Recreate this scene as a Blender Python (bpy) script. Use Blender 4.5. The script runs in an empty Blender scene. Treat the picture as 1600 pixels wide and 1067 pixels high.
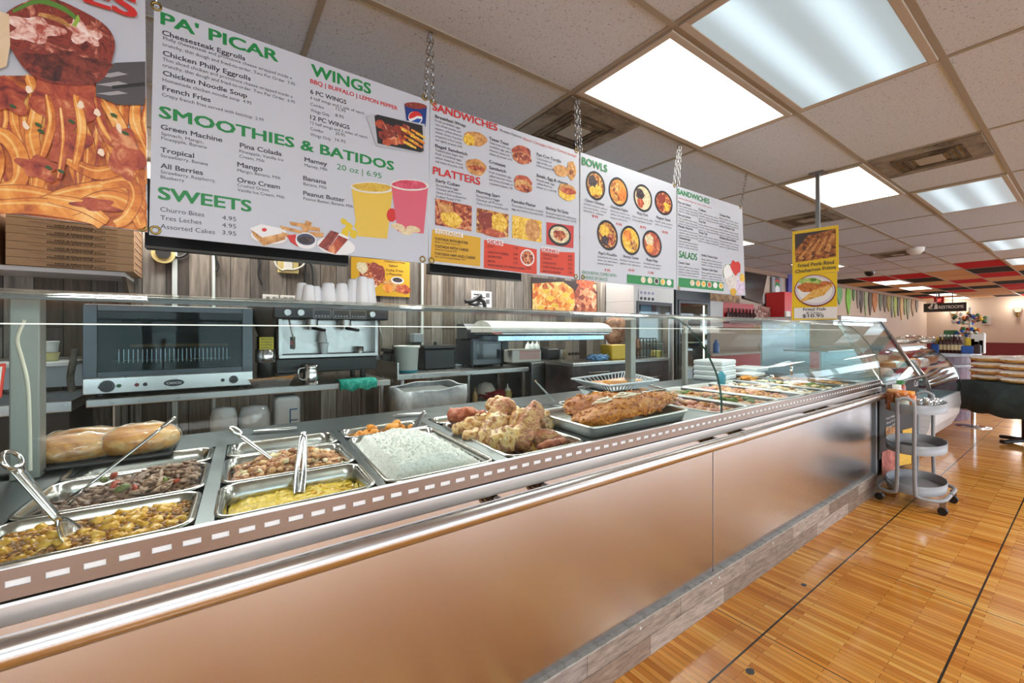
import bpy, bmesh, math, random
from mathutils import Vector, Matrix, noise, Quaternion
random.seed(7)
C = bpy.context.scene.collection
SC = bpy.context.scene

# ---------------------------------------------------------------- camera, world, exposure
CF, CT, H, V0 = 659.34, 0.94974, 1.42, 518.32
ct, st = math.cos(CT), math.sin(CT)
cam = bpy.data.cameras.new('camera')
cam_o = bpy.data.objects.new('camera', cam); C.objects.link(cam_o)
cam_o.location = (0, 0, H)
cam_o.rotation_euler = (math.pi/2, 0, CT - math.pi/2)
cam.sensor_width = 36; cam.lens = CF*36/1600
cam.shift_y = -(533.5-V0)/1600
cam.clip_start = .05; cam.clip_end = 200
SC.camera = cam_o
W = bpy.data.worlds.new('world'); SC.world = W; W.use_nodes = True
W.node_tree.nodes['Background'].inputs[0].default_value = (.76, .88, 1, 1)
W.node_tree.nodes['Background'].inputs[1].default_value = 4.6
vs = SC.view_settings
vs.view_transform = 'Standard'; vs.look = 'None'; vs.gamma = 1; vs.use_curve_mapping = False
vs.exposure = 0.36
LED_POWER, FLUOR_POWER = 3.5, .8
cy = SC.cycles
cy.use_denoising = True; cy.max_bounces = 7; cy.diffuse_bounces = 4; cy.glossy_bounces = 4
cy.transparent_max_bounces = 24; cy.transmission_bounces = 6
cy.sample_clamp_indirect = 6; cy.caustics_reflective = False; cy.caustics_refractive = False

# ---------------------------------------------------------------- where a direction from the doorway meets a real plane
def ray(u, v):
    a = (u-800)/CF
    return ct+st*a, st-ct*a, (V0-v)/CF
def atY(u, v, y):
    r = ray(u, v); s = y/r[1]; return Vector((r[0]*s, y, H+r[2]*s))
def atX(u, v, x):
    r = ray(u, v); s = x/r[0]; return Vector((x, r[1]*s, H+r[2]*s))
def atZ(u, v, z):
    r = ray(u, v); s = (z-H)/r[2]; return Vector((r[0]*s, r[1]*s, z))
def atD(u, v, d):
    r = ray(u, v); return Vector((r[0]*d, r[1]*d, H+r[2]*d))

# ---------------------------------------------------------------- materials
def c(r, g, b):
    f = lambda x: (x/255/12.92) if x <= 10 else ((x/255+.055)/1.055)**2.4
    return (f(r), f(g), f(b), 1)
MATS = {}
def newmat(name):
    m = bpy.data.materials.new(name); m.use_nodes = True
    nt = m.node_tree; return m, nt, nt.nodes['Principled BSDF']
def node(nt, t, **kw):
    n = nt.nodes.new(t)
    for k, v in kw.items(): setattr(n, k, v)
    return n
def link(nt, a, b): nt.links.new(a, b)
def coords(nt, scale=(1, 1, 1), swap=None):
    tc = node(nt, 'ShaderNodeTexCoord'); out = tc.outputs['Object']
    if swap:
        s = node(nt, 'ShaderNodeSeparateXYZ'); cb = node(nt, 'ShaderNodeCombineXYZ')
        link(nt, out, s.inputs[0])
        for i, k in enumerate(swap):
            if k is not None: link(nt, s.outputs[k], cb.inputs[i])
        out = cb.outputs[0]
    mp = node(nt, 'ShaderNodeMapping'); mp.inputs['Scale'].default_value = scale
    link(nt, out, mp.inputs[0]); return mp.outputs[0]
def ramp(nt, fac, stops, interp='LINEAR'):
    r = node(nt, 'ShaderNodeValToRGB'); cr = r.color_ramp; cr.interpolation = interp
    while len(cr.elements) < len(stops): cr.elements.new(.5)
    for e, (p, col) in zip(cr.elements, stops): e.position = p; e.color = col
    link(nt, fac, r.inputs[0]); return r.outputs[0]
def bump(nt, b, h, strength=.3, dist=.005):
    n = node(nt, 'ShaderNodeBump'); n.inputs['Strength'].default_value = strength; n.inputs['Distance'].default_value = dist
    link(nt, h, n.inputs['Height']); link(nt, n.outputs[0], b.inputs['Normal'])
def M(name, col=(128, 128, 128), rough=.5, metal=0, spec=.5, coat=0, alpha=1):
    if name in MATS: return MATS[name]
    m, nt, b = newmat(name)
    b.inputs['Base Color'].default_value = c(*col); b.inputs['Roughness'].default_value = rough
    b.inputs['Metallic'].default_value = metal; b.inputs['Specular IOR Level'].default_value = spec
    b.inputs['Coat Weight'].default_value = coat; b.inputs['Alpha'].default_value = alpha
    MATS[name] = m; return m
def emit(name, col, s):
    m = bpy.data.materials.new(name); m.use_nodes = True; nt = m.node_tree
    nt.nodes.clear(); e = node(nt, 'ShaderNodeEmission'); o = node(nt, 'ShaderNodeOutputMaterial')
    e.inputs[0].default_value = c(*col); e.inputs[1].default_value = s; link(nt, e.outputs[0], o.inputs[0])
    MATS[name] = m; return m
def speckle(name, cols, scale, rough=.5, bmp=.4, kind='noise', detail=6, dist=.004, spec=.5, stretch=(1, 1, 1)):
    """blotchy multi-colour surface (food, prints of food, fabric)"""
    if name in MATS: return MATS[name]
    m, nt, b = newmat(name); co = coords(nt, stretch)
    nz = node(nt, 'ShaderNodeTexNoise'); nz.inputs['Scale'].default_value = scale; nz.inputs['Detail'].default_value = detail
    nz.inputs['Roughness'].default_value = .65; nz.inputs['Distortion'].default_value = .6
    link(nt, co, nz.inputs[0]); fac = nz.outputs[0]
    if kind == 'voro':
        v = node(nt, 'ShaderNodeTexVoronoi'); v.inputs['Scale'].default_value = scale; link(nt, co, v.inputs[0])
        mx = node(nt, 'ShaderNodeMix'); mx.inputs[0].default_value = .45
        sp = node(nt, 'ShaderNodeSeparateColor'); link(nt, v.outputs['Color'], sp.inputs[0])
        link(nt, nz.outputs[0], mx.inputs[2]); link(nt, sp.outputs[0], mx.inputs[3]); fac = mx.outputs[0]
    n = len(cols); lo, hi = (.32, .68) if kind != 'voro' else (.2, .8)
    st_ = [(lo+(hi-lo)*i/max(1, n-1), c(*k)) for i, k in enumerate(cols)]
    link(nt, ramp(nt, fac, st_), b.inputs['Base Color'])
    b.inputs['Roughness'].default_value = rough; b.inputs['Specular IOR Level'].default_value = spec
    if bmp: bump(nt, b, fac, bmp, dist)
    MATS[name] = m; return m
def steel(name, col=(190, 190, 188), rough=.28, stretch=(1, 1, 1), amt=.12, scale=40):
    if name in MATS: return MATS[name]
    m, nt, b = newmat(name); co = coords(nt, stretch)
    nz = node(nt, 'ShaderNodeTexNoise'); nz.inputs['Scale'].default_value = scale; nz.inputs['Detail'].default_value = 5
    link(nt, co, nz.inputs[0])
    mr = node(nt, 'ShaderNodeMapRange'); mr.inputs[3].default_value = max(.04, rough-amt); mr.inputs[4].default_value = rough+amt
    link(nt, nz.outputs[0], mr.inputs[0]); link(nt, mr.outputs[0], b.inputs['Roughness'])
    b.inputs['Base Color'].default_value = c(*col); b.inputs['Metallic'].default_value = 1
    MATS[name] = m; return m
def glass(name, tint=(238, 246, 244), base=.05, gain=.95, smudge=0, pw=5):
    m = bpy.data.materials.new(name); m.use_nodes = True; nt = m.node_tree; nt.nodes.clear()
    o = node(nt, 'ShaderNodeOutputMaterial'); t = node(nt, 'ShaderNodeBsdfTransparent'); g = node(nt, 'ShaderNodeBsdfGlossy')
    t.inputs[0].default_value = c(*tint); g.inputs['Roughness'].default_value = .02; g.inputs[0].default_value = (1, 1, 1, 1)
    lw = node(nt, 'ShaderNodeLayerWeight'); lw.inputs[0].default_value = .5
    p = node(nt, 'ShaderNodeMath', operation='POWER'); p.inputs[1].default_value = pw; link(nt, lw.outputs['Facing'], p.inputs[0])
    ma = node(nt, 'ShaderNodeMath', operation='MULTIPLY_ADD'); ma.inputs[1].default_value = gain; ma.inputs[2].default_value = base
    link(nt, p.outputs[0], ma.inputs[0])
    mx = node(nt, 'ShaderNodeMixShader'); link(nt, ma.outputs[0], mx.inputs[0]); link(nt, t.outputs[0], mx.inputs[1]); link(nt, g.outputs[0], mx.inputs[2])
    out = mx.outputs[0]
    if smudge:
        d = node(nt, 'ShaderNodeBsdfDiffuse'); d.inputs[0].default_value = c(225, 235, 235)
        co = coords(nt, (1.2, 14, 9)); nz = node(nt, 'ShaderNodeTexNoise'); nz.inputs['Scale'].default_value = 3; nz.inputs['Detail'].default_value = 8
        nz.inputs['Roughness'].default_value = .7; link(nt, co, nz.inputs[0])
        mr = node(nt, 'ShaderNodeMapRange'); mr.inputs[1].default_value = .45; mr.inputs[2].default_value = .8; mr.inputs[3].default_value = .003; mr.inputs[4].default_value = smudge
        link(nt, nz.outputs[0], mr.inputs[0])
        # a film of dust looks denser the flatter one looks along the pane
        fc = node(nt, 'ShaderNodeMath', operation='POWER'); fc.inputs[1].default_value = 10; link(nt, lw.outputs['Facing'], fc.inputs[0])
        fm = node(nt, 'ShaderNodeMath', operation='MULTIPLY_ADD'); fm.inputs[1].default_value = 50; fm.inputs[2].default_value = 1; link(nt, fc.outputs[0], fm.inputs[0])
        fx = node(nt, 'ShaderNodeMath', operation='MULTIPLY', use_clamp=True); link(nt, mr.outputs[0], fx.inputs[0]); link(nt, fm.outputs[0], fx.inputs[1]); mr = fx
        tl = node(nt, 'ShaderNodeBsdfTranslucent'); tl.inputs[0].default_value = c(222, 226, 222); dm = node(nt, 'ShaderNodeMixShader'); link(nt, d.outputs[0], dm.inputs[1]); link(nt, tl.outputs[0], dm.inputs[2]); d = dm
        m2 = node(nt, 'ShaderNodeMixShader'); link(nt, mr.outputs[0], m2.inputs[0]); link(nt, out, m2.inputs[1]); link(nt, d.outputs[0], m2.inputs[2]); out = m2.outputs[0]
    link(nt, out, o.inputs[0]); MATS[name] = m; return m
def planks(name, swap, bw, rh, cols, offset=.37, streak=(1, 1, 1), mortar=(40, 36, 32), ms=.0025, rough=.6, grain=.5, spec=.3):
    """boards of differing tint; swap gives (along the board, across the board)"""
    m, nt, b = newmat(name); co = coords(nt, (1, 1, 1), (swap[0], swap[1], None))
    br = node(nt, 'ShaderNodeTexBrick'); br.offset = offset; br.offset_frequency = 2; br.squash = 1
    br.inputs['Scale'].default_value = 1; br.inputs['Brick Width'].default_value = bw; br.inputs['Row Height'].default_value = rh
    br.inputs['Mortar Size'].default_value = ms; br.inputs['Mortar Smooth'].default_value = .1; br.inputs['Bias'].default_value = 0
    br.inputs['Color1'].default_value = (0, 0, 0, 1); br.inputs['Color2'].default_value = (1, 1, 1, 1); br.inputs['Mortar'].default_value = (.5, .5, .5, 1)
    link(nt, co, br.inputs[0])
    n = len(cols)
    base = ramp(nt, br.outputs['Color'], [(i/(n-1), c(*k)) for i, k in enumerate(cols)])
    mp = node(nt, 'ShaderNodeMapping'); mp.inputs['Scale'].default_value = streak; link(nt, co, mp.inputs[0])
    nz = node(nt, 'ShaderNodeTexNoise'); nz.inputs['Scale'].default_value = 1; nz.inputs['Detail'].default_value = 8; nz.inputs['Roughness'].default_value = .7
    nz.inputs['Distortion'].default_value = .4
    link(nt, mp.outputs[0], nz.inputs[0])
    g = ramp(nt, nz.outputs[0], [(.3, (1-grain, 1-grain, 1-grain, 1)), (.7, (1+grain*.6, 1+grain*.6, 1+grain*.6, 1))])
    mx = node(nt, 'ShaderNodeMix', data_type='RGBA', blend_type='MULTIPLY'); mx.inputs[0].default_value = 1
    link(nt, base, mx.inputs[6]); link(nt, g, mx.inputs[7])
    m2 = node(nt, 'ShaderNodeMix', data_type='RGBA'); link(nt, br.outputs['Fac'], m2.inputs[0]); link(nt, mx.outputs[2], m2.inputs[6]); m2.inputs[7].default_value = c(*mortar)
    b.inputs['Roughness'].default_value = rough; b.inputs['Specular IOR Level'].default_value = spec
    link(nt, m2.outputs[2], b.inputs['Base Color']); MATS[name] = m
    return m, nt, b, co, m2.outputs[2]

# ---------------------------------------------------------------- mesh building
_bm = bmesh.new(); bmesh.ops.create_icosphere(_bm, subdivisions=2, radius=1)
ICO_V = [v.co.copy() for v in _bm.verts]; ICO_F = [[v.index for v in f.verts] for f in _bm.faces]
_bm.free(); _bm = bmesh.new(); bmesh.ops.create_icosphere(_bm, subdivisions=1, radius=1)
ICO1_V = [v.co.copy() for v in _bm.verts]; ICO1_F = [[v.index for v in f.verts] for f in _bm.faces]
_bm.free(); _bm = bmesh.new(); bmesh.ops.create_icosphere(_bm, subdivisions=4, radius=1)
ICO4_V = [v.co.copy() for v in _bm.verts]; ICO4_F = [[v.index for v in f.verts] for f in _bm.faces]; _bm.free()

class MB:
    def __init__(s, mat=None):
        s.v = []; s.f = []; s.mi = []; s.sm = []; s.mats = []; s.cur = 0
        if mat: s.mat(mat)
    def mat(s, m):
        if m not in s.mats: s.mats.append(m)
        s.cur = s.mats.index(m); return s
    def add(s, vs, fs, smooth=False):
        o = len(s.v); s.v += [Vector(p) for p in vs]
        for f in fs: s.f.append([i+o for i in f]); s.mi.append(s.cur); s.sm.append(smooth)
        return s
    def box(s, x0, x1, y0, y1, z0, z1):
        return s.add([(x, y, z) for z in (z0, z1) for y in (y0, y1) for x in (x0, x1)],
                     [(0, 2, 3, 1), (4, 5, 7, 6), (0, 1, 5, 4), (2, 6, 7, 3), (0, 4, 6, 2), (1, 3, 7, 5)])
    def obox(s, ctr, size, rot=None):
        a, b, d = [k/2 for k in size]; R = rot or Matrix.Identity(3)
        vs = [Vector(ctr)+R@Vector((x, y, z)) for z in (-d, d) for y in (-b, b) for x in (-a, a)]
        return s.add(vs, [(0, 2, 3, 1), (4, 5, 7, 6), (0, 1, 5, 4), (2, 6, 7, 3), (0, 4, 6, 2), (1, 3, 7, 5)])
    def hexa(s, bot, top):
        """solid between two matching loops of points"""
        n = len(bot); fs = [tuple(range(n-1, -1, -1)), tuple(range(n, 2*n))]
        fs += [(i, (i+1) % n, n+(i+1) % n, n+i) for i in range(n)]
        return s.add(list(bot)+list(top), fs)
    def poly(s, pts): return s.add(pts, [tuple(range(len(pts)))])
    def cyl(s, p0, p1, r0, r1=None, n=16, cap=True):
        return s.tube([p0, p1], r0, n, cap, radii=[r0, r0 if r1 is None else r1])
    def tube(s, path, r, n=8, cap=True, closed=False, radii=None, flat=1):
        P = [Vector(p) for p in path]; m = len(P); ring = []; prev = None
        for i, p in enumerate(P):
            a = P[(i-1) % m] if (i or closed) else p; b = P[(i+1) % m] if (i < m-1 or closed) else p
            t = (b-a).normalized()
            if prev is None:
                up = Vector((0, 0, 1)) if abs(t.z) < .9 else Vector((1, 0, 0)); nx = t.cross(up).normalized()
            else: nx = (prev-t*prev.dot(t)).normalized()
            prev = nx; ny = t.cross(nx); rr = radii[i] if radii else r
            ring.append([p+nx*rr*math.cos(2*math.pi*k/n)+ny*rr*flat*math.sin(2*math.pi*k/n) for k in range(n)])
        o = [q for R in ring for q in R]; fs = []
        for i in range(m if closed else m-1):
            j = (i+1) % m
            fs += [(i*n+k, i*n+(k+1) % n, j*n+(k+1) % n, j*n+k) for k in range(n)]
        s.add(o, fs, n > 5)
        if cap and not closed: s.add(ring[0], [tuple(range(n-1, -1, -1))]); s.add(ring[-1], [tuple(range(n))])
        return s
    def lathe(s, cx, cy_, prof, n=24, sx=1, sy=1, closed=False):
        vs = [(cx+r*sx*math.cos(2*math.pi*k/n), cy_+r*sy*math.sin(2*math.pi*k/n), z) for r, z in prof for k in range(n)]
        m = len(prof); fs = []
        for i in range(m-1): fs += [(i*n+k, i*n+(k+1) % n, (i+1)*n+(k+1) % n, (i+1)*n+k) for k in range(n)]
        s.add(vs, fs, True)
        if prof[0][0] > 1e-5: s.add(vs[:n], [tuple(range(n-1, -1, -1))])
        if prof[-1][0] > 1e-5: s.add(vs[-n:], [tuple(range(n))])
        return s
    def blob(s, ctr, rad, rot=None, amp=.15, freq=1.5, lod=2, seed=None):
        V, F = {1: (ICO1_V, ICO1_F), 2: (ICO_V, ICO_F), 4: (ICO4_V, ICO4_F)}[lod]
        sd = Vector((random.random()*99, random.random()*99, random.random()*99)) if seed is None else Vector((seed*7.3, seed*3.1, 0))
        R = rot or Matrix.Identity(3); out = []
        for p in V:
            k = 1+amp*2*noise.noise(p*freq+sd)+amp*.6*noise.noise(p*freq*3+sd)
            q = p*k; out.append(Vector(ctr)+R@Vector((q.x*rad[0], q.y*rad[1], q.z*rad[2])))
        return s.add(out, F, True)
    def prism(s, prof, x0, x1, axis='x', smooth=False):
        """outline of (y,z) pairs carried along x (or of (x,z) carried along y)"""
        f = (lambda a, p: (a, p[0], p[1])) if axis == 'x' else ((lambda a, p: (p[0], a, p[1])) if axis == 'y' else (lambda a, p: (p[0], p[1], a)))
        n = len(prof); A = [f(x0, p) for p in prof]; B = [f(x1, p) for p in prof]
        s.add(A+B, [(i, (i+1) % n, n+(i+1) % n, n+i) for i in range(n)], smooth)
        s.add(A, [tuple(range(n-1, -1, -1))]); s.add(B, [tuple(range(n))]); return s
    def build(s, name, parent=None, bevel=0, seg=2, solid=0, sub=0, fix=True):
        me = bpy.data.meshes.new(name)
        off = parent_loc(parent)
        me.from_pydata([p-off for p in s.v], [], s.f)
        for m in s.mats: me.materials.append(m)
        me.polygons.foreach_set('material_index', s.mi); me.polygons.foreach_set('use_smooth', s.sm)
        if fix:
            b = bmesh.new(); b.from_mesh(me); bmesh.ops.recalc_face_normals(b, faces=b.faces); b.to_mesh(me); b.free()
        me.update()
        o = bpy.data.objects.new(name, me); C.objects.link(o)
        if parent: o.parent = parent
        if solid: md = o.modifiers.new('solid', 'SOLIDIFY'); md.thickness = solid; md.offset = 0
        if bevel: md = o.modifiers.new('bevel', 'BEVEL'); md.width = bevel; md.segments = seg; md.limit_method = 'ANGLE'; md.angle_limit = .7
        if sub: md = o.modifiers.new('sub', 'SUBSURF'); md.levels = sub; md.render_levels = sub
        return o
def parent_loc(p):
    v = Vector((0, 0, 0))
    while p: v = v+p.location; p = p.parent
    return v
def tag(o, label, cat, group=None, kind=None):
    o['label'] = label; o['category'] = cat
    if group: o['group'] = group
    if kind: o['kind'] = kind
    return o
def T(name, label, cat, loc=(0, 0, 0), group=None):
    o = bpy.data.objects.new(name, None); C.objects.link(o); o.location = loc; o.empty_display_size = .05
    return tag(o, label, cat, group)
def one(mb, name, label, cat, group=None, kind=None, **kw):
    """a thing that is a single mesh, its origin put at its base"""
    n = len(mb.v); lo = Vector((sum(p.x for p in mb.v)/n, sum(p.y for p in mb.v)/n, min(p.z for p in mb.v)))
    for p in mb.v: p -= lo
    o = mb.build(name, **kw); o.location = lo
    return tag(o, label, cat, group, kind)
def struct(mb, name, **kw):
    o = mb.build(name, **kw); o['kind'] = 'structure'; o['label'] = kw.get('label', name); return o
def dup(root, loc, label=None, rz=None, group=None):
    r = root.copy(); C.objects.link(r); r.location = loc
    if rz is not None: r.rotation_euler = (0, 0, rz)
    if label: r['label'] = label
    if group: r['group'] = group
    for ch in list(root.children):
        k = ch.copy(); C.objects.link(k); k.parent = r
        for g in ch.children:
            d = g.copy(); C.objects.link(d); d.parent = k
    return r
def rotz(a): return Matrix.Rotation(a, 3, 'Z')
def rrand(): return Quaternion((random.gauss(0, 1), random.gauss(0, 1), random.gauss(0, 1), random.gauss(0, 1))).normalized().to_matrix()
def smooth_path(P, k=6):
    P = [Vector(p) for p in P]; out = []
    for i in range(len(P)-1):
        a = P[max(0, i-1)]; b = P[i]; d = P[i+1]; e = P[min(len(P)-1, i+2)]
        for j in range(k):
            t = j/k
            out.append(.5*((2*b)+(d-a)*t+(2*a-5*b+4*d-e)*t*t+(3*b-a-3*d+e)*t*t*t))
    return out+[P[-1]]

# lettering: text curves turned to flat mesh and fitted between two ends on a plane
TXT = {}
def glyphs(body, bold):
    k = (body, bold)
    if k not in TXT:
        cu = bpy.data.curves.new('t', 'FONT'); cu.body = body; cu.size = 1; cu.resolution_u = 2 if len(body) > 14 else 4
        cu.offset = bold; o = bpy.data.objects.new('t', cu)
        me = bpy.data.meshes.new_from_object(o)
        V = [v.co.copy() for v in me.vertices]; F = [list(p.vertices) for p in me.polygons]
        bpy.data.objects.remove(o); bpy.data.curves.remove(cu); bpy.data.meshes.remove(me)
        TXT[k] = (V, F)
    return TXT[k]
def lettering(mb, body, org, right, up, width, cap, bold=.0):
    """org: left end of the baseline; right/up unit vectors; cap: height of the capitals"""
    V, F = glyphs(body, 0)
    if not V: return
    x0 = min(p.x for p in V); x1 = max(p.x for p in V); sx = width/(x1-x0); sy = cap/.73; k = 0; out = right.cross(up)
    for a in ((-bold, 0, bold) if bold > .008 else (0,)):
        for b in ((-bold*.6, bold*.6) if bold > .008 else (0,)):
            mb.add([org+right*((p.x+a-x0)*sx)+up*((p.y+b)*sy)+out*(.00006*k) for p in V], F); k += 1
# ================================================================ THE ROOM
CEIL = 2.7025
GX, GY, PX, PY = 1.5717, 1.0396, 1.2192, .6096
gx = lambda i: GX+i*PX
gy = lambda j: GY+j*PY
XL, XR, YF, YB = -3.4, 23.6, -5.0, 4.1

# floor: glossy wood-strip tiles with dark joints
m, nt, b, co, col = planks('wood_strip_floor', (1, 0), .34, .031, [(192, 116, 40), (222, 148, 62), (236, 170, 82), (206, 128, 48), (226, 156, 66), (244, 186, 98)],
                           offset=.43, streak=(3, 55, 1), mortar=(120, 68, 26), ms=.0009, rough=.13, grain=.22, spec=.5)
tc = node(nt, 'ShaderNodeTexCoord'); sp = node(nt, 'ShaderNodeSeparateXYZ'); link(nt, tc.outputs['Object'], sp.inputs[0])
def groove(out, at, period, w):
    a = node(nt, 'ShaderNodeMath', operation='SUBTRACT'); a.inputs[1].default_value = at; link(nt, out, a.inputs[0])
    d = node(nt, 'ShaderNodeMath', operation='PINGPONG'); d.inputs[1].default_value = period/2; link(nt, a.outputs[0], d.inputs[0])
    l = node(nt, 'ShaderNodeMath', operation='LESS_THAN'); l.inputs[1].default_value = w; link(nt, d.outputs[0], l.inputs[0]); return l.outputs[0]
g1 = groove(sp.outputs[1], .925, .5405, .0042); g2 = groove(sp.outputs[0], 2.11, 1.09, .0028)
mxg = node(nt, 'ShaderNodeMath', operation='MAXIMUM'); link(nt, g1, mxg.inputs[0]); link(nt, g2, mxg.inputs[1])
mxc = node(nt, 'ShaderNodeMix', data_type='RGBA'); link(nt, mxg.outputs[0], mxc.inputs[0]); link(nt, col, mxc.inputs[6]); mxc.inputs[7].default_value = c(46, 40, 34)
link(nt, mxc.outputs[2], b.inputs['Base Color'])
nz = node(nt, 'ShaderNodeTexNoise'); nz.inputs['Scale'].default_value = 2.5; nz.inputs['Detail'].default_value = 4; link(nt, co, nz.inputs[0])
mr = node(nt, 'ShaderNodeMapRange'); mr.inputs[3].default_value = .06; mr.inputs[4].default_value = .2; link(nt, nz.outputs[0], mr.inputs[0]); link(nt, mr.outputs[0], b.inputs['Roughness'])
bump(nt, b, nz.outputs[0], .05, .01)
f = MB(MATS['wood_strip_floor']).box(XL-.2, XR+.2, YF-.2, YB+.2, -.1, 0)
struct(f, 'floor')
# two dark worn spots in the floor finish belong to its surface
sp_ = MB(M('floor_patch', (62, 66, 64), .5))
for u, v, r in ((1172, 1049, .016), (1256, 914, .013)):
    p = atZ(u, v, 0); sp_.add([(p.x+r*1.3*math.cos(a*math.pi/8)*(1+.15*math.sin(3*a)), p.y+r*math.sin(a*math.pi/8), .0008) for a in range(16)], [tuple(range(16))])
struct(sp_, 'trim_1')

# ceiling tiles
tile = lambda nm, col, k: speckle(nm, [(max(0, col[0]-k), max(0, col[1]-k), max(0, col[2]-k)), col, col, col, tuple(min(255, x+4) for x in col)], 120, .95, .25, 'noise', 3, .004, .1)
mt, mred, mblk, mtan = tile('acoustic_tile', (198, 207, 220), 74), tile('red_tile', (176, 22, 32), 30), tile('black_tile', (42, 32, 26), 20), tile('tan_tile', (196, 158, 118), 30)
cm = MB(mt)
def tilemat(i, j):
    if i < 8 or (i == 8 and j != 0) : return mt
    t = {(8, 0): mred, (9, 0): mblk, (9, 1): mtan, (9, 2): mred, (9, 3): mred, (9, 4): mblk, (10, 0): mred, (10, 1): mtan, (10, 2): mblk, (11, 0): mtan, (11, 1): mred,
         (11, 4): mblk, (12, 0): mblk, (12, 1): mtan, (12, 2): mred, (13, 1): mblk, (13, 4): mblk, (14, 2): mred, (14, 0): mred, (13, 0): mred, (10, 4): mtan}.get((i, j))
    if t: return t
    return [mtan, mred, mtan, mblk, mtan][(i*3+j*2) % 5]
ii = list(range(-5, 19)); jj = list(range(-10, 6))
for i in ii:
    for j in jj:
        x0, x1 = max(XL, gx(i)), min(XR, gx(i+1)); y0, y1 = max(YF, gy(j)), min(YB, gy(j+1))
        if x1 <= x0 or y1 <= y0: continue
        cm.mat(tilemat(i, j)); cm.box(x0, x1, y0, y1, CEIL, CEIL+.03)
struct(cm, 'ceiling')
gm = MB(M('grid_metal', (150, 142, 128), .55, 0))
for j in jj:
    if YF < gy(j) < YB: gm.box(XL, XR, gy(j)-.013, gy(j)+.013, CEIL-.006, CEIL)
for i in ii:
    if XL < gx(i) < XR: gm.box(gx(i)-.012, gx(i)+.012, YF, YB, CEIL-.005, CEIL)
struct(gm, 'trim_2')

# kitchen wall of weathered upright boards, carrying on as the painted back wall
BX = 5.9
planks('weathered_boards', (2, 0), 1.45, .135, [(92, 80, 70), (146, 136, 124), (112, 98, 84), (66, 58, 52), (158, 150, 140), (98, 86, 76)],
       streak=(2.2, 34, 1), mortar=(46, 42, 38), ms=.003, rough=.55, grain=.62)
struct(MB(MATS['weathered_boards']).box(XL, BX, YB, YB+.12, 0, CEIL), 'wall_back')
paint = M('greige_paint', (186, 168, 152), .7)
struct(MB(paint).box(BX, XR, YB+.02, YB+.12, 0, CEIL), 'wall_rear')
fw = MB(paint).box(XR, XR+.1, -.2, YB+.15, 1.02, CEIL).box(XR, XR+.1, YF, -.2, 2.35, CEIL).box(XR, XR+.1, -2.6, -2.3, .45, 2.35); fw.mat(M('wine_wainscot', (104, 28, 30), .45)).box(XR-.02, XR+.1, -.2, YB+.15, 0, 1.02).box(XR-.02, XR+.1, YF, -.2, 0, .45)
struct(fw, 'wall_right')
struct(MB(M('pale_wall', (196, 190, 180), .7)).box(XL-.1, XL, YF, YB, 0, CEIL), 'wall_left')
wf = MB(MATS['pale_wall']).box(XL, XR, YF-.15, YF, 0, .45).box(XL, XR, YF-.15, YF, 2.35, CEIL)
nw = 9; step = (XR-XL)/nw
for k in range(nw+1):
    xx = XL+k*step; wf.box(max(XL, xx-.2), min(XR, xx+.2), YF-.15, YF, .45, 2.35)
struct(wf, 'wall_front')
crown = MB(M('crown_paint', (150, 118, 96), .5)).box(BX+.02, XR, YB-.03, YB+.02, CEIL-.09, CEIL)
struct(crown, 'trim_3')

# hanging leaves painted along the top of the back wall
leafcols = [(96, 158, 96), (112, 172, 36), (74, 120, 52), (128, 116, 108), (74, 60, 50), (148, 166, 120), (82, 70, 58), (170, 104, 44), (96, 108, 84), (104, 92, 82), (150, 140, 58), (120, 134, 118), (150, 172, 62), (70, 76, 70), (190, 148, 92), (110, 124, 62), (96, 104, 70), (140, 102, 58), (88, 72, 54)]
lu = [1312, 1326, 1334, 1341, 1346, 1353, 1360, 1367, 1376, 1383, 1389, 1394, 1399, 1404, 1409, 1414, 1419, 1427, 1433]
lv = [476, 492, 470, 482, 489, 494, 493, 488, 486, 488, 487, 496, 496, 494, 500, 492, 499, 494, 488]
lw = [.22, .2, .09, .12, .16, .12, .16, .26, .16, .2, .22, .12, .2, .14, .2, .16, .24, .28, .2]
mu = MB()
for k, (u, v, w, colr) in enumerate(zip(lu, lv, lw, leafcols)):
    p = atY(u, v, YB); x = p.x; z1 = CEIL-.09; z0 = p.z
    mu.mat(speckle('leaf_paint_%d' % k, [tuple(int(q*.62) for q in colr), colr, colr, tuple(min(255, int(q*1.25)) for q in colr)], 9, .6, 0, 'noise', 5, stretch=(2, 2, .5)))
    L = []; R = []
    for t in range(9):
        f_ = t/8; hw = w*(.75+.35*math.sin(f_*2.6))*(1-f_**2.2)+.004
        zz = z1+(z0-z1)*f_; L.append((x-hw, YB-.004, zz)); R.append((x+hw, YB-.004, zz))
    for q in (0,):
        pts = L+R[::-1]; mu.hexa([(a[0], YB+.015, a[2]) for a in pts], pts)
o = mu.build('wall_mural'); tag(o, 'row of long green and brown leaves painted below the ceiling on the back wall', 'mural')

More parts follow.
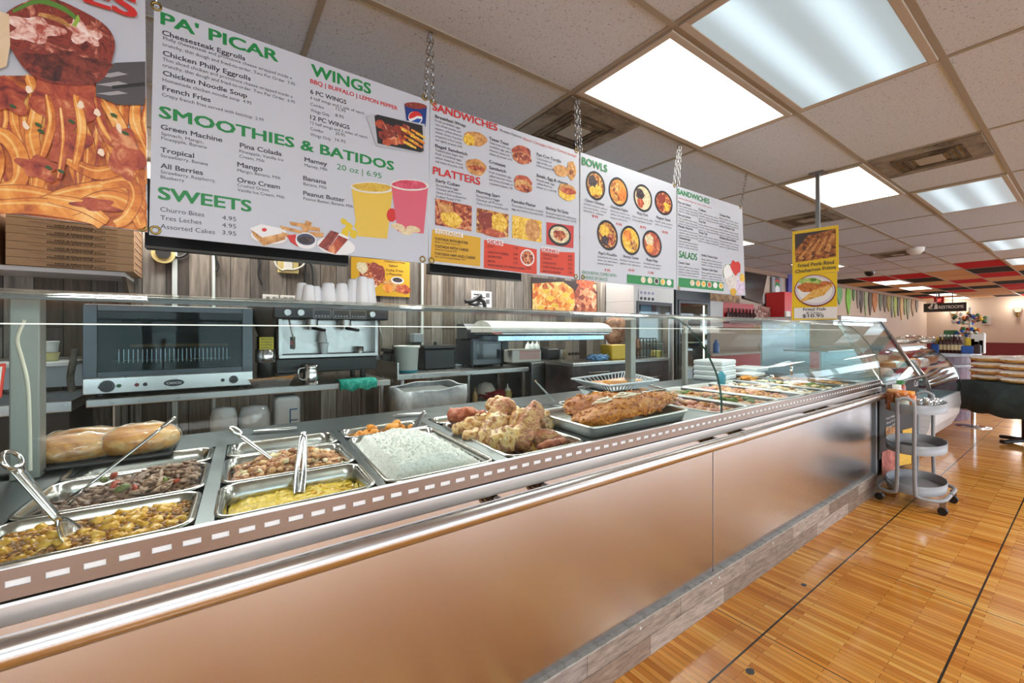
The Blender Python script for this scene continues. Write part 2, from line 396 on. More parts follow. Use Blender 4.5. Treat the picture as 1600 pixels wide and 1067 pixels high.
# ceiling lights
mled = emit('lit_diffuser', (255, 252, 240), LED_POWER)
mfl = bpy.data.materials.new('prismatic_lens'); mfl.use_nodes = True; nt = mfl.node_tree; b = nt.nodes['Principled BSDF']
tc = node(nt, 'ShaderNodeTexCoord'); sp = node(nt, 'ShaderNodeSeparateXYZ'); link(nt, tc.outputs['Object'], sp.inputs[0])
a_ = node(nt, 'ShaderNodeMath', operation='ABSOLUTE'); link(nt, sp.outputs[1], a_.inputs[0])
s_ = node(nt, 'ShaderNodeMath', operation='SUBTRACT'); s_.inputs[1].default_value = .12; link(nt, a_.outputs[0], s_.inputs[0])
s2 = node(nt, 'ShaderNodeMath', operation='ABSOLUTE'); link(nt, s_.outputs[0], s2.inputs[0])
mr = node(nt, 'ShaderNodeMapRange', interpolation_type='SMOOTHSTEP'); mr.inputs[1].default_value = .0; mr.inputs[2].default_value = .10; mr.inputs[3].default_value = 1.0; mr.inputs[4].default_value = .45
link(nt, s2.outputs[0], mr.inputs[0]); mm = node(nt, 'ShaderNodeMath', operation='MULTIPLY'); mm.inputs[1].default_value = FLUOR_POWER
link(nt, mr.outputs[0], mm.inputs[0]); link(nt, mm.outputs[0], b.inputs['Emission Strength']); b.inputs['Emission Color'].default_value = c(208, 232, 244)
b.inputs['Base Color'].default_value = c(150, 172, 184); b.inputs['Roughness'].default_value = .3
mframe = M('fixture_frame', (176, 168, 156), .5)
def fixture(i, j, label, lit):
    cx, cyy = gx(i)+PX/2, gy(j)+PY/2
    t = T('ceiling_light', label, 'ceiling light', (cx, cyy, CEIL), 'ceiling light panels')
    a, d = PX/2-.014, PY/2-.014; e, g_ = a-.035, d-.035
    fr = MB(mframe)
    fr.box(cx-a, cx+a, cyy-d, cyy-g_, CEIL-.014, CEIL-.001); fr.box(cx-a, cx+a, cyy+g_, cyy+d, CEIL-.014, CEIL-.001)
    fr.box(cx-a, cx-e, cyy-g_, cyy+g_, CEIL-.014, CEIL-.001); fr.box(cx+e, cx+a, cyy-g_, cyy+g_, CEIL-.014, CEIL-.001)
    fr.build('frame', t, bevel=.003)
    MB(mled if lit else mfl).box(cx-e, cx+e, cyy-g_, cyy+g_, CEIL-.011, CEIL-.004).build('diffuser', t)
for i, j, lb, lit in ((0, 0, 'large bright white ceiling panel above the bowls menu board', 1), (0, -1, 'large bluish ceiling light with two glowing tubes beside the bright white panel', 0),
                      (2, 0, 'white ceiling panel crossed by the steel rod of the yellow posters', 1), (3, -1, 'bluish ceiling light just past the rusty square vent', 0),
                      (6, -1, 'bluish ceiling light at the frame edge, third from the camera', 0), (8, -1, 'dim bluish ceiling light beside the first crimson ceiling tile', 0),
                      (3, 3, 'white ceiling light peeking out behind the end of the salads menu board', 1), (6, 3, 'white ceiling light showing only as a corner right of the yellow poster', 1),
                      (10, 3, 'lit ceiling panel among the red and black tiles, nearest of that row', 1), (12, 3, 'lit ceiling panel among the red and black tiles, second of that row', 1),
                      (15, 3, 'lit ceiling panel among the red and black tiles, third of that row', 1), (17, 3, 'lit ceiling panel above the red exit sign by the far wall', 1)):
    fixture(i, j, lb, lit)
# unseen area lamps added for light over the kitchen and behind the photographer
for k, (i, j) in enumerate(((-2, 4), (0, 4), (2, 4), (-2, -4), (2, -4), (6, -4), (10, -4), (14, -4))):
    l = bpy.data.lights.new('unseen_fill_light', 'AREA'); l.shape = 'RECTANGLE'; l.size = 1.15; l.size_y = .55; l.energy = 34 if j < 0 else 40; l.color = (1, .98, .94)
    o = bpy.data.objects.new('unseen_fill_light', l); C.objects.link(o); o.location = (gx(i)+PX/2, gy(j)+PY/2, CEIL-.02)

# square air vents with soot stains
mv = speckle('sooty_vent', [(72, 62, 50), (118, 110, 98), (140, 134, 122), (146, 140, 128)], 5, .8, .2, 'noise', 7)
mv2 = M('vent_louver', (160, 154, 142), .6); mv3 = speckle('soot', [(36, 28, 20), (92, 80, 62), (128, 118, 102)], 7, .9, .3)
for i, j, lb in ((0, 1, 'square stained ceiling vent above the sandwiches and bowls menu boards'), (2, -1, 'square rusty ceiling vent between the bluish ceiling lights'),
                 (3, 1, 'stained ceiling vent behind the steel rod'), (6, 1, 'small dark ceiling vent beside the white smoke detector')):
    cx, cyy = gx(i)+.305, gy(j)+.305; t = T('ceiling_vent', lb, 'vent', (cx, cyy, CEIL), 'ceiling vents')
    MB(mv).box(cx-.288, cx+.288, cyy-.288, cyy+.288, CEIL-.012, CEIL-.002).build('plate', t, bevel=.004)
    sl = MB(mv3)
    for k in range(3):
        r0 = .1+.035*k; r1 = r0+.018; z0, z1 = CEIL-.022+.003*k, CEIL-.012
        for (xa, xb, ya, yb) in ((-r1, r1, -r1, -r0), (-r1, r1, r0, r1), (-r1, -r0, -r0, r0), (r0, r1, -r0, r0)): sl.box(cx+xa, cx+xb, cyy+ya, cyy+yb, z0, z1)
    sl.build('louvers', t)
    MB(mv2).box(cx-.085, cx+.085, cyy-.07, cyy+.07, CEIL-.02, CEIL-.0121).build('damper_plate', t)
p = Vector((8.78, 1.66, CEIL)); d = MB(M('white_plastic', (224, 224, 220), .4)).lathe(p.x, p.y, [(.001, CEIL-.1), (.06, CEIL-.095), (.1, CEIL-.05), (.11, CEIL-.001)], 20)
one(d, 'smoke_detector', 'white round smoke detector on the ceiling by the small dark vent', 'smoke detector')
d = MB(M('black_gloss', (18, 18, 20), .12)).lathe(11.47, 2.89, [(.001, CEIL-.1), (.06, CEIL-.085), (.085, CEIL-.03), (.09, CEIL-.001)], 20)
one(d, 'dome_camera', 'small black dome camera on the ceiling before the red tiles', 'camera')

# exit and restroom signs at the far end
def seg(u0, v0, u1, v1, d): return atD(u0, v0, d), atD(u1, v1, d)
P = gx(14)+.2; PE = P+.5
def xplane(u, v, x=P): return atX(u, v, x)
t = T('exit_sign', 'red lit exit sign above the restrooms sign', 'sign', xplane(1467, 474, PE))
a, e = xplane(1459, 464, PE), xplane(1475, 474.5, PE)
MB(M('exit_red', (196, 24, 26), .4)).box(PE, PE+.05, e.y, a.y, e.z, a.z).build('box', t, bevel=.006)
lt = MB(emit('exit_glow', (255, 120, 110), 1.2)); MB(M('rod_grey', (120, 116, 110), .4)).box(PE+.01, PE+.04, (a.y+e.y)/2-.02, (a.y+e.y)/2+.02, a.z, CEIL).build('mount', t); lettering(lt, 'EXIT', Vector((PE-.004, a.y-.06, e.z+.07)), Vector((0, -1, 0)), Vector((0, 0, 1)), (a.y-e.y)-.12, (a.z-e.z)-.13, .02); lt.build('lettering', t)
a, e = xplane(1443, 474.5), xplane(1510, 486)
t = T('restroom_sign', 'dark hanging sign reading restrooms with an arrow and figures', 'sign', (P, (a.y+e.y)/2, e.z))
MB(M('sign_dark', (40, 32, 30), .5)).box(P, P+.04, e.y, a.y, e.z, a.z).build('board', t, bevel=.004)
lt = MB(M('sign_white', (232, 230, 226), .5)); wd = a.y-e.y; hh = a.z-e.z
lettering(lt, 'RESTROOMS', Vector((P-.004, a.y-wd*.37, e.z+hh*.36)), Vector((0, -1, 0)), Vector((0, 0, 1)), wd*.57, hh*.36, .02)
q = Vector((P-.004, a.y-wd*.1, e.z+hh*.52)); lt.add([q, q+Vector((0, -.07, .07)), q+Vector((0, -.07, -.07))], [(0, 1, 2)]); lt.add([q+Vector((0, -.06, .02)), q+Vector((0, -.13, .02)), q+Vector((0, -.13, -.02)), q+Vector((0, -.06, -.02))], [(0, 1, 2, 3)])
for k in range(2):
    yy = a.y-wd*(.22+.065*k); z0 = e.z+hh*.34
    lt.add([(P-.004, yy+.03*math.cos(n_*.7854), z0+.19+.03*math.sin(n_*.7854)) for n_ in range(8)], [tuple(range(8))])
    lt.poly([(P-.004, yy+.05, z0+.15), (P-.004, yy-.05, z0+.15), (P-.004, yy-.03-.03*k, z0), (P-.004, yy+.03+.03*k, z0)])
lt.build('lettering', t)
MB(M('rod_grey', (120, 116, 110), .4)).cyl((P+.02, a.y-.3, a.z), (P+.02, a.y-.3, CEIL), .012).build('hanger', t); MB(M('rod_grey', (120, 116, 110), .4)).cyl((P+.02, e.y+.3, a.z), (P+.02, e.y+.3, CEIL), .012).build('hanger', t)
# framed dark screen on the far wall, bell ornament
a, e = atX(1533, 495, XR-.03), atX(1548, 507, XR-.03)
t = T('wall_screen', 'small dark screen with pale frame on the far wall', 'screen', (XR-.03, (a.y+e.y)/2, e.z))
MB(M('pale_frame', (170, 166, 160), .5)).box(XR-.06, XR, e.y, a.y, e.z, a.z).build('frame', t, bevel=.01)
MB(M('screen_dark', (22, 26, 34), .15)).box(XR-.066, XR-.06, e.y+.1, a.y-.03, e.z+.05, a.z-.04).build('panel', t)
for yy, lb in ((3.35, 'gold wall lamp left of the far candy display'), (1.75, 'gold wall lamp high on the far beige wall, right of the candy display')):
    t = T('wall_lamp', lb, 'wall lamp', (XR-.1, yy, 2.0))
    MB(M('brass_dull', (150, 122, 70), .35, 1)).lathe(XR-.1, yy, [(.02, 1.95), (.05, 1.98), (.03, 2.05), (.06, 2.12)], 12).build('bracket', t)
    MB(emit('lamp_glass', (255, 232, 200), 1.0)).lathe(XR-.1, yy, [(.04, 2.12), (.08, 2.17), (.09, 2.26), (.07, 2.3)], 12).build('shade', t)
    l = bpy.data.lights.new('sconce_light', 'POINT'); l.energy = 16; l.color = (1, .92, .82); l.shadow_soft_size = .08
    o = bpy.data.objects.new('sconce_light', l); C.objects.link(o); o.location = (XR-.3, yy, 2.35)
# ================================================================ HANGING MENU BOARDS
MY = 1.665
sheet = M('menu_vinyl', (190, 195, 204), .42, spec=.35)
green, red_, dark, gold = M('print_green', (18, 128, 62), .5), M('print_red', (200, 40, 36), .5), M('print_dark', (62, 62, 68), .5), M('print_gold', (206, 158, 22), .5)
orange_ = M('print_orange', (206, 62, 30), .5); white_ = M('print_white', (226, 226, 226), .5); black_ = M('print_black', (34, 32, 34), .5)
blue_ = M('print_blue', (24, 74, 158), .5); pgreen = M('print_leaf', (88, 132, 50), .6)
R_, U_ = Vector((1, 0, 0)), Vector((0, 0, 1))
class Print:
    """flat printed shapes and words on a board facing the shop"""
    def __init__(s, y): s.y = y; s.lift = 0
    def pt(s, u, v, lift=None): return atY(u, v, s.y-.0036-(s.lift if lift is None else lift))
    def poly(s, mb, pts, m):
        s.lift += .00006; mb.mat(m); mb.poly([s.pt(u, v) for u, v in pts])
    def oval(s, mb, u, v, ru, rv, m, n=22, tilt=0, wob=0):
        P = []
        for k in range(n):
            a = 2*math.pi*k/n; w = 1+wob*math.sin(a*5+u)+wob*.7*math.sin(a*3+v); x, y = ru*math.cos(a)*w, rv*math.sin(a)*w
            P.append((u+x, v+y+tilt*x))
        s.poly(mb, P, m)
    def word(s, mb, body, uL, vL, uR, cap, m, bold=0):
        mb.mat(m); lf = s.lift+.0002; a = s.pt(uL, vL, lf); b_ = s.pt(uR, vL, lf); top = s.pt(uL, vL-cap, lf)
        lettering(mb, body, a, R_, U_, b_.x-a.x, top.z-a.z, bold)
def heading(pr_, par, body, *a):
    L_ = MB(a[4]); pr_.word(L_, body, *a); L_.build('heading_lettering', par)
class PF(MB):
    """prints gathered for a board; cut() hands over what was drawn so far as one printed picture"""
    def cut(s, par, name='food_print'):
        if s.v: s.build(name, par)
        s.v, s.f, s.mi, s.sm, s.mats, s.cur = [], [], [], [], [], 0
def grommet(parent, p, name='grommet'):
    g = MB(M('brass', (150, 128, 72), .3, 1)); n = 14
    for k in range(1): g.tube([(p.x+.011*math.cos(2*math.pi*i/n), p.y-.0035, p.z+.011*math.sin(2*math.pi*i/n)) for i in range(n)], .0035, 6, closed=True)
    g.build(name, parent)
def board(name, label, quad, y=MY, m=sheet, cat='menu board', group=None, holes=()):
    q = [atY(u, v, y) for u, v in quad]      # tl, tr, br, bl
    o = T(name, label, cat, ((q[2].x+q[3].x)/2, y, min(q[2].z, q[3].z)), group)
    b = MB(m).hexa([p+Vector((0, -.003, 0)) for p in q], [p+Vector((0, .003, 0)) for p in q]); b.build('sheet', o)
    for u, v in holes: grommet(o, atY(u, v, y))
    return o
noodle = speckle('print_noodle', [(150, 62, 22), (214, 122, 40), (238, 162, 70), (250, 200, 120)], 9, .5, 0, detail=5)
noodle2 = speckle('print_noodle_deep', [(110, 40, 18), (176, 84, 28), (216, 122, 44), (236, 160, 76)], 12, .5, 0, detail=5)
meatb = speckle('print_meatball', [(44, 18, 16), (104, 36, 28), (146, 58, 42), (112, 40, 32), (188, 104, 80), (226, 176, 156)], 22, .5, 0, 'noise', 10)
sauce = speckle('print_sauce', [(98, 28, 22), (160, 60, 40), (188, 92, 56), (226, 160, 110)], 22, .5, 0, detail=8)
dish = speckle('print_dish', [(70, 34, 20), (150, 78, 34), (206, 150, 70), (226, 196, 130)], 70, .5, 0, 'voro')
dish2 = speckle('print_dish_red', [(60, 20, 20), (140, 50, 34), (196, 110, 60), (222, 176, 130)], 80, .5, 0, 'voro')
dishy = speckle('print_dish_yellow', [(160, 104, 20), (214, 164, 40), (232, 196, 74), (240, 220, 140)], 70, .5, 0)
bread = speckle('print_bread', [(150, 96, 46), (196, 140, 76), (222, 178, 118)], 40, .5, 0)
ricep = speckle('print_rice', [(170, 150, 110), (214, 200, 160), (236, 228, 204)], 90, .5, 0)
beans = speckle('print_beans', [(24, 18, 22), (58, 44, 50), (96, 78, 76)], 90, .5, 0, 'voro')
yel = M('print_smoothie_yellow', (218, 184, 70), .5); pnk = M('print_smoothie_pink', (206, 92, 110), .5); cupw = M('print_cup', (214, 212, 206), .5)

# --- pasta banner on the left
pb = board('pasta_banner', 'food banner of a meatball on pasta with a fork, above the pizza boxes', [(-330, -200), (226, -92), (231, 363), (-330, 287)], holes=((221.5, 354.5),), cat='banner')
pr = Print(MY); mb = MB(noodle2)
pr.poly(mb, [(-300, 120), (60, 118), (150, 130), (168, 158), (200, 205), (226, 250), (230.5, 362), (-300, 290)], noodle2)
def strip(P, w, m, taper=.6):
    pts = smooth_path([(u, v, 0) for u, v in P], 5); L = []; R = []
    n = len(pts)
    for i, p in enumerate(pts):
        d = (pts[min(n-1, i+1)]-pts[max(0, i-1)]).normalized(); q = Vector((-d.y, d.x, 0))
        ww = w*(taper+(1-taper)*math.sin(math.pi*i/(n-1))); L.append(p+q*ww); R.append(p-q*ww)
    pr.poly_strip(L, R, m)
def poly_strip(L, R, m):
    L = [Vector((min(p.x, 227+p.y*.009), p.y, 0)) for p in L]; R = [Vector((min(p.x, 227+p.y*.009), p.y, 0)) for p in R]
    pr.lift += .00006; mb.mat(m); n = len(L); vs = [pr.pt(p.x, p.y) for p in L]+[pr.pt(p.x, p.y) for p in R]
    mb.add(vs, [(i, i+1, n+i+1, n+i) for i in range(n-1)])
pr.poly_strip = poly_strip
noodle_hi = speckle('print_noodle_light', [(226, 150, 66), (240, 186, 100), (252, 222, 160)], 9, .5, 0)
edge_ = speckle('print_noodle_edge', [(120, 50, 18), (170, 84, 34), (196, 106, 46)], 14, .5, 0)
def nood(P, w, m): strip(P, w+1.4, edge_); strip(P, w, m); strip([(u-w*.25, v-w*.3) for u, v in P], w*.42, noodle); strip([(u-w*.3, v-w*.36) for u, v in P], w*.16, noodle_hi)
rr = random.Random(3)
for k in range(16):
    u = -120+k*24; nood([(u, 130+rr.random()*20), (u+rr.uniform(-14, 14), 190), (u+rr.uniform(-26, 26), 250), (u+rr.uniform(-40, 40), 320)], rr.uniform(7, 12), rr.choice([noodle, noodle2, sauce]))
for P, w, m in (([(150, 140), (178, 180), (205, 240), (222, 300)], 10, noodle), ([(140, 160), (168, 210), (190, 260), (210, 320)], 9, noodle), ([(45, 120), (58, 165), (50, 215), (62, 270), (50, 330)], 11, noodle),
                ([(130, 150), (125, 190), (140, 240), (130, 300)], 10, noodle), ([(-40, 200), (10, 215), (32, 250), (24, 290), (-30, 300)], 13, noodle), ([(-40, 180), (-5, 250), (-30, 330)], 12, noodle),
                ([(150, 140), (152, 175), (170, 215), (205, 240)], 8, sauce), ([(105, 250), (150, 270), (190, 262), (226, 250)], 10, noodle), ([(-20, 300), (40, 302), (95, 312)], 12, noodle),
                ([(60, 318), (120, 300), (190, 296), (228, 330)], 12, noodle), ([(-30, 325), (60, 322), (140, 336), (160, 352)], 13, noodle), ([(110, 330), (160, 310), (205, 322), (222, 356)], 12, noodle),
                ([(75, 310), (130, 322), (168, 346)], 9, noodle), ([(178, 218), (198, 250), (214, 276)], 9, noodle), ([(160, 290), (200, 285), (212, 310), (198, 340), (180, 350)], 10, noodle)):
    nood(P, w, m)
pr.oval(mb, 100, 160, 52, 46, sauce, 40, .1, .14); pr.oval(mb, 104, 222, 34, 30, sauce, 40, .2, .2); pr.oval(mb, 60, 262, 30, 18, sauce, 30, .2, .2); pr.oval(mb, 196, 240, 26, 40, sauce, 40, .3, .16); pr.oval(mb, 10, 150, 34, 26, sauce, 30, .2, .18); pr.oval(mb, 150, 320, 34, 10, sauce, 30, .1, .2)
for P, w, m in (([(74, 150), (80, 195), (66, 245)], 7, noodle2), ([(118, 150), (128, 200), (118, 258)], 7, noodle), ([(96, 170), (100, 220), (92, 280)], 6, sauce)): nood(P, w, m)
# fork
pr.poly(mb, [(150, 112), (180, 98), (227, 96), (227, 164), (185, 164), (150, 150)], M('print_fork', (78, 74, 76), .5))
for k in range(3): pr.poly(mb, [(150, 118+k*14), (185, 112+k*15), (200, 116+k*15), (172, 121+k*14)], M('print_fork_light', (160, 158, 160), .5))
pr.poly(mb, [(175, 134), (227, 128), (227, 134), (176, 139)], black_)
# meatball
pr.oval(mb, 92, 66, 88, 66, meatb, 60, .22, .035)
pr.oval(mb, 104, 104, 60, 24, speckle('print_char', [(34, 14, 14), (80, 30, 24), (126, 52, 38), (150, 70, 50)], 30, .5, 0, 'noise', 9), 60, .12, .2)
pr.oval(mb, 52, 46, 40, 20, speckle('print_glaze', [(130, 44, 34), (180, 84, 66), (230, 190, 176), (246, 232, 226)], 34, .5, 0, 'noise', 9), 50, .1, .2); pr.oval(mb, 130, 52, 26, 16, MATS['print_glaze'], 40, .4, .25)
pr.poly(mb, [(-40, 5), (14, 22), (16, 70), (10, 104), (-40, 118)], speckle('print_cream', [(206, 170, 120), (232, 214, 184)], 8, .5, 0))
strip([(20, 18), (60, 2), (100, 14), (124, 34)], 4, pgreen); strip([(60, 22), (90, 30), (110, 42)], 4, bread)
pr.poly(mb, [(112, 40), (122, 22), (125, 30), (119, 42)], M('print_lime', (150, 182, 70), .5))
for u, v in ((20, 166), (60, 195), (112, 190), (76, 262), (178, 180), (64, 205), (196, 208), (96, 268)): pr.oval(mb, u, v, 6, 3, M('print_herb', (52, 82, 36), .5), 8, .4)
for u, v in ((45, 140), (126, 164), (152, 176), (186, 200), (158, 238), (40, 196)): pr.oval(mb, u, v, 5, 7, M('print_cheese', (244, 222, 196), .5), 7, .5, .2)
mb.build('photo_print', pb)
lt = MB(red_); pr.word(lt, 'ES', 133, 2.5, 212, 34, red_, .03); lt.build('lettering', pb)

# --- menu 1
m1 = board('menu_board', 'white menu board with PA\' PICAR, smoothies and sweets in green headings', [(241, 7), (671, 158), (668, 412), (233, 367)], group='hanging menu boards', holes=((244.5, 11), (243, 360), (663, 153), (660, 405)))
pr = Print(MY); L = MB(green)
B1 = .028
for a in (("PA' PICAR", 252, 37, 434, 19.5), ('SMOOTHIES & BATIDOS', 249.5, 183, 615, 19), ('SWEETS', 248, 310.5, 392, 20), ('WINGS', 487, 117, 579, 18)): heading(pr, m1, *a, green, B1)
pr.word(L, '20 oz | 6.95', 526.5, 264, 596, 9, green)
pr.word(L, 'BBQ | BUFFALO | LEMON PEPPER', 485, 129.6, 621, 7, red_, .02)
L.build('subheading_lettering', m1)
L = MB(dark)
for a in (('Cheesesteak Eggrolls', 253.5, 54, 383, 8.2), ('Chicken Philly Eggrolls', 254.5, 86, 391.5, 8.2), ('Chicken Noodle Soup', 254.5, 117, 386, 8), ('French Fries', 254, 140.5, 329, 8),
          ('Green Machine', 251.5, 201.5, 347, 8), ('Tropical', 251, 237, 303, 8), ('All Berries', 251, 262, 317, 8), ('Pina Colada', 375, 230, 440, 7.6), ('Mango', 371, 260, 410, 7.6), ('Oreo Cream', 371, 284, 437, 7.6),
          ('Mamey', 476, 252, 511, 7), ('Banana', 474, 281, 509.5, 7), ('Peanut Butter', 474, 304.5, 538.5, 7), ('6 PC WINGS', 485, 146, 541, 7), ('12 PC WINGS', 485, 186, 546, 7)): pr.word(L, *a, dark, .018)
for a in (('Churro Bites', 250.5, 330, 319, 7.5), ('4.95', 347, 343, 369, 7), ('Tres Leches', 250.5, 343, 315, 7.5), ('4.95', 347, 354.5, 369, 7), ('Assorted Cakes', 250.5, 356.5, 336, 7.5), ('3.95', 347, 366, 369, 7),
          ('Philly cheesesteak and provolone cheese wrapped inside a', 255, 61.5, 456, 5.6), ('crunchy, thin dough and fried-to-order. Two Per Order  7.95', 254, 71, 461, 5.6),
          ('Thin sliced chciken and provolone cheese wrapped inside a', 254, 94.5, 457, 5.6), ('crunchy, thin dough and fried-to-order. Two Per Order  6.95', 254, 103.5, 461, 5.6),
          ('Homemade chicken noodle soup  4.95', 254, 126.5, 393, 5.6), ('Crispy french fries served with ketchup  2.99', 253, 150, 412, 5.6),
          ('Spinach, Mango,', 252, 210.5, 318, 5.4), ('Pineapple, Banana', 252, 218, 323, 5.4), ('Strawberry, Banana', 251, 245, 325, 5.4), ('Strawberry, Raspberry,', 251, 270.5, 337, 5.4), ('Blueberry', 251, 278.5, 288, 5.4),
          ('Pineapple, Vanilla Ice', 374, 238, 443, 5), ('Cream, Milk', 374, 246, 414, 5), ('Mango, Banana, Milk', 371, 268, 439, 5), ('Crushed Oreos,', 371, 291, 421, 5), ('Vanilla Ice Cream, Milk', 371, 298.5, 445, 5),
          ('Mamey, Milk', 476, 260, 512, 5), ('Banana, Milk', 474, 289, 511, 5), ('Peanut Butter, Banana, Milk', 474, 312, 552, 5),
          ('6 half wings and 1 side of ranch', 485, 154.5, 569, 4.8), ('Combo', 485, 164.5, 506, 5), ('12.95', 525, 171.5, 540, 5), ('Wings Only', 485, 174, 515, 5), ('8.95', 524, 182, 537, 5),
          ('12 half wings and 2 sides of ranch', 485, 193.5, 574, 4.8), ('Combo', 485, 203, 505, 5), ('20.95', 524, 210, 539, 5), ('Wings Only', 485, 212, 517, 5), ('16.95', 524, 220, 540, 5)): pr.word(L, *a, dark)
L.build('item_lettering', m1)
F = PF(yel)
def cup(u0, u1, v0, w0, w1, v1, m, seed):
    pr.poly(F, [(u0, v0), (u1, v0+4), (w1, v1+1), (w0, v1-3)], m); pr.oval(F, (u0+u1)/2, v0+2, (u1-u0)/2+1.5, 9, cupw, 20, .05); pr.oval(F, (u0+u1)/2, v0+1.5, (u1-u0)/2-2, 7, speckle('froth_%d' % seed[0][0], seed, 70, .5, 0), 18, .05, .04)
for k in range(9): pr.oval(F, 538+(k*7) % 27, 346+(k*11) % 24, 6, 5, M('print_mango', (216, 186, 30), .5), 6, .3, .1)
F.cut(m1, 'mango_print'); cup(549, 614, 291, 559, 605, 372, yel, ((188, 150, 40), (222, 190, 80)))
F.cut(m1, 'smoothie_print'); pr.oval(F, 612, 336, 8, 11, red_, 10); cup(611, 669, 287, 621, 662, 364, pnk, ((176, 40, 66), (224, 100, 124)))
for u, v in ((622, 354), (634, 362), (646, 358)): pr.oval(F, u, v, 11, 5, speckle('print_banana', [(200, 176, 130), (232, 216, 180)], 60, .5, 0), 12, .2)
F.cut(m1, 'smoothie_print'); pr.oval(F, 420, 371, 31, 13, M('print_plate', (190, 190, 192), .5), 22, .1); pr.oval(F, 420, 369.5, 28, 11, white_, 22, .1)
pr.poly(F, [(393, 360), (412, 354), (446, 362), (446, 374), (412, 384), (396, 368)], bread); pr.poly(F, [(390, 357), (408, 350), (444, 358), (448, 363), (410, 371)], white_); pr.oval(F, 413, 359, 4, 3, red_, 10)
F.cut(m1, 'cake_print')
for P_ in ([(437, 352), (470, 360), (475, 366), (440, 358)], [(452, 346), (480, 350), (482, 356), (455, 352)], [(440, 362), (470, 372), (470, 378), (442, 368)], [(470, 350), (500, 356), (500, 362), (472, 358)], [(478, 344), (488, 348), (480, 366), (472, 362)], [(484, 362), (506, 364), (505, 371), (484, 369)]): pr.poly(F, P_, bread)
pr.poly(F, [(448, 368), (462, 366), (466, 386), (454, 378)], red_); pr.oval(F, 478, 376, 16.5, 13, white_, 20, .08); pr.oval(F, 478, 374, 14.5, 9, M('print_berry', (58, 66, 92), .5), 20, .08); pr.oval(F, 478, 375, 12, 6, beans, 16, .08)
F.cut(m1, 'churro_print'); pr.oval(F, 525, 384, 30, 14, white_, 20, .12); pr.poly(F, [(497, 384), (517, 360), (530, 364), (511, 392)], meatb); pr.poly(F, [(511, 392), (530, 366), (546, 372), (524, 397)], sauce); pr.poly(F, [(530, 364), (546, 371), (544, 374), (528, 367)], white_)
F.cut(m1, 'cake_print')
# soda cup with its round red, white and blue mark
pr.poly(F, [(632, 163), (667, 167), (665, 198), (636, 193)], M('print_cola_blue', (20, 52, 122), .5)); pr.oval(F, 649.5, 165, 17.5, 5, meatb, 18, .1)
pr.oval(F, 649, 184, 11, 10, white_, 24, .1); pr.poly(F, [(638.5, 182), (641, 177), (646, 174), (652, 174), (658, 178), (659.5, 182), (652, 181), (646, 184), (640, 186)], red_); pr.poly(F, [(641, 190), (646, 188), (652, 185), (659, 186), (656, 191), (650, 194), (645, 193.5)], blue_)
F.cut(m1, 'soda_print'); pr.poly(F, [(572, 180), (586, 178), (664, 194), (664, 238), (660, 240), (588, 228)], M('print_clear', (176, 180, 186), .5)); pr.poly(F, [(585, 181), (590, 179), (660, 196), (662, 236), (657, 238), (590, 224)], black_)
for k in range(11): pr.oval(F, 594+(k*17) % 40, 194+(k*9) % 28, 8, 7, meatb if k % 3 else sauce, 10, .2, .1)
for k in range(16):
    u = 634+(k*7) % 25; v = 202+(k*5) % 26; pr.poly(F, [(u-8, v-5), (u+7, v+3), (u+6, v+6), (u-9, v-2)], dishy if k % 2 else noodle)
F.cut(m1, 'wings_print')

# --- menu 2
m2 = board('menu_board', 'menu board with red SANDWICHES and PLATTERS headings and yellow and red boxes', [(672, 159), (904, 237), (904, 437), (669, 411)], group='hanging menu boards', holes=((676, 160), (900, 236), (674, 407), (899, 432)))
K = lambda x, y: (660+x/3.077, 140+y/3.077)
pr = Print(MY); F = PF(bread)
pr.poly(F, [K(48, 672), K(210, 700), K(280, 712), K(278, 850), K(38, 823)], gold); pr.poly(F, [K(62, 668), K(195, 690), K(195, 712), K(62, 690)], white_)
F.cut(m2, 'tostada_box'); pr.poly(F, [K(297, 722), K(390, 738), K(550, 768), K(550, 888), K(295, 857)], orange_); pr.poly(F, [K(312, 714), K(388, 726), K(388, 752), K(312, 738)], white_)
F.cut(m2, 'sides_box'); pr.poly(F, [K(567, 764), K(660, 780), K(732, 783), K(732, 900), K(565, 880)], orange_); pr.poly(F, [K(574, 754), K(656, 768), K(656, 790), K(574, 778)], white_)
F.cut(m2, 'drinks_box'); pr.oval(F, *K(505, 808), 11, 13, white_, 20, .1); pr.oval(F, *K(505, 808), 9.5, 11, dish2, 18, .1)
F.cut(m2, 'bowl_print')
for q, m in (((62, 522, 238, 560, 236, 682, 62, 650), dish2), ((262, 568, 415, 600, 413, 712, 260, 686), dish), ((432, 603, 573, 632, 573, 735, 432, 712), dishy), ((597, 637, 728, 655, 726, 763, 596, 744), M('print_check', (190, 60, 56), .5))):
    pr.poly(F, [K(*q[0:2]), K(*q[2:4]), K(*q[4:6]), K(*q[6:8])], m); F.cut(m2, 'platter_print')
pr.poly(F, [K(70, 540), K(140, 555), K(165, 620), K(95, 600)], bread); pr.oval(F, *K(140, 625), 17, 12, dishy, 14, .2, .1); F.cut(m2, 'platter_print'); pr.oval(F, *K(305, 625), 13, 14, meatb, 14, .2, .1); pr.oval(F, *K(370, 640), 13, 14, dishy, 14, .2, .1); pr.oval(F, *K(340, 690), 20, 6, sauce, 14, .2)
F.cut(m2, 'platter_print'); pr.oval(F, *K(530, 675), 12, 17, bread, 18, .2); pr.oval(F, *K(450, 665), 5, 14, dishy, 12, .2)
F.cut(m2, 'platter_print'); pr.oval(F, *K(660, 700), 18, 17, black_, 22, .15); pr.oval(F, *K(660, 698), 15, 13, ricep, 20, .15); pr.oval(F, *K(660, 700), 10, 8, dish2, 14, .15, .1)
F.cut(m2, 'platter_print')
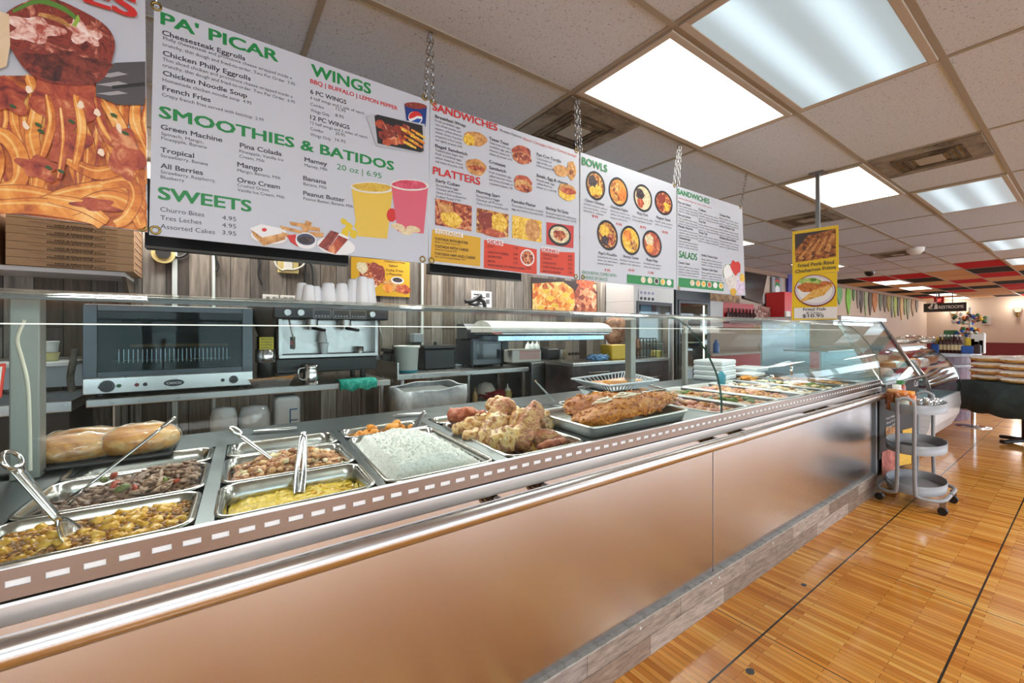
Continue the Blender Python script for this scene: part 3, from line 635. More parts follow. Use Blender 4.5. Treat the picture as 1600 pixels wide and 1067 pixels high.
for x, y, w, h, m in ((256, 236, 18, 11, bread), (225, 242, 9, 9, dishy), (258, 372, 16, 13, bread), (262, 378, 13, 4, dish2), (478, 300, 15, 10, sauce), (478, 322, 15, 7, bread), (480, 330, 15, 9, dish2), (484, 440, 14, 9, sauce), (484, 462, 14, 9, bread), (486, 475, 13, 6, dish2),
                      (668, 390, 12, 9, bread), (718, 388, 7, 15, bread), (720, 396, 5, 12, dish), (696, 484, 14, 10, bread), (696, 508, 13, 8, dishy), (700, 488, 12, 5, sauce)):
    if (x, y) in ((258, 372), (478, 300), (484, 440), (668, 390), (696, 484)): F.cut(m2, 'sandwich_print')
    pr.oval(F, *K(x, y), w, h, m, 16, .2, .05)
F.cut(m2, 'sandwich_print')
L = MB(red_)
for a in (('SANDWICHES', *K(50, 96), 777, 12), ('PLATTERS', *K(52, 405), 750, 12.5)): heading(pr, m2, *a, red_, .02)
heading(pr, m2, 'SIDES', *K(316, 738), K(385, 0)[0], 6.5, red_, .01); heading(pr, m2, 'DRINKS', *K(579, 777), K(653, 0)[0], 6, red_, .01); heading(pr, m2, 'TOSTADAS', *K(68, 690), K(188, 0)[0], 5.5, gold, .01)
pr.word(L, 'Bacon | Sausage | Ham | Turkey Sausage', *K(487, 240), 901, 4.2, red_)
L.build('subheading_lettering', m2)
L = MB(dark)
pr.word(L, 'Protein Options:', *K(375, 200), K(480, 0)[0], 4.2, dark)
for t_, x, y, x1 in (('Breakfast Wrap', 62, 134, 208), ('Bagel Sandwich', 62, 275, 216), ('Texas Toast', 322, 240, 416), ('Croissant', 322, 352, 400), ('Sandwich', 322, 380, 402), ('Pan Con Tortilla', 550, 316, 667), ('Steak, Egg & cheese', 550, 418, 699),
                     ('Early Cuban', 66, 442, 179), ('Morning Start', 260, 495, 373), ('Pancake Platter', 430, 540, 546), ("Shrimp 'N Grits", 595, 575, 702)): pr.word(L, t_, *K(x, y), K(x1, 0)[0], 5, dark, .015)
def para(lines, x, y, x1, dy=18.5, cap=3.6, m=dark, KK=None):
    KK = KK or K
    for i, t_ in enumerate(lines): pr.word(L, t_, *KK(x, y+i*dy), KK(x+(x1-x)*min(1, .3+len(t_)/32), 0)[0], cap, m)
para(['Fresh scrambled eggs,', 'two sliced potato and', 'peppers, yellow american', 'cheese, choice of protein', 'wrapped in a flour tortilla', 'and tightly pressed. 6.95'], 62, 152, 190)
para(['Toasted plain bagel with', 'fresh scrambled eggs,', 'yellow American cheese', 'and choice of protein. 6.95'], 62, 293, 196)
para(['Texas toast with two', 'scrambled eggs, yellow', 'American cheese and', 'choice of protein. 6.95'], 322, 258, 430, 18)
para(['Fresh scrambled eggs,', 'yellow american cheese', 'and choice of protein on', 'a toasted croissant. 7.95'], 322, 400, 434, 18)
para(['Cuban bread with', 'egg tortilla and', 'butter pressed 6.95'], 550, 334, 640, 17); para(['Shaved steak, eggs,', 'yellow American', 'cheese on a roll 9.95'], 550, 438, 648, 17)
para(['Scrambled eggs', 'Choice of Protein', 'Choice of Grits or Home Fries', 'Cuban Toast 7.95'], 66, 462, 212, 18); para(['Scrambled Eggs', 'Choice of Protein', 'Choice of Grits or Home Fries 6.95'], 260, 514, 412, 18)
para(['Three buttermilk pancakes, scrambled', 'eggs and choice of protein 8.95'], 430, 560, 580, 17); para(['Butter grits topped with grilled shrimp', 'scallions and bacon 10.95'], 595, 595, 740, 16)
for t_, x, y, x1 in (('TOSTADA WITH BUTTER', 60, 722, 220), ('TOSTADA WITH CHEESE', 60, 758, 222), ('TOSTADA HAM AND CHEESE', 58, 793, 254)): pr.word(L, t_, *K(x, y), K(x1, 0)[0], 4.4, black_, .01)
for t_, x, y, x1 in (('Butter on Cuban Toast 2.95', 62, 735, 180), ('American Cheese 3.95', 62, 771, 165), ('Ham and Provolone Cheese. 5.75', 60, 806, 205)): pr.word(L, t_, *K(x, y), K(x1, 0)[0], 3, black_)
for t_, p_, y in (('EGGS', '1.95', 756), ('GRITS W/ CHEESE', '3.95', 785), ('HOME FRIES', '2.95', 806), ('BACON', '3.75', 828), ('PLAIN BAGEL W/ CREAM CHEESE', '3.95', 847)):
    long = len(t_) > 20; pr.word(L, t_, *K(316, y), K(316+len(t_)*(6.6 if long else 6.6), 0)[0], 3.6, black_, .008); pr.word(L, p_, *K(500 if long else 438, y+(14 if long else 10)), K(522 if long else 458, 0)[0], 3.6, black_)
for t_, p_, y in (('CAPPUCCINO', '4.95', 797), ('COLADA', '2.95', 814), ('CORTADITO', '2.75', 836), ('CAFE CON LECHE', '3.95', 856), ('BOTTLE WATER', '1.95', 877)):
    pr.word(L, t_, *K(579, y), K(579+len(t_)*7.2, 0)[0], 3.6, black_, .008); pr.word(L, p_, *K(701, y+8), K(720, 0)[0], 3.6, black_)
L.build('item_lettering', m2)

# --- menu 3
m3 = board('menu_board', 'menu board with green BOWLS heading and seven round bowl photos', [(906.5, 238), (1056, 290), (1056, 452.5), (905.5, 437)], group='hanging menu boards', holes=((1053, 290), (910, 433)))
pr = Print(MY); F = PF(bread)
for k, (x, y, w, h) in enumerate(((832, 462, 47, 70), (942, 492, 47, 70), (1060, 522, 45, 66), (1160, 545, 43, 58), (890, 700, 50, 72), (1000, 725, 47, 70), (1105, 742, 46, 65))):
    w /= 3.077; h /= 3.077; u, v = K(x, y); pr.oval(F, u, v, w, h, black_, 26, .3); pr.oval(F, u, v, w*.84, h*.84, [dish, noodle, ricep, dish2, dish, dishy, sauce][k], 22, .3)
    pr.oval(F, u-w*.3, v-h*.3, w*.45, h*.42, [beans, dish, beans, meatb, dishy, noodle, ricep][k], 12, .3, .1); pr.oval(F, u+w*.3, v+h*.32, w*.4, h*.36, [dishy, noodle2, ricep, dishy, dish2, dish, sauce][k], 12, .3, .1)
    pr.oval(F, u-w*.25, v+h*.35, w*.36, h*.34, [dishy, dish, sauce, dish2, beans, dishy, noodle][k], 12, .3, .1); F.cut(m3, 'bowl_print')
pr.poly(F, [K(985, 888), K(1208, 913), K(1208, 952), K(985, 930)], green)
for k, (x, m) in enumerate(((1062, ricep), (1094, ricep), (1126, beans), (1156, dishy), (1186, white_))): pr.oval(F, *K(x, 914+k*3.4), 3.8, 5, cupw, 14, .1); pr.oval(F, *K(x, 914+k*3.4), 2.9, 3.9, m, 12, .1)
F.cut(m3, 'sauce_strip')
L = MB(green); heading(pr, m3, 'BOWLS', *K(768, 358), 948.6, 12, green, .02); heading(pr, m3, 'EACH BOWL COMES WITH', *K(770, 884), K(932, 0)[0], 5.2, green, .004); heading(pr, m3, 'CHOICE OF SAUCE', *K(770, 908), K(890, 0)[0], 5.2, green, .004)
for t_, x, y in (('8.95', 818, 612), ('9.95', 932, 650), ('8.95', 1048, 664), ('10.95', 1153, 688), ('9.95', 876, 872), ('10.95', 992, 872), ('11.95', 1085, 884)): pr.word(L, t_, *K(x, y), K(x+27, 0)[0], 3.8, red_, .01)
L.build('price_lettering', m3)
L = MB(dark)
for t_, x, y, x1 in (('Classic Chicken', 782, 535, 874), ('Chicken Fajita', 905, 568, 987), ('Mojo Pork', 1034, 598, 1085), ('Pepper Steak', 1127, 618, 1193), ("Papi's Picadillo", 848, 790, 935), ('Shrimp Creole', 966, 806, 1040), ('Ropa Vieja', 1078, 822, 1132)): pr.word(L, t_, *K(x, y), K(x1, 0)[0], 4.3, dark, .012)
for ls, x, y, x1 in ((['Grilled chicken, yellow', 'rice and beans, sweet', 'plantains, cheese'], 776, 552, 890), (['Marinated chicken over', 'yellow rice with grilled', 'peppers and onions'], 905, 585, 1000), (['Slow roasted pork, white', 'rice and black beans'], 1010, 612, 1110), (['Tender steak, peppers,', 'white rice and beans'], 1118, 634, 1205),
                     (['Ground beef with potato,', 'white rice, black beans,', 'sweet plantains'], 842, 806, 940), (['Shrimp in tomato sauce,', 'yellow rice, plantains'], 950, 822, 1050), (['Shredded beef, peppers,', 'white rice and beans'], 1064, 838, 1150)): para(ls, x, y, x1, 16, 3)
L.build('item_lettering', m3)

# --- menu 4
m4 = board('menu_board', 'menu board at the end of the row with green SANDWICHES and SALADS headings', [(1058, 291), (1159, 324), (1164, 462), (1057, 453)], group='hanging menu boards', holes=((1156, 324), (1060, 450)))
pr = Print(MY); F = PF(bread)
pr.poly(F, [K(1232, 903), K(1448, 927), K(1448, 969), K(1230, 948)], green)
for k, (x, m) in enumerate(((1298, ricep), (1326, noodle), (1352, dishy), (1380, sauce), (1408, white_), (1436, dishy))): pr.oval(F, *K(x, 929+k*2.8), 3.6, 4.8, cupw, 14, .1); pr.oval(F, *K(x, 929+k*2.8), 2.8, 3.8, m, 12, .1)
F.cut(m4, 'sauce_strip'); sal = speckle('print_salad', [(120, 126, 90), (200, 196, 186), (226, 222, 226), (196, 170, 60)], 60, .5, 0)
pr.oval(F, *K(1470, 880), 8, 14, pgreen, 12, .2, .1); pr.oval(F, *K(1470, 880), 7.4, 13, white_, 12, .2); pr.oval(F, *K(1500, 935), 13, 15, sal, 14, .2, .1); pr.oval(F, *K(1528, 945), 7, 15, speckle('print_lilac', [(150, 130, 160), (206, 190, 214), (232, 226, 238)], 70, .5, 0), 12, .2, .1)
pr.oval(F, *K(1506, 855), 8, 11, red_, 12, .2, .15); pr.oval(F, *K(1495, 972), 5, 6, gold, 10, .1, .1); pr.oval(F, *K(1538, 905), 4, 7, dishy, 10, .1, .1)
F.cut(m4, 'salad_print')
L = MB(green); heading(pr, m4, 'SANDWICHES', *K(1227, 500), 1108.5, 8.6, green, .02); heading(pr, m4, 'SALADS', *K(1235, 806), K(1320, 0)[0], 11, green, .02); pr.word(L, 'serve with fries or yuca 2.50 extra', *K(1230, 522), K(1390, 0)[0], 2.6, red_); L.build('subheading_lettering', m4)
L = MB(dark)
for t_, x, y, x1 in (('Pan con bistec', 1230, 545, 1290), ('Pan con Lechon', 1230, 605, 1290), ('Media Noche', 1230, 660, 1300), ('Cheeseburger', 1232, 715, 1290), ('Cuban', 1328, 580, 1362), ('Tuna Sub', 1328, 636, 1362), ('Turkey Club', 1328, 690, 1370), ('Chicken Philly', 1428, 605, 1480), ('Grilled Chicken Club', 1428, 660, 1500), ('Chicken Bacon Ranch', 1428, 715, 1508),
                     ('Caesar Salad', 1232, 835, 1285), ('Grilled Chicken Salad', 1342, 800, 1418), ('Chicken Cobb Salad', 1342, 866, 1418)): pr.word(L, t_, *K(x, y), K(x1, 0)[0], 3.8, dark, .01)
W3 = ['Steak, grilled onions, lettuce', 'tomato, mayo and potato', 'sticks on Cuban bread 9.95']
for x, ys, x1 in ((1232, (560, 620, 675, 730), 1325), (1328, (595, 650, 704), 1424), (1428, (620, 675, 730), 1520)):
    for y in ys: para(W3, x, y, x1, 13, 2.6)
para(W3+['croutons and dressing'], 1232, 852, 1330, 13, 2.6); para(W3, 1342, 818, 1440, 13, 2.6); para(W3, 1342, 882, 1440, 13, 2.6)
L.build('item_lettering', m4)

# --- chains from the ceiling grid to the boards
mch = M('chain_metal', (176, 176, 178), .25, 1)
def chain(pt, pb, label):
    mb = MB(mch); n = max(2, int((pt-pb).length/.026)); d = (pb-pt)/n; side = Vector((1, 0, 0)); R = d.normalized()
    other = R.cross(side).normalized()
    for k in range(n):
        cpt = pt+d*(k+.5); s_ = side if k % 2 else other
        mb.tube([cpt+R*(.018*math.cos(2*math.pi*i/10))+s_*(.0085*math.sin(2*math.pi*i/10)) for i in range(10)], .0026, 5, closed=True)
    o = mb.build('hanging_chain'); tag(o, label, 'chain', 'menu board chains')
for (ut, vt), (ub, vb), lb in (((671, 49), (664, 152), 'chain on the left at the seam of the PA\' PICAR and platters boards'), ((674, 49), (676, 159), 'chain on the right at the seam of the PA\' PICAR and platters boards'), ((899, 152), (901, 235), 'chain on the left at the seam of the platters and bowls boards'), ((903, 152), (908, 238), 'chain on the right at the seam of the platters and bowls boards'),
                               ((1060.5, 226), (1053, 289), 'chain on the left at the seam of the bowls and salads boards'), ((1063.5, 226), (1060, 291), 'chain on the right at the seam of the bowls and salads boards'), ((1166.5, 272), (1157, 323), 'chain at the free end of the salads board')):
    chain(atY(ut, vt, MY), atY(ub, vb, MY), lb)
chain(atZ(240, -70, CEIL)+Vector((0, 0, 0)), atY(244.5, 10, MY), 'chain at the left top corner of the PA\' PICAR board')
# ================================================================ HOT FOOD COUNTER
ss = steel('brushed_steel', (200, 195, 191), .33, (.5, 6, 12), .03, 10); sp_ = steel('polished_steel', (206, 206, 206), .14, (1, 1, 1), .06); sdk = steel('deck_steel', (112, 118, 120), .36, (3, 1, 1), .08, 6)
spanel = steel('front_panel_steel', (210, 211, 213), .25, (1.5, 1, .5), .035, 2); pan_m = steel('pan_steel', (196, 196, 192), .2, (1, 1, 1), .08)
blackp = M('black_plastic', (24, 24, 26), .4); dkgrey = M('dark_grey_metal', (92, 96, 98), .35, .6); postm = M('post_steel', (132, 132, 126), .4, .3); dark_in = M('dark_gap', (14, 14, 14), .8)
planks('weathered_kick', (0, 2), .62, .088, [(130, 114, 102), (182, 168, 156), (152, 132, 116), (108, 96, 88), (196, 184, 176)], streak=(9, 60, 1), mortar=(60, 54, 50), ms=.0012, rough=.5, grain=.55)
DZ = .985
sh = lambda x, y: x+.06*(y-1.2)          # the wells run back at a slight slant
XA, XB = -1.15, 4.76
ctr = T('food_counter', 'long stainless steel hot food counter with curved glass and a steel handrail', 'food counter', (1.8, 1.6, 0))
for x0, x1 in ((XA, 2.114), (2.126, XB)): MB(spanel).box(x0, x1, 1.172, 1.19, .178, .905).build('front_panel', ctr, bevel=.002)
MB(ss).box(2.114, 2.126, 1.178, 1.19, .178, .905).build('panel_seam', ctr)
kb = MB(MATS['weathered_kick']).box(XA, XB-.01, 1.152, 1.17, 0, .172); kb.build('kick_board', ctr)
kt = MB(speckle('pale_grey_laminate', [(120, 118, 112), (168, 166, 160), (186, 184, 178)], 20, .45, .1)).box(XA, XB-.01, 1.15, 1.1719, .172, .18); kt.build('kick_trim', ctr)
for x in (2.14, 2.06, 1.5, 3.2, 4.35, 2.75): MB(M('bolt_white', (220, 220, 216), .3)).cyl((x, 1.1525, .15), (x, 1.148, .15), .006, n=8).build('screw_cap', ctr)
# slotted fascia: a lip, a strip cut with slots, and a lower bar
fa = MB(ss); fa.prism([(1.1225, .998), (1.124, 1.003), (1.1345, 1.004), (1.1345, .95), (1.1285, .95), (1.1285, .998)], XA, XB); fa.build('glass_ledge', ctr)
# strip rebuilt as bars so that the slots are open: top bar, bottom bar and webs between slots
sl = MB(steel('fascia_steel', (146, 134, 126), .25, (.5, 6, 12), .03, 10)); y0, y1 = 1.122, 1.1275
sl.box(XA, XB, y0, y1, .9805, 1.001); sl.box(XA, XB, y0, y1, .9465, .9685)
x = -.6
while x < XB:
    r_ = .0048; zc_ = .9745; n_ = 5
    # web between two slots with rounded slot ends
    L_ = [(x-.009+(-r_+r_*math.cos(math.pi*(k/n_-.5))), zc_+.0065*math.sin(math.pi*(k/n_-.5))) for k in range(n_+1)]; R_2 = [(2*x-a, b_) for a, b_ in L_][::-1]
    pts = [(x-.009-r_, .9685)]+[(x-.009+(-r_*math.cos(math.pi*(k/n_-.5))), zc_+.006*math.sin(math.pi*(k/n_-.5))) for k in range(n_+1)]+[(x-.009-r_, .9805), (x+.009+r_, .9805)]+[(x+.009+(r_*math.cos(math.pi*(k/n_-.5))), zc_-.006*math.sin(math.pi*(k/n_-.5))) for k in range(n_+1)]+[(x+.009+r_, .9685)]
    sl.box(x-.009, x+.009, y0, y1, .9685, .9805); x += .0495
sl.build('slotted_strip', ctr)
MB(M('slot_light_white', (238, 240, 240), .45)).box(XA, XB, 1.1245, 1.1255, .9686, .9804).build('slot_light_white', ctr)  # white colour here stands in for light shining through the slots
lb = MB(ss); lb.prism([(1.116, .938), (1.118, .9435), (1.172, .945), (1.172, .898), (1.128, .898), (1.116, .904)], XA, XB); lb.build('lower_bar', ctr)
MB(dark_in).box(XA, XB, 1.135, 1.172, .9451, .9464).build('shadow_gap', ctr)  # near-black strip, the shade of the gap put into its colour
# handrail
for x0, x1, br in ((XA, 2.19, (-.6, .735, .93, 2.02)), (2.205, 4.62, (2.3, 3.3, 3.5, 4.45))):
    hr = MB(steel('rail_steel', (214, 214, 214), .24, (.5, 8, 8), .03, 10)).cyl((x0, 1.07, .882), (x1, 1.07, .882), .027, n=32); o = hr.build('handrail', ctr)
    for k in br:
        b = MB(steel('bracket_steel', (120, 118, 116), .2)).cyl((k, 1.172, .882), (k, 1.085, .882), .02, n=18).cyl((k, 1.172, .882), (k, 1.166, .882), .027, n=18); b.build('rail_bracket', o)
MB(sp_).cyl((2.19, 1.07, .882), (2.205, 1.07, .882), .028, n=32).build('rail_joint', ctr)
# deck strips between the wells
dk = MB(sdk)
def strip_q(xa, xb, ya, yb, z0=DZ-.03, z1=DZ):
    P_ = [(sh(xa, ya), ya), (sh(xb, ya), ya), (sh(xb, yb), yb), (sh(xa, yb), yb)]
    dk.hexa([(a, b_, z0) for a, b_ in P_], [(a, b_, z1) for a, b_ in P_])
YA, YD, YE = 1.172, 1.955, 2.25
wells = [(-.395, -.028), (.008, .385), (.41, .785), (.835, 1.215), (2.2, 2.54), (2.6, 2.94), (3.0, 3.34), (3.4, 3.74), (3.8, 4.14), (4.2, 4.54)]
edges = [XA-.1]+[k for w in wells for k in w]+[XB]
for k in range(0, len(edges), 2): strip_q(edges[k], edges[k+1], YA, YD)
strip_q(XA-.1, XB-.05, YD, YE); dk.box(XA, XB, 1.15, YA, DZ-.03, DZ); dk.build('deck', ctr)
bd = MB(ss).box(XA, XB-.02, YE+.01, YE+.03, .1, DZ-.03).box(XB-.03, XB-.012, 1.19, YE, .02, DZ-.03); bd.build('carcass', ctr)
MB(dark_in).box(XA, XB-.04, 1.2, 2.2, .60, .62).build('well_floor', ctr)
ep = MB(M('end_panel_blue_grey', (132, 146, 158), .35, .4)).box(XB-.012, XB+.02, 1.152, 2.2, .05, .94); ep.build('end_panel', ctr)
MB(blackp).box(XB+.02, XB+.055, 1.16, 2.2, .05, .985).build('end_gasket', ctr)
# curved glass: front rising from the ledge and turning back into a flat top
G0 = [(1.131, 1.006), (1.131, 1.06), (1.137, 1.12), (1.153, 1.19), (1.178, 1.25), (1.21, 1.31), (1.245, 1.362), (1.282, 1.41), (1.322, 1.45), (1.37, 1.48), (1.425, 1.502), (1.50, 1.516), (1.62, 1.523), (1.78, 1.526)]
G1 = [(p.x, p.y) for p in smooth_path([(a, b, 0) for a, b in G0], 4)]
gl = glass('counter_glass', (248, 253, 251), .002, .85, .016, 7); gl_clean = glass('case_glass', (244, 252, 252), .035, .85)
gedge = M('glass_edge', (60, 98, 92), .2)
def curved(x0, x1):
    mb = MB(gl); n = len(G1); t_ = .006
    N = []
    for i, p in enumerate(G1):
        a = Vector(G1[max(0, i-1)]); b_ = Vector(G1[min(n-1, i+1)]); d = (b_-a).normalized(); N.append(Vector((d.y, -d.x)))
    A = [(p[0], p[1]) for p in G1]; B_ = [(p[0]-N[i].x*t_, p[1]-N[i].y*t_) for i, p in enumerate(G1)]
    vs = [(x_, *p) for x_ in (x0, x1) for p in A]+[(x_, *p) for x_ in (x0, x1) for p in B_]
    fs = [(i, i+1, n+i+1, n+i) for i in range(n-1)]; mb.add(vs, fs, True)
    mb.add(vs, [(2*n+i, 3*n+i, 3*n+i+1, 2*n+i+1) for i in range(n-1)], True)
    mb.mat(gedge); mb.add(vs, [(i, i+1, 2*n+i+1, 2*n+i) for i in range(n-1)]+[(n+i, n+i+1, 3*n+i+1, 3*n+i) for i in range(n-1)]+[(n-1, 2*n-1, 4*n-1, 3*n-1)])
    return mb.build('curved_glass', ctr, fix=False)
curved(-.9, 2.116); curved(2.124, XB)
# clear end pane at the right and at the left
def endpane(x):
    mb = MB(gl_clean); P_ = [(x, p[0]+.008, p[1]-.006) for p in G1]+[(x, 1.78, 1.0)]
    mb.hexa([(a, b_, c_) for a, b_, c_ in P_], [(a+.006, b_, c_) for a, b_, c_ in P_]); mb.build('end_glass', ctr)
endpane(XB-.01); endpane(-.62)
for x0_, x1_ in ((-.42, 2.1), (2.14, XB-.05)): MB(emit('added_glow_line', (250, 246, 236), 1.1)).cyl((x0_, 1.328, 1.437), (x1_, 1.328, 1.437), .0014, n=8).build('glow_strip', ctr)  # glowing strip added for food light and a reflected line in the glass
for x_ in (.15, 1.2, 2.9, 4.0):  # unseen area lamps added under the glass top to brighten the food
    l = bpy.data.lights.new('food_fill_light', 'AREA'); l.shape = 'RECTANGLE'; l.size = .9; l.size_y = .03; l.energy = 2.6; l.color = (1, .97, .92)
    o = bpy.data.objects.new('food_fill_light', l); C.objects.link(o); o.location = (x_, 1.745, 1.505); o.rotation_euler = (-.25, 0, 0)
# glass posts
def post(u, y, w, zt, name='glass_post'):
    p = atY(u, 600, y); MB(postm).box(p.x-w/2, p.x+w/2, y-w/2, y+w/2, DZ, zt).build(name, ctr, bevel=.004)
post(985, 1.83, .05, 1.50); post(44, 1.87, .062, 1.522); post(1070, 2.0, .036, 1.52)
MB(dkgrey).box(-.62, XB-.05, 1.772, 1.788, 1.512, 1.5255).build('top_rail', ctr)
# cable hanging beside the left column
cb = MB(M('cable_white', (200, 196, 180), .5)).tube(smooth_path([atY(38, 500, 1.74), atY(27, 530, 1.74), atY(34, 560, 1.74), atY(43, 600, 1.74), atY(46, 660, 1.74), atY(47, 735, 1.74)]), .0045, 8)
one(cb, 'power_cable', 'pale cable hanging down beside the grey column at the left of the counter', 'cable')
# sign in red frame at the left glass end
t = T('price_sign', 'small white sign with a red rounded frame at the left edge of the glass', 'sign', (-.43, 1.33, DZ))
q = [atY(-40, 575, 1.33), atY(9, 567, 1.33), atY(2, 622, 1.33), atY(-50, 630, 1.33)]
MB(M('sign_red', (206, 52, 36), .4)).hexa([p for p in q], [p+Vector((0, .006, 0)) for p in q]).build('frame', t, bevel=.004)
cc = sum(q, Vector())/4; q2 = [cc+(p-cc)*.82 for p in q]
MB(M('sign_paper', (225, 224, 220), .5)).hexa([p+Vector((0, -.001, 0)) for p in q2], [p+Vector((0, .001, 0)) for p in q2]).build('card', t)
MB(M('sign_acrylic', (180, 190, 190), .3)).box(cc.x-.006, cc.x+.006, 1.337, 1.345, DZ, q[2].z+.02).build('stand', t)

# ---------------------------------------------------------------- pans and food
def rrect(x0, x1, y0, y1, r, n=4):
    P_ = []
    for cx, cyy, a0 in ((x1-r, y0+r, -90), (x1-r, y1-r, 0), (x0+r, y1-r, 90), (x0+r, y0+r, 180)):
        for k in range(n+1):
            a = math.radians(a0+90*k/n); P_.append((cx+r*math.cos(a), cyy+r*math.sin(a)))
    return P_
def pan_mesh(x0, x1, y0, y1, z, depth, rim=.014, mat=None, taper=.016, slant=True, rad=.035):
    mb = MB(mat or pan_m); f = sh if slant else (lambda a, b_: a)
    L_ = [(-.0, z-.006, rad+rim), (0, z, rad+rim), (rim*.6, z+.002, rad), (rim, z-.001, rad), (rim+taper*.3, z-depth*.3, rad), (rim+taper, z-depth*.93, rad), (rim+taper+.012, z-depth, rad*.7)]
    rings = [[(f(a, b_), b_, zz) for a, b_ in rrect(x0+i, x1-i, y0+i, y1-i, r)] for i, zz, r in L_]
    n = len(rings[0]); vs = [p for R in rings for p in R]; fs = [(k*n+i, k*n+(i+1) % n, (k+1)*n+(i+1) % n, (k+1)*n+i) for k in range(len(rings)-1) for i in range(n)]
    mb.add(vs, fs, True); mb.add(rings[-1], [tuple(range(n))]); return mb
def pan(x0, x1, y0, y1, label, depth=.1, z=DZ+.004, grp=None, **kw):
    mb = pan_mesh(x0, x1, y0, y1, z, depth, **kw)
    return one(mb, 'food_pan', label, 'food pan', grp, solid=.0018, fix=True)
def mound(mat, x0, x1, y0, y1, z, h, nx=48, ny=36, amp=.006, fr=60, edge=.18, slant=True, peak=None, base=.03):
    """food filling a pan: a closed body with an uneven top"""
    mb = MB(mat); f = sh if slant else (lambda a, b_: a); T_ = []
    for j in range(ny+1):
        for i in range(nx+1):
            s, t_ = i/nx, j/ny; ex = min(1, min(s, 1-s)/edge, min(t_, 1-t_)/edge); ex = ex*ex*(3-2*ex)
            # superellipse so that the corners are round
            a, b_ = 2*s-1, 2*t_-1; k = 1-.06*(a*a*b_*b_)
            x_ = (x0+x1)/2+a*k*(x1-x0)/2; y_ = (y0+y1)/2+b_*k*(y1-y0)/2
            hh = h*ex*(peak(s, t_) if peak else 1)
            zz = z+hh+amp*noise.noise(Vector((x_*fr, y_*fr, z*3)))+amp*.6*noise.noise(Vector((x_*fr*2.3, y_*fr*2.3, 5)))+amp*1.2*noise.noise(Vector((x_*fr*.3, y_*fr*.3, 9)))
            T_.append((f(x_, y_), y_, zz))
    w = nx+1; mb.add(T_, [(j*w+i, j*w+i+1, (j+1)*w+i+1, (j+1)*w+i) for j in range(ny) for i in range(nx)], True)
    ring = [i for i in range(nx+1)]+[j*w+nx for j in range(1, ny+1)]+[ny*w+i for i in range(nx-1, -1, -1)]+[j*w for j in range(ny-1, 0, -1)]
    Rg = [T_[i] for i in ring]; Bt = [(p[0], p[1], z-base) for p in Rg]; n = len(Rg)
    mb.add(Rg+Bt, [(i, n+i, n+(i+1) % n, (i+1) % n) for i in range(n)], True); mb.add(Bt, [tuple(range(n))]); return mb
def chunks(mb, mats, n, x0, x1, y0, y1, z, size, h=0, peak=None, flat=.7, amp=.25, lod=2, slant=True, elong=1.3, fr=2.):
    for k in range(n):
        s, t_ = random.random(), random.random(); x_ = x0+s*(x1-x0); y_ = y0+t_*(y1-y0)
        e = min(1, 4*min(s, 1-s), 4*min(t_, 1-t_)); zz = z+h*e*(peak(s, t_) if peak else 1)*random.uniform(.55, 1)
        q = size*random.uniform(.65, 1.25); mb.mat(random.choice(mats))
        mb.blob((sh(x_, y_) if slant else x_, y_, zz), (q*elong, q, q*flat), rotz(random.uniform(0, 6.3))@Matrix.Rotation(random.uniform(-.5, .5), 3, 'X'), amp, fr, lod)
def stuff(mb, name, label, cat): return one(mb, name, label, cat, None, 'stuff', fix=True)

fstew = speckle('stew_gravy', [(120, 74, 26), (176, 116, 40), (206, 144, 62), (168, 122, 74)], 40, .3, .5, detail=7)
fpot = speckle('potato', [(196, 140, 40), (230, 178, 66), (244, 206, 110)], 30, .35, .3); fmince = speckle('minced_meat', [(96, 66, 40), (148, 108, 70), (182, 142, 98)], 60, .5, .6)
fbeef = speckle('shredded_beef', [(84, 60, 46), (130, 98, 76), (160, 128, 102), (186, 156, 130)], 40, .45, .6); fbeef2 = speckle('dark_beef', [(70, 46, 34), (116, 80, 58), (146, 110, 84)], 40, .45, .6)
fpep = M('red_pepper', (176, 72, 44), .35); fpepg = M('green_pepper', (108, 116, 52), .4)
fchk = speckle('diced_chicken', [(150, 92, 42), (196, 138, 76), (222, 174, 116), (236, 200, 150)], 26, .4, .4); fchk2 = speckle('seared_chicken', [(104, 58, 26), (160, 98, 48), (206, 146, 84)], 26, .4, .4); fchk3 = M('onion_strip', (226, 206, 160), .4)
fyel = speckle('yellow_rice', [(190, 146, 0), (224, 184, 0), (240, 208, 14), (224, 166, 4)], 70, .3, .7, detail=7, dist=.006)
fyelo = speckle('orange_broth', [(196, 140, 16), (222, 170, 40), (206, 176, 30)], 18, .15, .3)
frice = speckle('white_rice', [(206, 208, 200), (236, 238, 232), (246, 248, 244), (250, 250, 248)], 120, .5, .9, detail=7, dist=.006)
forange = speckle('fried_plantain', [(190, 104, 20), (226, 150, 44), (240, 184, 84)], 24, .35, .3)
fturk = speckle('roast_turkey_skin', [(60, 32, 16), (160, 100, 46), (214, 164, 92), (232, 198, 140), (140, 80, 48), (204, 144, 84), (74, 40, 22)], 17, .32, .5, detail=9, dist=.008)
fturk2 = speckle('roast_turkey_flesh', [(70, 36, 24), (176, 100, 70), (222, 156, 118), (150, 82, 58), (218, 178, 116), (196, 126, 94), (80, 42, 28)], 18, .36, .6, detail=9, stretch=(1, 1, 2.2), dist=.01)
fham = speckle('turkey_neck', [(130, 60, 40), (176, 92, 62), (196, 120, 80)], 40, .35, .7, 'voro'); fjus = speckle('roasting_juice', [(84, 56, 22), (140, 102, 40), (176, 138, 60)], 12, .1, .2)
fbrd = speckle('bread_crumb_crust', [(110, 56, 10), (176, 100, 22), (206, 130, 36), (222, 158, 66)], 60, .55, .9, detail=9, dist=.006); fbrd2 = speckle('dark_crumb_crust', [(110, 50, 20), (166, 90, 32), (198, 126, 52)], 50, .55, .9, detail=9)
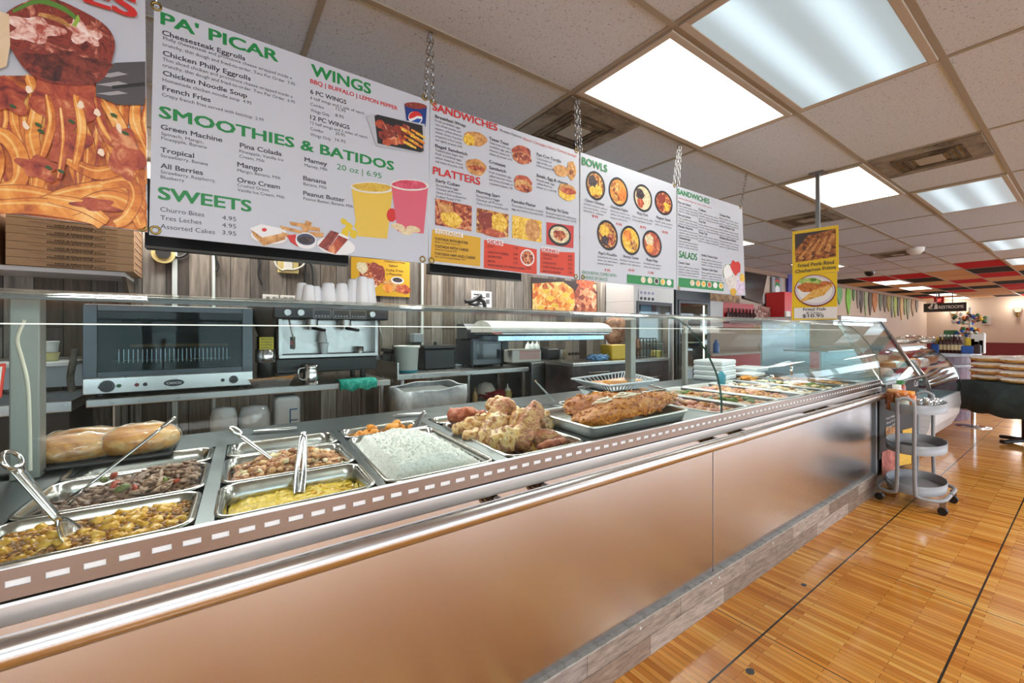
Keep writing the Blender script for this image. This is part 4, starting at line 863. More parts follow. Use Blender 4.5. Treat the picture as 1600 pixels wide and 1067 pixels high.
fcrumb = speckle('pale_crumb', [(196, 130, 50), (226, 176, 96), (236, 200, 130)], 60, .5, .5); fon = M('onion_ring', (228, 222, 204), .3); fnoo = speckle('chow_food', [(110, 60, 24), (168, 104, 44), (206, 150, 78), (196, 116, 66)], 40, .4, .5); fpork = speckle('pink_pork', [(150, 78, 60), (198, 130, 108), (224, 176, 154)], 40, .4, .5)
fgrn = M('herb_green', (84, 110, 40), .5)

# first well: stew, shredded beef and an empty pan
pan(-.41, -.03, 1.178, 1.438, 'steel pan of beef and potato stew nearest the front at the left end'); pan(-.40, -.028, 1.442, 1.735, 'steel pan of shredded beef behind the potato stew'); pan(-.395, -.03, 1.738, 1.945, 'empty steel pan behind the shredded beef', depth=.11)
mb = mound(fstew, -.392, -.048, 1.196, 1.42, DZ-.024, .012, amp=.005); chunks(mb, [fmince, fmince, fstew, fstew, fpot], 900, -.38, -.055, 1.2, 1.415, DZ-.016, .0062, .010, lod=1, amp=.5); chunks(mb, [fpot], 60, -.375, -.06, 1.205, 1.41, DZ-.016, .0125, .012, lod=2, amp=.45, elong=1.1, fr=1.4); stuff(mb, 'potato_stew', 'chunky yellow potato and minced beef stew at the left front of the counter', 'stew')
pk = lambda s, t_: .15+1.1*min(1, s*1.5)*(.6+.4*math.sin(t_*3.1))
mb = mound(fbeef2, -.382, -.046, 1.46, 1.717, DZ-.04, .045, amp=.01, peak=pk)
for k in range(420):
    s, t_ = random.random()**.7, random.random(); x_ = -.365+s*.31; y_ = 1.475+t_*.225; zz = DZ-.036+.056*pk(s, t_)*random.uniform(.7, 1)
    mb.mat(random.choice([fbeef, fbeef, fbeef2])); mb.blob((sh(x_, y_), y_, zz), (random.uniform(.014, .026), .007, .006), rotz(random.uniform(0, 6.3))@Matrix.Rotation(random.uniform(-.5, .5), 3, 'Y'), .3, 2.5)
for k in range(9): mb.mat(fpep if k % 3 else fpepg); mb.blob((sh(-.30+.25*random.random(), 1.6), 1.48+.2*random.random(), DZ+.012+.01*random.random()), (.016, .01, .006), rrand(), .2, 2)
stuff(mb, 'shredded_beef', 'grey brown shredded beef with red pepper bits heaped in its pan', 'meat')
# second well: yellow rice soup, diced chicken, nearly empty pan
pan(.006, .386, 1.178, 1.438, 'deep steel pan of yellow rice beside the potato stew', depth=.12); pan(.008, .384, 1.442, 1.735, 'steel pan of diced chicken behind the yellow rice'); pan(.012, .382, 1.738, 1.945, 'nearly empty steel pan with pale scraps behind the diced chicken', depth=.11)
mb = mound(fyel, .028, .364, 1.198, 1.418, DZ-.042, .012, 60, 44, amp=.006, fr=110); mb.mat(fyelo)
for k in range(40):
    s, t_ = random.random(), random.random(); mb.mat(random.choice([fyel, fyelo])); mb.blob((sh(.2+.14*s, 1.23+.15*t_), 1.23+.15*t_, DZ-.031), (.014, .009, .004), rotz(random.uniform(0, 6)), .3, 2)
stuff(mb, 'yellow_rice', 'bright yellow soupy rice low in its deep pan', 'rice')
pk = lambda s, t_: .55+.45*math.sin(s*3.1)
mb = mound(fchk2, .03, .365, 1.46, 1.717, DZ-.035, .034, amp=.006, peak=pk); chunks(mb, [fchk, fchk, fchk2, fchk2, fchk2, fchk3], 420, .04, .355, 1.472, 1.705, DZ-.024, .0105, .046, pk, .75, .3, 2, elong=1.3); stuff(mb, 'diced_chicken', 'golden diced chicken pieces filling the pan behind the yellow rice', 'chicken')
mb = MB(fchk3)
for k in range(16): mb.blob((sh(.2+.13*random.random(), 1.84), 1.77+.1*random.random(), DZ-.095), (.02, .012, .006), rotz(random.uniform(0, 6)), .3, 2)
stuff(mb, 'pale_scraps', 'pale yellow scraps left in the bottom of the nearly empty pan', 'food')
# third well: white rice and orange plantain
pan(.41, .785, 1.178, 1.775, 'full size steel pan of white rice'); pan(.41, .785, 1.778, 1.95, 'small steel pan of orange fried plantain behind the white rice')
pk = lambda s, t_: (.35+.75*(1-abs(s-.42)*1.4)*(.55+.6*math.sin(.4+t_*2.4)))*(1 if s < .72 else 1-(s-.72)*2.2)+.12*noise.noise(Vector((s*7, t_*9, 3)))
mb = mound(frice, .432, .763, 1.2, 1.755, DZ-.014, .05, 130, 170, amp=.0045, fr=150, peak=pk, edge=.12)
for k in range(700):
    s, t_ = random.random()**1.05, random.random(); x_ = .445+s*.27; y_ = 1.21+t_*.53
    e = min(1, min(s, 1-s)/.12, min(t_, 1-t_)/.12); e = e*e*(3-2*e)
    mb.blob((sh(x_, y_), y_, DZ-.013+.05*e*pk((x_-.432)/.331, t_)+.002), (.0062, .0022, .0022), rrand(), 0, 1, 1)
stuff(mb, 'white_rice', 'mound of white rice filling the large pan', 'rice')
pl = None
for k in range(30):
    s, t_ = random.random(), random.random(); x_ = .45+s*.30; y_ = 1.80+t_*.125; zz = DZ-.052+.05*random.random()*(1-abs(s-.55))
    if k < 4:
        mb = MB(forange).blob((0, 0, 0), (.024, .019, .016), rrand(), .22, 1.6, seed=k+3)
        o = one(mb, 'plantain_chunk', 'chunk of orange fried plantain in the small pan behind the white rice', 'plantain', 'orange fried plantain chunks'); protos = (protos if k else [])+[o]
    else: o = dup(protos[k % 4], (0, 0, 0))
    o.location = (sh(x_, y_), y_, zz); o.rotation_euler = (0, 0, random.uniform(0, 6))
# fourth well: roast turkey
pan(.835, 1.215, 1.178, 1.80, 'full size steel pan of roast turkey beside the white rice', depth=.1); pan(.835, 1.215, 1.803, 1.95, 'small steel pan of brown stew meat behind the roast turkey')
mb = mound(fjus, .858, 1.192, 1.205, 1.778, DZ-.075, .006, 20, 30, amp=.003); stuff(mb, 'roasting_juice', 'brown roasting juice under the turkey', 'gravy')
def at(u, v, y): return atY(u, v, y)
TG = 'roast turkey pieces'
def drum(mat, mat2, seed):
    """drumstick shape along x"""
    mb = MB(mat); n, m_ = 20, 24; V_ = []; rnd = Vector((seed*3.7, seed*1.9, 0))
    for i in range(m_+1):
        f_ = i/m_; r = (.052*math.sin(min(1, f_*1.35)*math.pi)**.6*(1-f_*.45)+.017*(f_ > .75)*(.6+.4*math.sin((f_-.75)*12)) if 0 < i < m_ else .004)
        for k in range(n):
            a = 2*math.pi*k/n; p = Vector((f_*.21-.10, r*math.cos(a), r*.85*math.sin(a))); q = 1+.34*noise.noise(p*22+rnd)+.16*noise.noise(p*60+rnd); V_.append((p.x, p.y*q, p.z*q))
    mb.add(V_, [(i*n+k, i*n+(k+1) % n, (i+1)*n+(k+1) % n, (i+1)*n+k) for i in range(m_) for k in range(n)], True); return mb
def turkey(kind, seed, loc, rot, s, mat, label):
    if kind == 'drum': mb = drum(mat, mat, seed)
    else:
        mb = MB(mat)
        for p in [0]:
            vs = []
            for q in ICO4_V:
                k = 1+.45*noise.noise(q*1.3+Vector((seed*5.1, 0, 0)))+.28*noise.noise(q*3.1+Vector((0, seed*2.3, 0)))+.12*noise.noise(q*8)+.05*math.sin(q.y*26+4*noise.noise(q*2))
                vs.append((q.x*k*.075, q.y*k*.048, q.z*k*(.034 if kind == 'slab' else .05)))
            mb.add(vs, ICO4_F, True)
    R = Matrix.Rotation(rot[2], 3, 'Z')@Matrix.Rotation(rot[1], 3, 'Y')@Matrix.Rotation(rot[0], 3, 'X')
    mb.v = [loc+R@(p*s) for p in mb.v]
    return one(mb, 'turkey_piece', label, 'roast turkey', TG)
def limb(seed, P_, rad, mat, label, flat=1.0):
    """a roasted joint: a bent tapering body with knobbly, wrinkled skin"""
    pts = smooth_path([at(*p) for p in P_], 9); n = len(pts); m_ = 26; rnd = Vector((seed*3.7, seed*1.3, seed*.7)); R0 = len(rad)-1
    rr_ = []
    for i in range(n):
        f_ = i/(n-1)*R0; k = min(int(f_), R0-1); f_ -= k; f_ = f_*f_*(3-2*f_); e = min(1, (i+.15)/3.2, (n-1-i+.15)/3.2); rr_.append((rad[k]*(1-f_)+rad[k+1]*f_)*math.sqrt(max(.02, 1-(1-e)**2)))
    mb = MB(mat); mb.tube(pts, .02, m_, True, False, rr_, flat); cen_ = [pts[min(n-1, q//m_)] for q in range(n*m_)]
    for q in range(len(mb.v)):
        c0 = cen_[q] if q < n*m_ else (pts[0] if q < n*m_+m_ else pts[-1]); d = mb.v[q]-c0; p = mb.v[q]; w = noise.noise(p*24+rnd)*.42+noise.noise(p*55+rnd)*.26+noise.noise(p*120+rnd)*.12+.07*math.sin((q//m_)*2.1+5*noise.noise(p*20))
        mb.v[q] = c0+d*(1+w)
    return one(mb, 'turkey_piece', label, 'roast turkey', TG)
for sd, P_, rad, mat, lb in (
    (1, [(700, 651, 1.74), (728, 648, 1.74), (757, 654, 1.74)], [.03, .038, .034], fham, 'reddish turkey neck lying at the back left of the turkey pile'),
    (2, [(706, 670, 1.60), (724, 669, 1.59), (746, 661, 1.60), (768, 655, 1.60)], [.018, .032, .036, .03], fturk, 'turkey wing with its tip pointing left toward the white rice'),
    (3, [(762, 642, 1.70), (776, 633, 1.69), (796, 640, 1.67), (806, 652, 1.66)], [.034, .042, .036, .03], fturk, 'crinkled piece of turkey on top at the back of the pile'),
    (4, [(768, 668, 1.52), (776, 650, 1.56), (790, 631, 1.60), (801, 648, 1.58)], [.034, .044, .034, .022], fturk2, 'turkey piece bent upright in the middle of the pile'),
    (5, [(758, 700, 1.42), (762, 682, 1.46), (774, 662, 1.50), (792, 654, 1.53)], [.028, .044, .042, .024], fturk, 'turkey thigh with pale skin left of the middle of the pile'),
    (7, [(762, 692, 1.37), (782, 690, 1.35), (804, 680, 1.37), (815, 672, 1.40)], [.034, .046, .036, .022], fturk, 'browned turkey piece at the front of the pile'),
    (8, [(812, 703, 1.34), (820, 676, 1.36), (834, 645, 1.40), (842, 640, 1.42)], [.03, .044, .04, .03], fturk2, 'tall ridged turkey piece standing at the right front'),
    (9, [(800, 676, 1.47), (810, 660, 1.47), (826, 642, 1.47)], [.03, .042, .03], fturk, 'pale turkey piece leaning behind the tall ridged one'),
    (10, [(842, 648, 1.50), (855, 664, 1.48), (862, 684, 1.45), (864, 696, 1.42)], [.034, .036, .026, .016], fturk, 'dark turkey piece behind the tall ridged one at the right'),
    (11, [(832, 687, 1.36), (852, 683, 1.33), (872, 686, 1.31), (886, 691, 1.29)], [.034, .034, .022, .014], fturk2, 'turkey drumstick lying low at the front right corner'),
    (12, [(722, 684, 1.52), (738, 682, 1.50), (748, 676, 1.52)], [.022, .03, .022], fturk, 'small knobbly turkey piece near the white rice'),
    (13, [(840, 700, 1.25), (862, 693, 1.25), (884, 687, 1.25)], [.012, .018, .012], fham, 'thin turkey strip at the front rim right of the drumstick')):
    limb(sd, P_, rad, mat, lb)
for kd, sd, (u, v, y), rot, s, mat, lb in (('lump', 6, (790, 674, 1.46), (.2, .2, 1.4), .6, fturk2, 'small orange turkey piece in the middle hollow of the pile'), ('lump', 14, (815, 694, 1.44), (.3, .1, 1.2), .8, fturk2, 'turkey piece in the shade below the tall ridged one'), ('lump', 15, (800, 662, 1.62), (.3, .4, 2.2), .8, fturk2, 'turkey piece buried at the back of the pile')):
    turkey(kd, sd, at(u, v, y), rot, s, mat, lb)
mb = mound(fnoo, .855, 1.195, 1.82, 1.935, DZ-.04, .02, 30, 14); chunks(mb, [fnoo, fham, fchk2], 50, .87, 1.18, 1.83, 1.92, DZ-.025, .013, .012); stuff(mb, 'stew_meat', 'brown stew meat in the small pan behind the turkey', 'meat')
# sheet pan of breaded fillets standing on the deck
fz = 1.012
mb = pan_mesh(1.238, 1.925, 1.178, 1.605, 1.036, .05, rim=.01, taper=.012, rad=.02, mat=steel('tray_aluminium', (226, 226, 224), .42, (1, 1, 1), .05)); tray = one(mb, 'sheet_pan', 'silver sheet pan of breaded fillets standing beside the turkey', 'sheet pan', solid=.0018)
FV = []
for k, (x, y, rz, tx, s, mat, lb) in enumerate(((1.37, 1.345, .25, -.22, 1.15, fbrd, 'large breaded fillet at the left front of the sheet pan'), (1.40, 1.48, .5, .1, 1.0, fbrd2, 'breaded fillet behind the large left one'), (1.52, 1.35, .2, -.2, 1.05, fbrd, 'breaded fillet second from the left along the front of the sheet pan'), (1.64, 1.37, .1, -.15, 1.0, fbrd2, 'breaded fillet in the middle of the sheet pan'),
                                            (1.56, 1.49, .4, .15, 1.0, fbrd, 'breaded fillet at the back under the onion rings'), (1.75, 1.38, 0, -.2, .98, fbrd, 'breaded fillet fourth along the sheet pan toward the right'), (1.74, 1.50, .2, .1, .92, fbrd2, 'breaded fillet at the back right of the sheet pan'), (1.83, 1.42, -.1, -.15, .8, fbrd, 'breaded fillet at the right end of the sheet pan'))):
    mb = MB(mat); vs = []
    for q in ICO4_V:
        kk = 1+.24*noise.noise(q*1.6+Vector((k*4.1, 0, 0)))+.13*noise.noise(q*5+Vector((k, 0, 0)))+.10*noise.noise(q*13)
        z_ = max(q.z, -.55); vs.append(Vector((q.x*kk*.14*s, q.y*kk*.112*s, z_*kk*.042*s)))
    R = rotz(rz)@Matrix.Rotation(tx, 3, 'X')@Matrix.Rotation(-.12, 3, 'Y'); vs = [R@p+Vector((sh(x, y), y-.05, 1.028+.006*(k % 3)+.024))+Vector((.062, 0, 0)) for p in vs]; mb.add(vs, ICO4_F, True); FV += vs
    for q in range(170):
        p = vs[random.randrange(len(vs))]
        if p.z > 1.035: mb.mat(random.choice([fbrd, fbrd, fbrd2, fcrumb])); mb.blob(p, (random.uniform(.006, .016), random.uniform(.004, .009), .004), rrand(), .4, 2, 1)
    one(mb, 'breaded_fillet', lb, 'breaded fillet', 'breaded fillets on the sheet pan')
def ftop(x, y): return max([p.z for p in FV if (p.x-x)**2+(p.y-y)**2 < .0004]+[1.03])
for k, (x, y, z, rx, lb) in enumerate(((1.435, 1.315, 1.089, .036, 'onion ring lying on the large left fillet'), (1.445, 1.32, 1.093, .02, 'small onion ring inside the one on the left fillet'), (1.60, 1.325, 1.082, .044, 'onion ring at the middle of the fillets'), (1.59, 1.33, 1.087, .021, 'small onion ring inside the middle one'), (1.76, 1.42, 1.082, .042, 'onion ring toward the back right of the fillets'), (1.70, 1.39, 1.085, .024, 'onion ring between the middle and the back right rings'))):
    mb = MB(fon).tube([(sh(x, y)+rx*1.25*math.cos(a*math.pi/10), y+rx*math.sin(a*math.pi/10), ftop(sh(x, y)+rx*1.25*math.cos(a*math.pi/10), y+rx*math.sin(a*math.pi/10))+.007+(.006 if rx < .022 else 0)) for a in range(20)], .006, 8, closed=True, flat=.8); one(mb, 'onion_ring', lb, 'onion ring', 'raw onion rings on the fillets')
# long pans on the right half of the counter
lbl = ['chopped roast pork beside the sheet pan', 'brown chicken stew right of the chopped pork', 'pink pork strips third on the right half', 'pale rice salad fourth on the right half', 'mixed vegetables fifth on the right half', 'ground meat sixth, nearest the right end']
fw_ = [[fpork, fnoo], [fnoo, fchk2, fgrn], [fpork, fchk, fnoo], [frice, fchk3, fmince], [fchk3, fgrn, fnoo], [fmince, fstew]]
wpan = M('white_enamel', (214, 216, 216), .25)
for k, (x0, x1) in enumerate(wells[4:]):
    w = k in (0, 1, 2, 3)
    pan(x0-.02, x1+.02, 1.185, 1.945, ('white' if w else 'steel')+' pan of '+lbl[k], depth=.1, mat=wpan if w else pan_m)
    mb = mound(fw_[k][0], x0+.005, x1-.005, 1.215, 1.915, DZ-.04, .02, 30, 40, amp=.008); chunks(mb, fw_[k], 120, x0+.02, x1-.02, 1.23, 1.9, DZ-.03, .02, .03, lod=2, elong=1.5); stuff(mb, 'pan_food', lbl[k]+' in its long pan', 'food')

# ---------------------------------------------------------------- tongs, spoons and other things on the deck
def flatbar(mb, P_, w, t_): mb.tube(smooth_path(P_, 5), w, 10, flat=t_/w)
def spoon(P0, P1, label, bowl=.034, r=.009, name='serving_spoon', mat=None):
    """handle from P0 (free end) down to the bowl at P1"""
    m = mat or sp_; P0, P1 = Vector(P0), Vector(P1); d = (P1-P0).normalized(); t = T(name, label, 'spoon', P1)
    side = d.cross(Vector((0, 0, 1))).normalized(); up = side.cross(d)
    hb = MB(m); n = 8
    pts = [P0+(P1-P0)*k/n for k in range(n+1)]
    vs = []
    for k, p in enumerate(pts):
        f_ = k/n; w = r*(1.35-.65*f_); vs += [p-side*w+up*.002, p-side*w*.5+up*.006, p+side*w*.5+up*.006, p+side*w+up*.002, p+side*w-up*.001, p-side*w-up*.001]
    hb.add(vs, [(k*6+i, k*6+(i+1) % 6, (k+1)*6+(i+1) % 6, (k+1)*6+i) for k in range(n) for i in range(6)]+[tuple(range(6)), tuple(range(n*6, n*6+6))], True)
    lp = [P0-d*.012+side*(r*1.7*math.cos(a*math.pi/8))+d*(-.02*math.sin(a*math.pi/8)*1+.0)+up*.003 for a in range(16)]
    hb.tube(lp, .0045, 8, closed=True); hb.build('handle', t)
    bl = MB(m); Bm = Matrix((side, d, up)).transposed(); vs = []
    for j in range(6):
        for k in range(18):
            a = 2*math.pi*k/18; rr_ = j/5; q = Vector((bowl*.8*rr_*math.cos(a), bowl*(1+1.15*rr_*math.sin(a)), -.014*(1-rr_**2)+.004)); vs.append(P1+Bm@q)
    bl.add(vs, [(j*18+k, j*18+(k+1) % 18, (j+1)*18+(k+1) % 18, (j+1)*18+k) for j in range(5) for k in range(18)], True); bl.build('bowl', t, solid=.002); return t
t = spoon(atY(22, 728, 1.30), atY(92, 815, 1.29), 'large steel serving spoon with its bowl in the potato stew', .05, .016)
spoon(atY(258, 666, 1.62), atY(128, 768, 1.60), 'long thin steel spoon leaning out of the shredded beef', .042, .0045)
spoon(atY(372, 678, 1.66), atY(432, 724, 1.60), 'steel serving spoon resting in the diced chicken', .034, .009)
def tongs(P0, P1, gap, label, w=.009, name='tongs'):
    P0, P1 = Vector(P0), Vector(P1); d = (P1-P0).normalized(); side = d.cross(Vector((0, 0, 1))).normalized(); t = T(name, label, 'tongs', P1); Lh = (P1-P0).length
    for s_ in (-1, 1):
        a = MB(sp_); flatbar(a, [P0, P0+d*Lh*.12+side*s_*gap*.5, P0+d*Lh*.6+side*s_*gap, P1-d*.02+side*s_*gap*.8, P1+side*s_*gap*.6], w, .003); a.build('arm', t)
    MB(sp_).cyl(P0-d*.008-side*w, P0-d*.008+side*w, .006, n=10).build('pivot', t); return t
tongs(atY(474, 679, 1.58), atY(467, 770, 1.335), .010, 'steel tongs standing across the yellow rice and diced chicken', .008)
tongs(atY(662, 644, 1.90), atY(630, 700, 1.68), .009, 'dull steel tongs standing in the back of the white rice', .007)
tongs(atY(838, 597, 1.95), atY(868, 628, 1.93), .008, 'bright tongs sticking up behind the turkey', .006)
tongs(atZ(398, 673, DZ+.012), atZ(464, 668, DZ+.012), .016, 'steel tongs lying at the back of the deck behind the diced chicken', .008)
tongs(atZ(618, 648, DZ+.012), atZ(665, 645, DZ+.012), .014, 'steel tongs lying at the back of the deck behind the turkey pan', .008)
tongs(atY(930, 602, 2.0), atY(955, 618, 1.95), .012, 'steel tongs propped below the white lattice tray', .007)
tongs(atZ(1032, 606, DZ+.03), atZ(1062, 622, DZ+.03), .012, 'steel tongs lying right of the grey glass post', .007)
# wrapped loaves on a dark board at the left
lo_ = T('bread_board', 'dark board under the wrapped bread loaves', 'board', (-.38, 2.1, DZ))
MB(M('board_dark', (44, 44, 48), .5)).hexa([(-.86, 1.88, DZ+.0075), (-.11, 1.87, DZ+.0075), (-.1, 2.14, DZ+.0075), (-.86, 2.14, DZ+.0075)], [(-.86, 1.88, DZ+.018), (-.11, 1.87, DZ+.018), (-.1, 2.14, DZ+.018), (-.86, 2.14, DZ+.018)]).build('board', lo_, bevel=.008)
fbagp = glass('plate_bag', (250, 250, 250), .06, .7); floaf = speckle('bread_crust', [(156, 88, 30), (206, 138, 60), (226, 176, 104), (232, 204, 156)], 9, .45, .3, detail=7)
fwrap = glass('cling_film', (250, 250, 250), .05, .6, .5)
for (ua, va, ub, vb, y, r, lb) in ((40, 716, 190, 692, 1.95, .046, 'long crusty loaf in clear film at the left end'), (155, 703, 282, 680, 1.94, .054, 'golden loaf in clear film overlapping the longer one'), (60, 692, 200, 684, 2.05, .046, 'loaf in clear film behind the other two')):
    a, e = atY(ua, va, y), atY(ub, vb, y); a.z = e.z = DZ+.019+r*.78; t = T('bread_loaf', lb, 'bread', ((a+e)/2)-Vector((0, 0, r)), 'wrapped loaves')
    mid = (a+e)/2; L_ = (e-a).length/2; R = rotz(math.atan2(e.y-a.y, e.x-a.x))
    for nm, mt_, k, am in (('crust', floaf, 1, .12), ('film', fwrap, 1.05, .16)):
        mb = MB(mt_); vs = []
        for q in ICO4_V:
            kk = 1+am*noise.noise(q*2.2+Vector((ua, 0, 0)))+(.12*noise.noise(Vector((q.x*14, q.y*5, q.z*5))+Vector((q.y*6, 0, 0))) if nm == 'film' else .03*noise.noise(q*6)); p = Vector((abs(q.x)**.75*math.copysign(1, q.x)*L_*k, q.y*r*1.15*k*kk, max(q.z, -.75)*r*k*kk)); vs.append(mid+R@p)
        mb.add(vs, ICO4_F, True); mb.build(nm, t)
# white lattice tray on a foil tray
z0 = 1.03; A = [atZ(893, 592, z0+.075), atZ(952, 603, z0+.075), atZ(1029, 594, z0+.075), atZ(975, 581, z0+.075)]
cen = sum(A, Vector())/4; t = T('lattice_tray', 'white lattice basket tray of baked macaroni behind the fillets', 'tray', (cen.x, cen.y, z0+.03)); Ain = [cen+(p-cen)*.74+Vector((0, 0, -.04)) for p in A]
wp = M('white_plastic_tray', (196, 204, 212), .35); tr = MB(wp); tr.hexa([p+Vector((0, 0, -.006)) for p in Ain], Ain)
for k in range(4):
    a, b_, ai, bi = A[k], A[(k+1) % 4], Ain[k], Ain[(k+1) % 4]
    tr.tube([a, b_], .007, 8)
    for j in range(13): f_ = (j+.5)/13; tr.tube([a.lerp(b_, f_), ai.lerp(bi, f_)], .0048, 6)
tr.build('basket', t)
mb = MB(speckle('baked_macaroni', [(170, 80, 14), (222, 140, 24), (240, 184, 60)], 40, .4, .5)); cx = sum(Ain, Vector())/4
mb.blob(cx+Vector((0, 0, .012)), (.21, .075, .028), rotz(-.1), .2, 2, 4); one(mb, 'baked_macaroni', 'golden baked macaroni in the white lattice tray', 'macaroni')
t = T('foil_tray', 'foil tray with brown food under the white lattice tray', 'tray', (cen.x+.03, cen.y-.02, DZ)); B_ = [cen+(p-cen)*1.0+Vector((.03, -.03, 0)) for p in A]
foil = steel('foil', (214, 214, 214), .24, (1, 1, 1), .1, 25)
tb = MB(foil); lo4 = [cen+(p-cen)*.8+Vector((.03, -.03, 0)) for p in A]
tb.hexa([Vector((p.x, p.y, DZ+.001)) for p in lo4], [Vector((p.x, p.y, DZ+.004)) for p in lo4])
for k in range(4):
    a, b_ = Vector((B_[k].x, B_[k].y, DZ+.062)), Vector((B_[(k+1) % 4].x, B_[(k+1) % 4].y, DZ+.062)); ai, bi = Vector((lo4[k].x, lo4[k].y, DZ+.003)), Vector((lo4[(k+1) % 4].x, lo4[(k+1) % 4].y, DZ+.003))
    tb.add([a, b_, bi, ai], [(0, 1, 2, 3)]); tb.tube([a, b_], .005, 6)
tb.build('tray', t, solid=.0015); mb = MB(fnoo).blob(sum(lo4, Vector())/4-Vector((0, 0, cen.z-DZ-.035)), (.24, .1, .02), None, .1, 2, 2); o = one(mb, 'brown_food', 'brown baked food in the foil tray below the lattice tray', 'food')
pan(sh(1.28, 1.75)-.03, 1.62, 1.70, 1.94, 'dark deep pan behind the left end of the sheet pan', depth=.09, mat=dkgrey); pan(1.66, 2.1, 1.70, 1.94, 'shallow steel pan between the sheet pan and the lattice tray', depth=.05)
mb = mound(fmince, 1.3, 1.6, 1.73, 1.915, DZ-.06, .01, 20, 14); stuff(mb, 'dark_beans', 'dark beans low in the deep pan', 'beans'); mb = mound(fnoo, 1.69, 2.07, 1.725, 1.915, DZ-.03, .01, 20, 14); stuff(mb, 'brown_gravy', 'brown gravy in the shallow steel pan', 'gravy')
# foam boxes and odds and ends on the right
foam = M('foam_white', (216, 222, 226), .55)
def foambox(u, v, y, w, d_, h, rz, label):
    p = atY(u, v, y); t = T('foam_container', label, 'foam container', (p.x, p.y, p.z), 'foam containers')
    for nm, z0, z1, k in (('base', 0, h*.5, .94), ('lid', h*.53, h, .94)):
        R = rotz(rz); lo_, hi = (k, 1) if nm == 'base' else (1, k)
        f_ = lambda kk, z: [Vector((p.x, p.y, p.z+z))+R@Vector((a*w/2*kk, b_*d_/2*kk, 0)) for a, b_ in ((-1, -1), (1, -1), (1, 1), (-1, 1))]
        MB(foam).hexa(f_(lo_, z0), f_(hi, z1)).build(nm, t, bevel=.008)
    return t
for k in range(4): foambox(1117, 592-k*0, 2.08, .36, .26, .045, .15, 'white foam takeaway box, %s of the stack behind the fillets' % ('bottom one', 'second from the bottom', 'third from the bottom', 'topmost')[k]).location.z += .045*k
foambox(1172, 580, 2.12, .34, .24, .05, .1, 'closed white foam box right of the stacked ones'); foambox(1170, 587, 2.0, .3, .2, .03, .05, 'flat white foam tray in front of the single foam box')
mb = MB(M('teal_plastic', (40, 130, 150), .4)); p = atY(1127, 600, 1.75); mb.lathe(p.x, p.y, [(.03, p.z), (.034, p.z+.07), (.02, p.z+.085), (.012, p.z+.1)], 16); one(mb, 'teal_bottle', 'small teal bottle standing behind the glass seam', 'bottle')
mb = MB(forange); p = atY(1168, 590, 1.95)
mb.blob(p, (.16, .06, .02), rotz(.1), .25, 2.5, 4); one(mb, 'yellow_fritters', 'yellow fritters heaped in front of the white foam boxes', 'food', kind='stuff')
mb = MB(steel('tap_chrome', (220, 220, 220), .1)).tube(smooth_path([atY(1238, 583, 1.72)+Vector((0, 0, -.024)), atY(1236, 580, 1.72), atY(1237, 572, 1.72), atY(1234, 566, 1.72), atY(1228, 566, 1.72), atY(1212, 570, 1.72)]), .012, 10); one(mb, 'steel_ladle', 'bright curved steel ladle standing at the back of the right half', 'ladle')

# ---------------------------------------------------------------- paper cup stacks on the glass top
cupm = M('cup_white', (224, 226, 228), .4)
for k, (u, vt, vb, y, r) in enumerate(((472, 443, 473, 1.74, .026), (482, 446, 474, 1.71, .026), (494, 448, 474, 1.74, .024), (513, 443, 474.5, 1.735, .033), (534, 443.5, 475, 1.735, .031), (553, 437, 475.5, 1.745, .036), (566, 433, 476, 1.72, .030), (577, 436, 476, 1.735, .030))):
    p = atY(u, vb, y); zt = atY(u, vt, y).z; z0 = 1.5295
    mb = MB(cupm); n = max(5, int((zt-z0)/.014)); pr_ = []
    for i in range(n): f_ = i/n; pr_ += [(r*(1-.38*f_), z0+(zt-z0)*f_), (r*(1-.38*f_)*.95, z0+(zt-z0)*(f_+.75/n))]
    pr_ += [(r*.56, zt), (r*.5, zt+.002), (.001, zt)]
    mb.lathe(p.x, p.y, pr_, 20); one(mb, 'cup_stack', ('first', 'second', 'third', 'fourth', 'fifth', 'sixth', 'seventh', 'last')[k]+' stack of upturned white cups on the glass top, counted left to right', 'cups', 'white cup stacks')
# ================================================================ KITCHEN BEHIND THE COUNTER
kst = steel('kitchen_steel', (188, 188, 186), .3, (2, 2, 2), .1, 8); cardb = speckle('cardboard', [(168, 134, 100), (182, 148, 112), (190, 158, 122)], 6, .8, .05)
cardb_side = speckle('cardboard_side', [(132, 98, 70), (150, 114, 82), (158, 122, 90)], 6, .8, .05); ink = M('box_ink', (58, 40, 28), .7)
def bx(u0, v0, u1, v1, y, d):
    """block whose front face spans the two corners at depth y and which goes back by d"""
    a, e = atY(u0, v0, y), atY(u1, v1, y); return (a.x, e.x, y, y+d, e.z, a.z)
def thing_box(name, label, cat, spec, mat, bevel=.004, group=None):
    return one(MB(mat).box(*spec), name, label, cat, group, bevel=bevel)

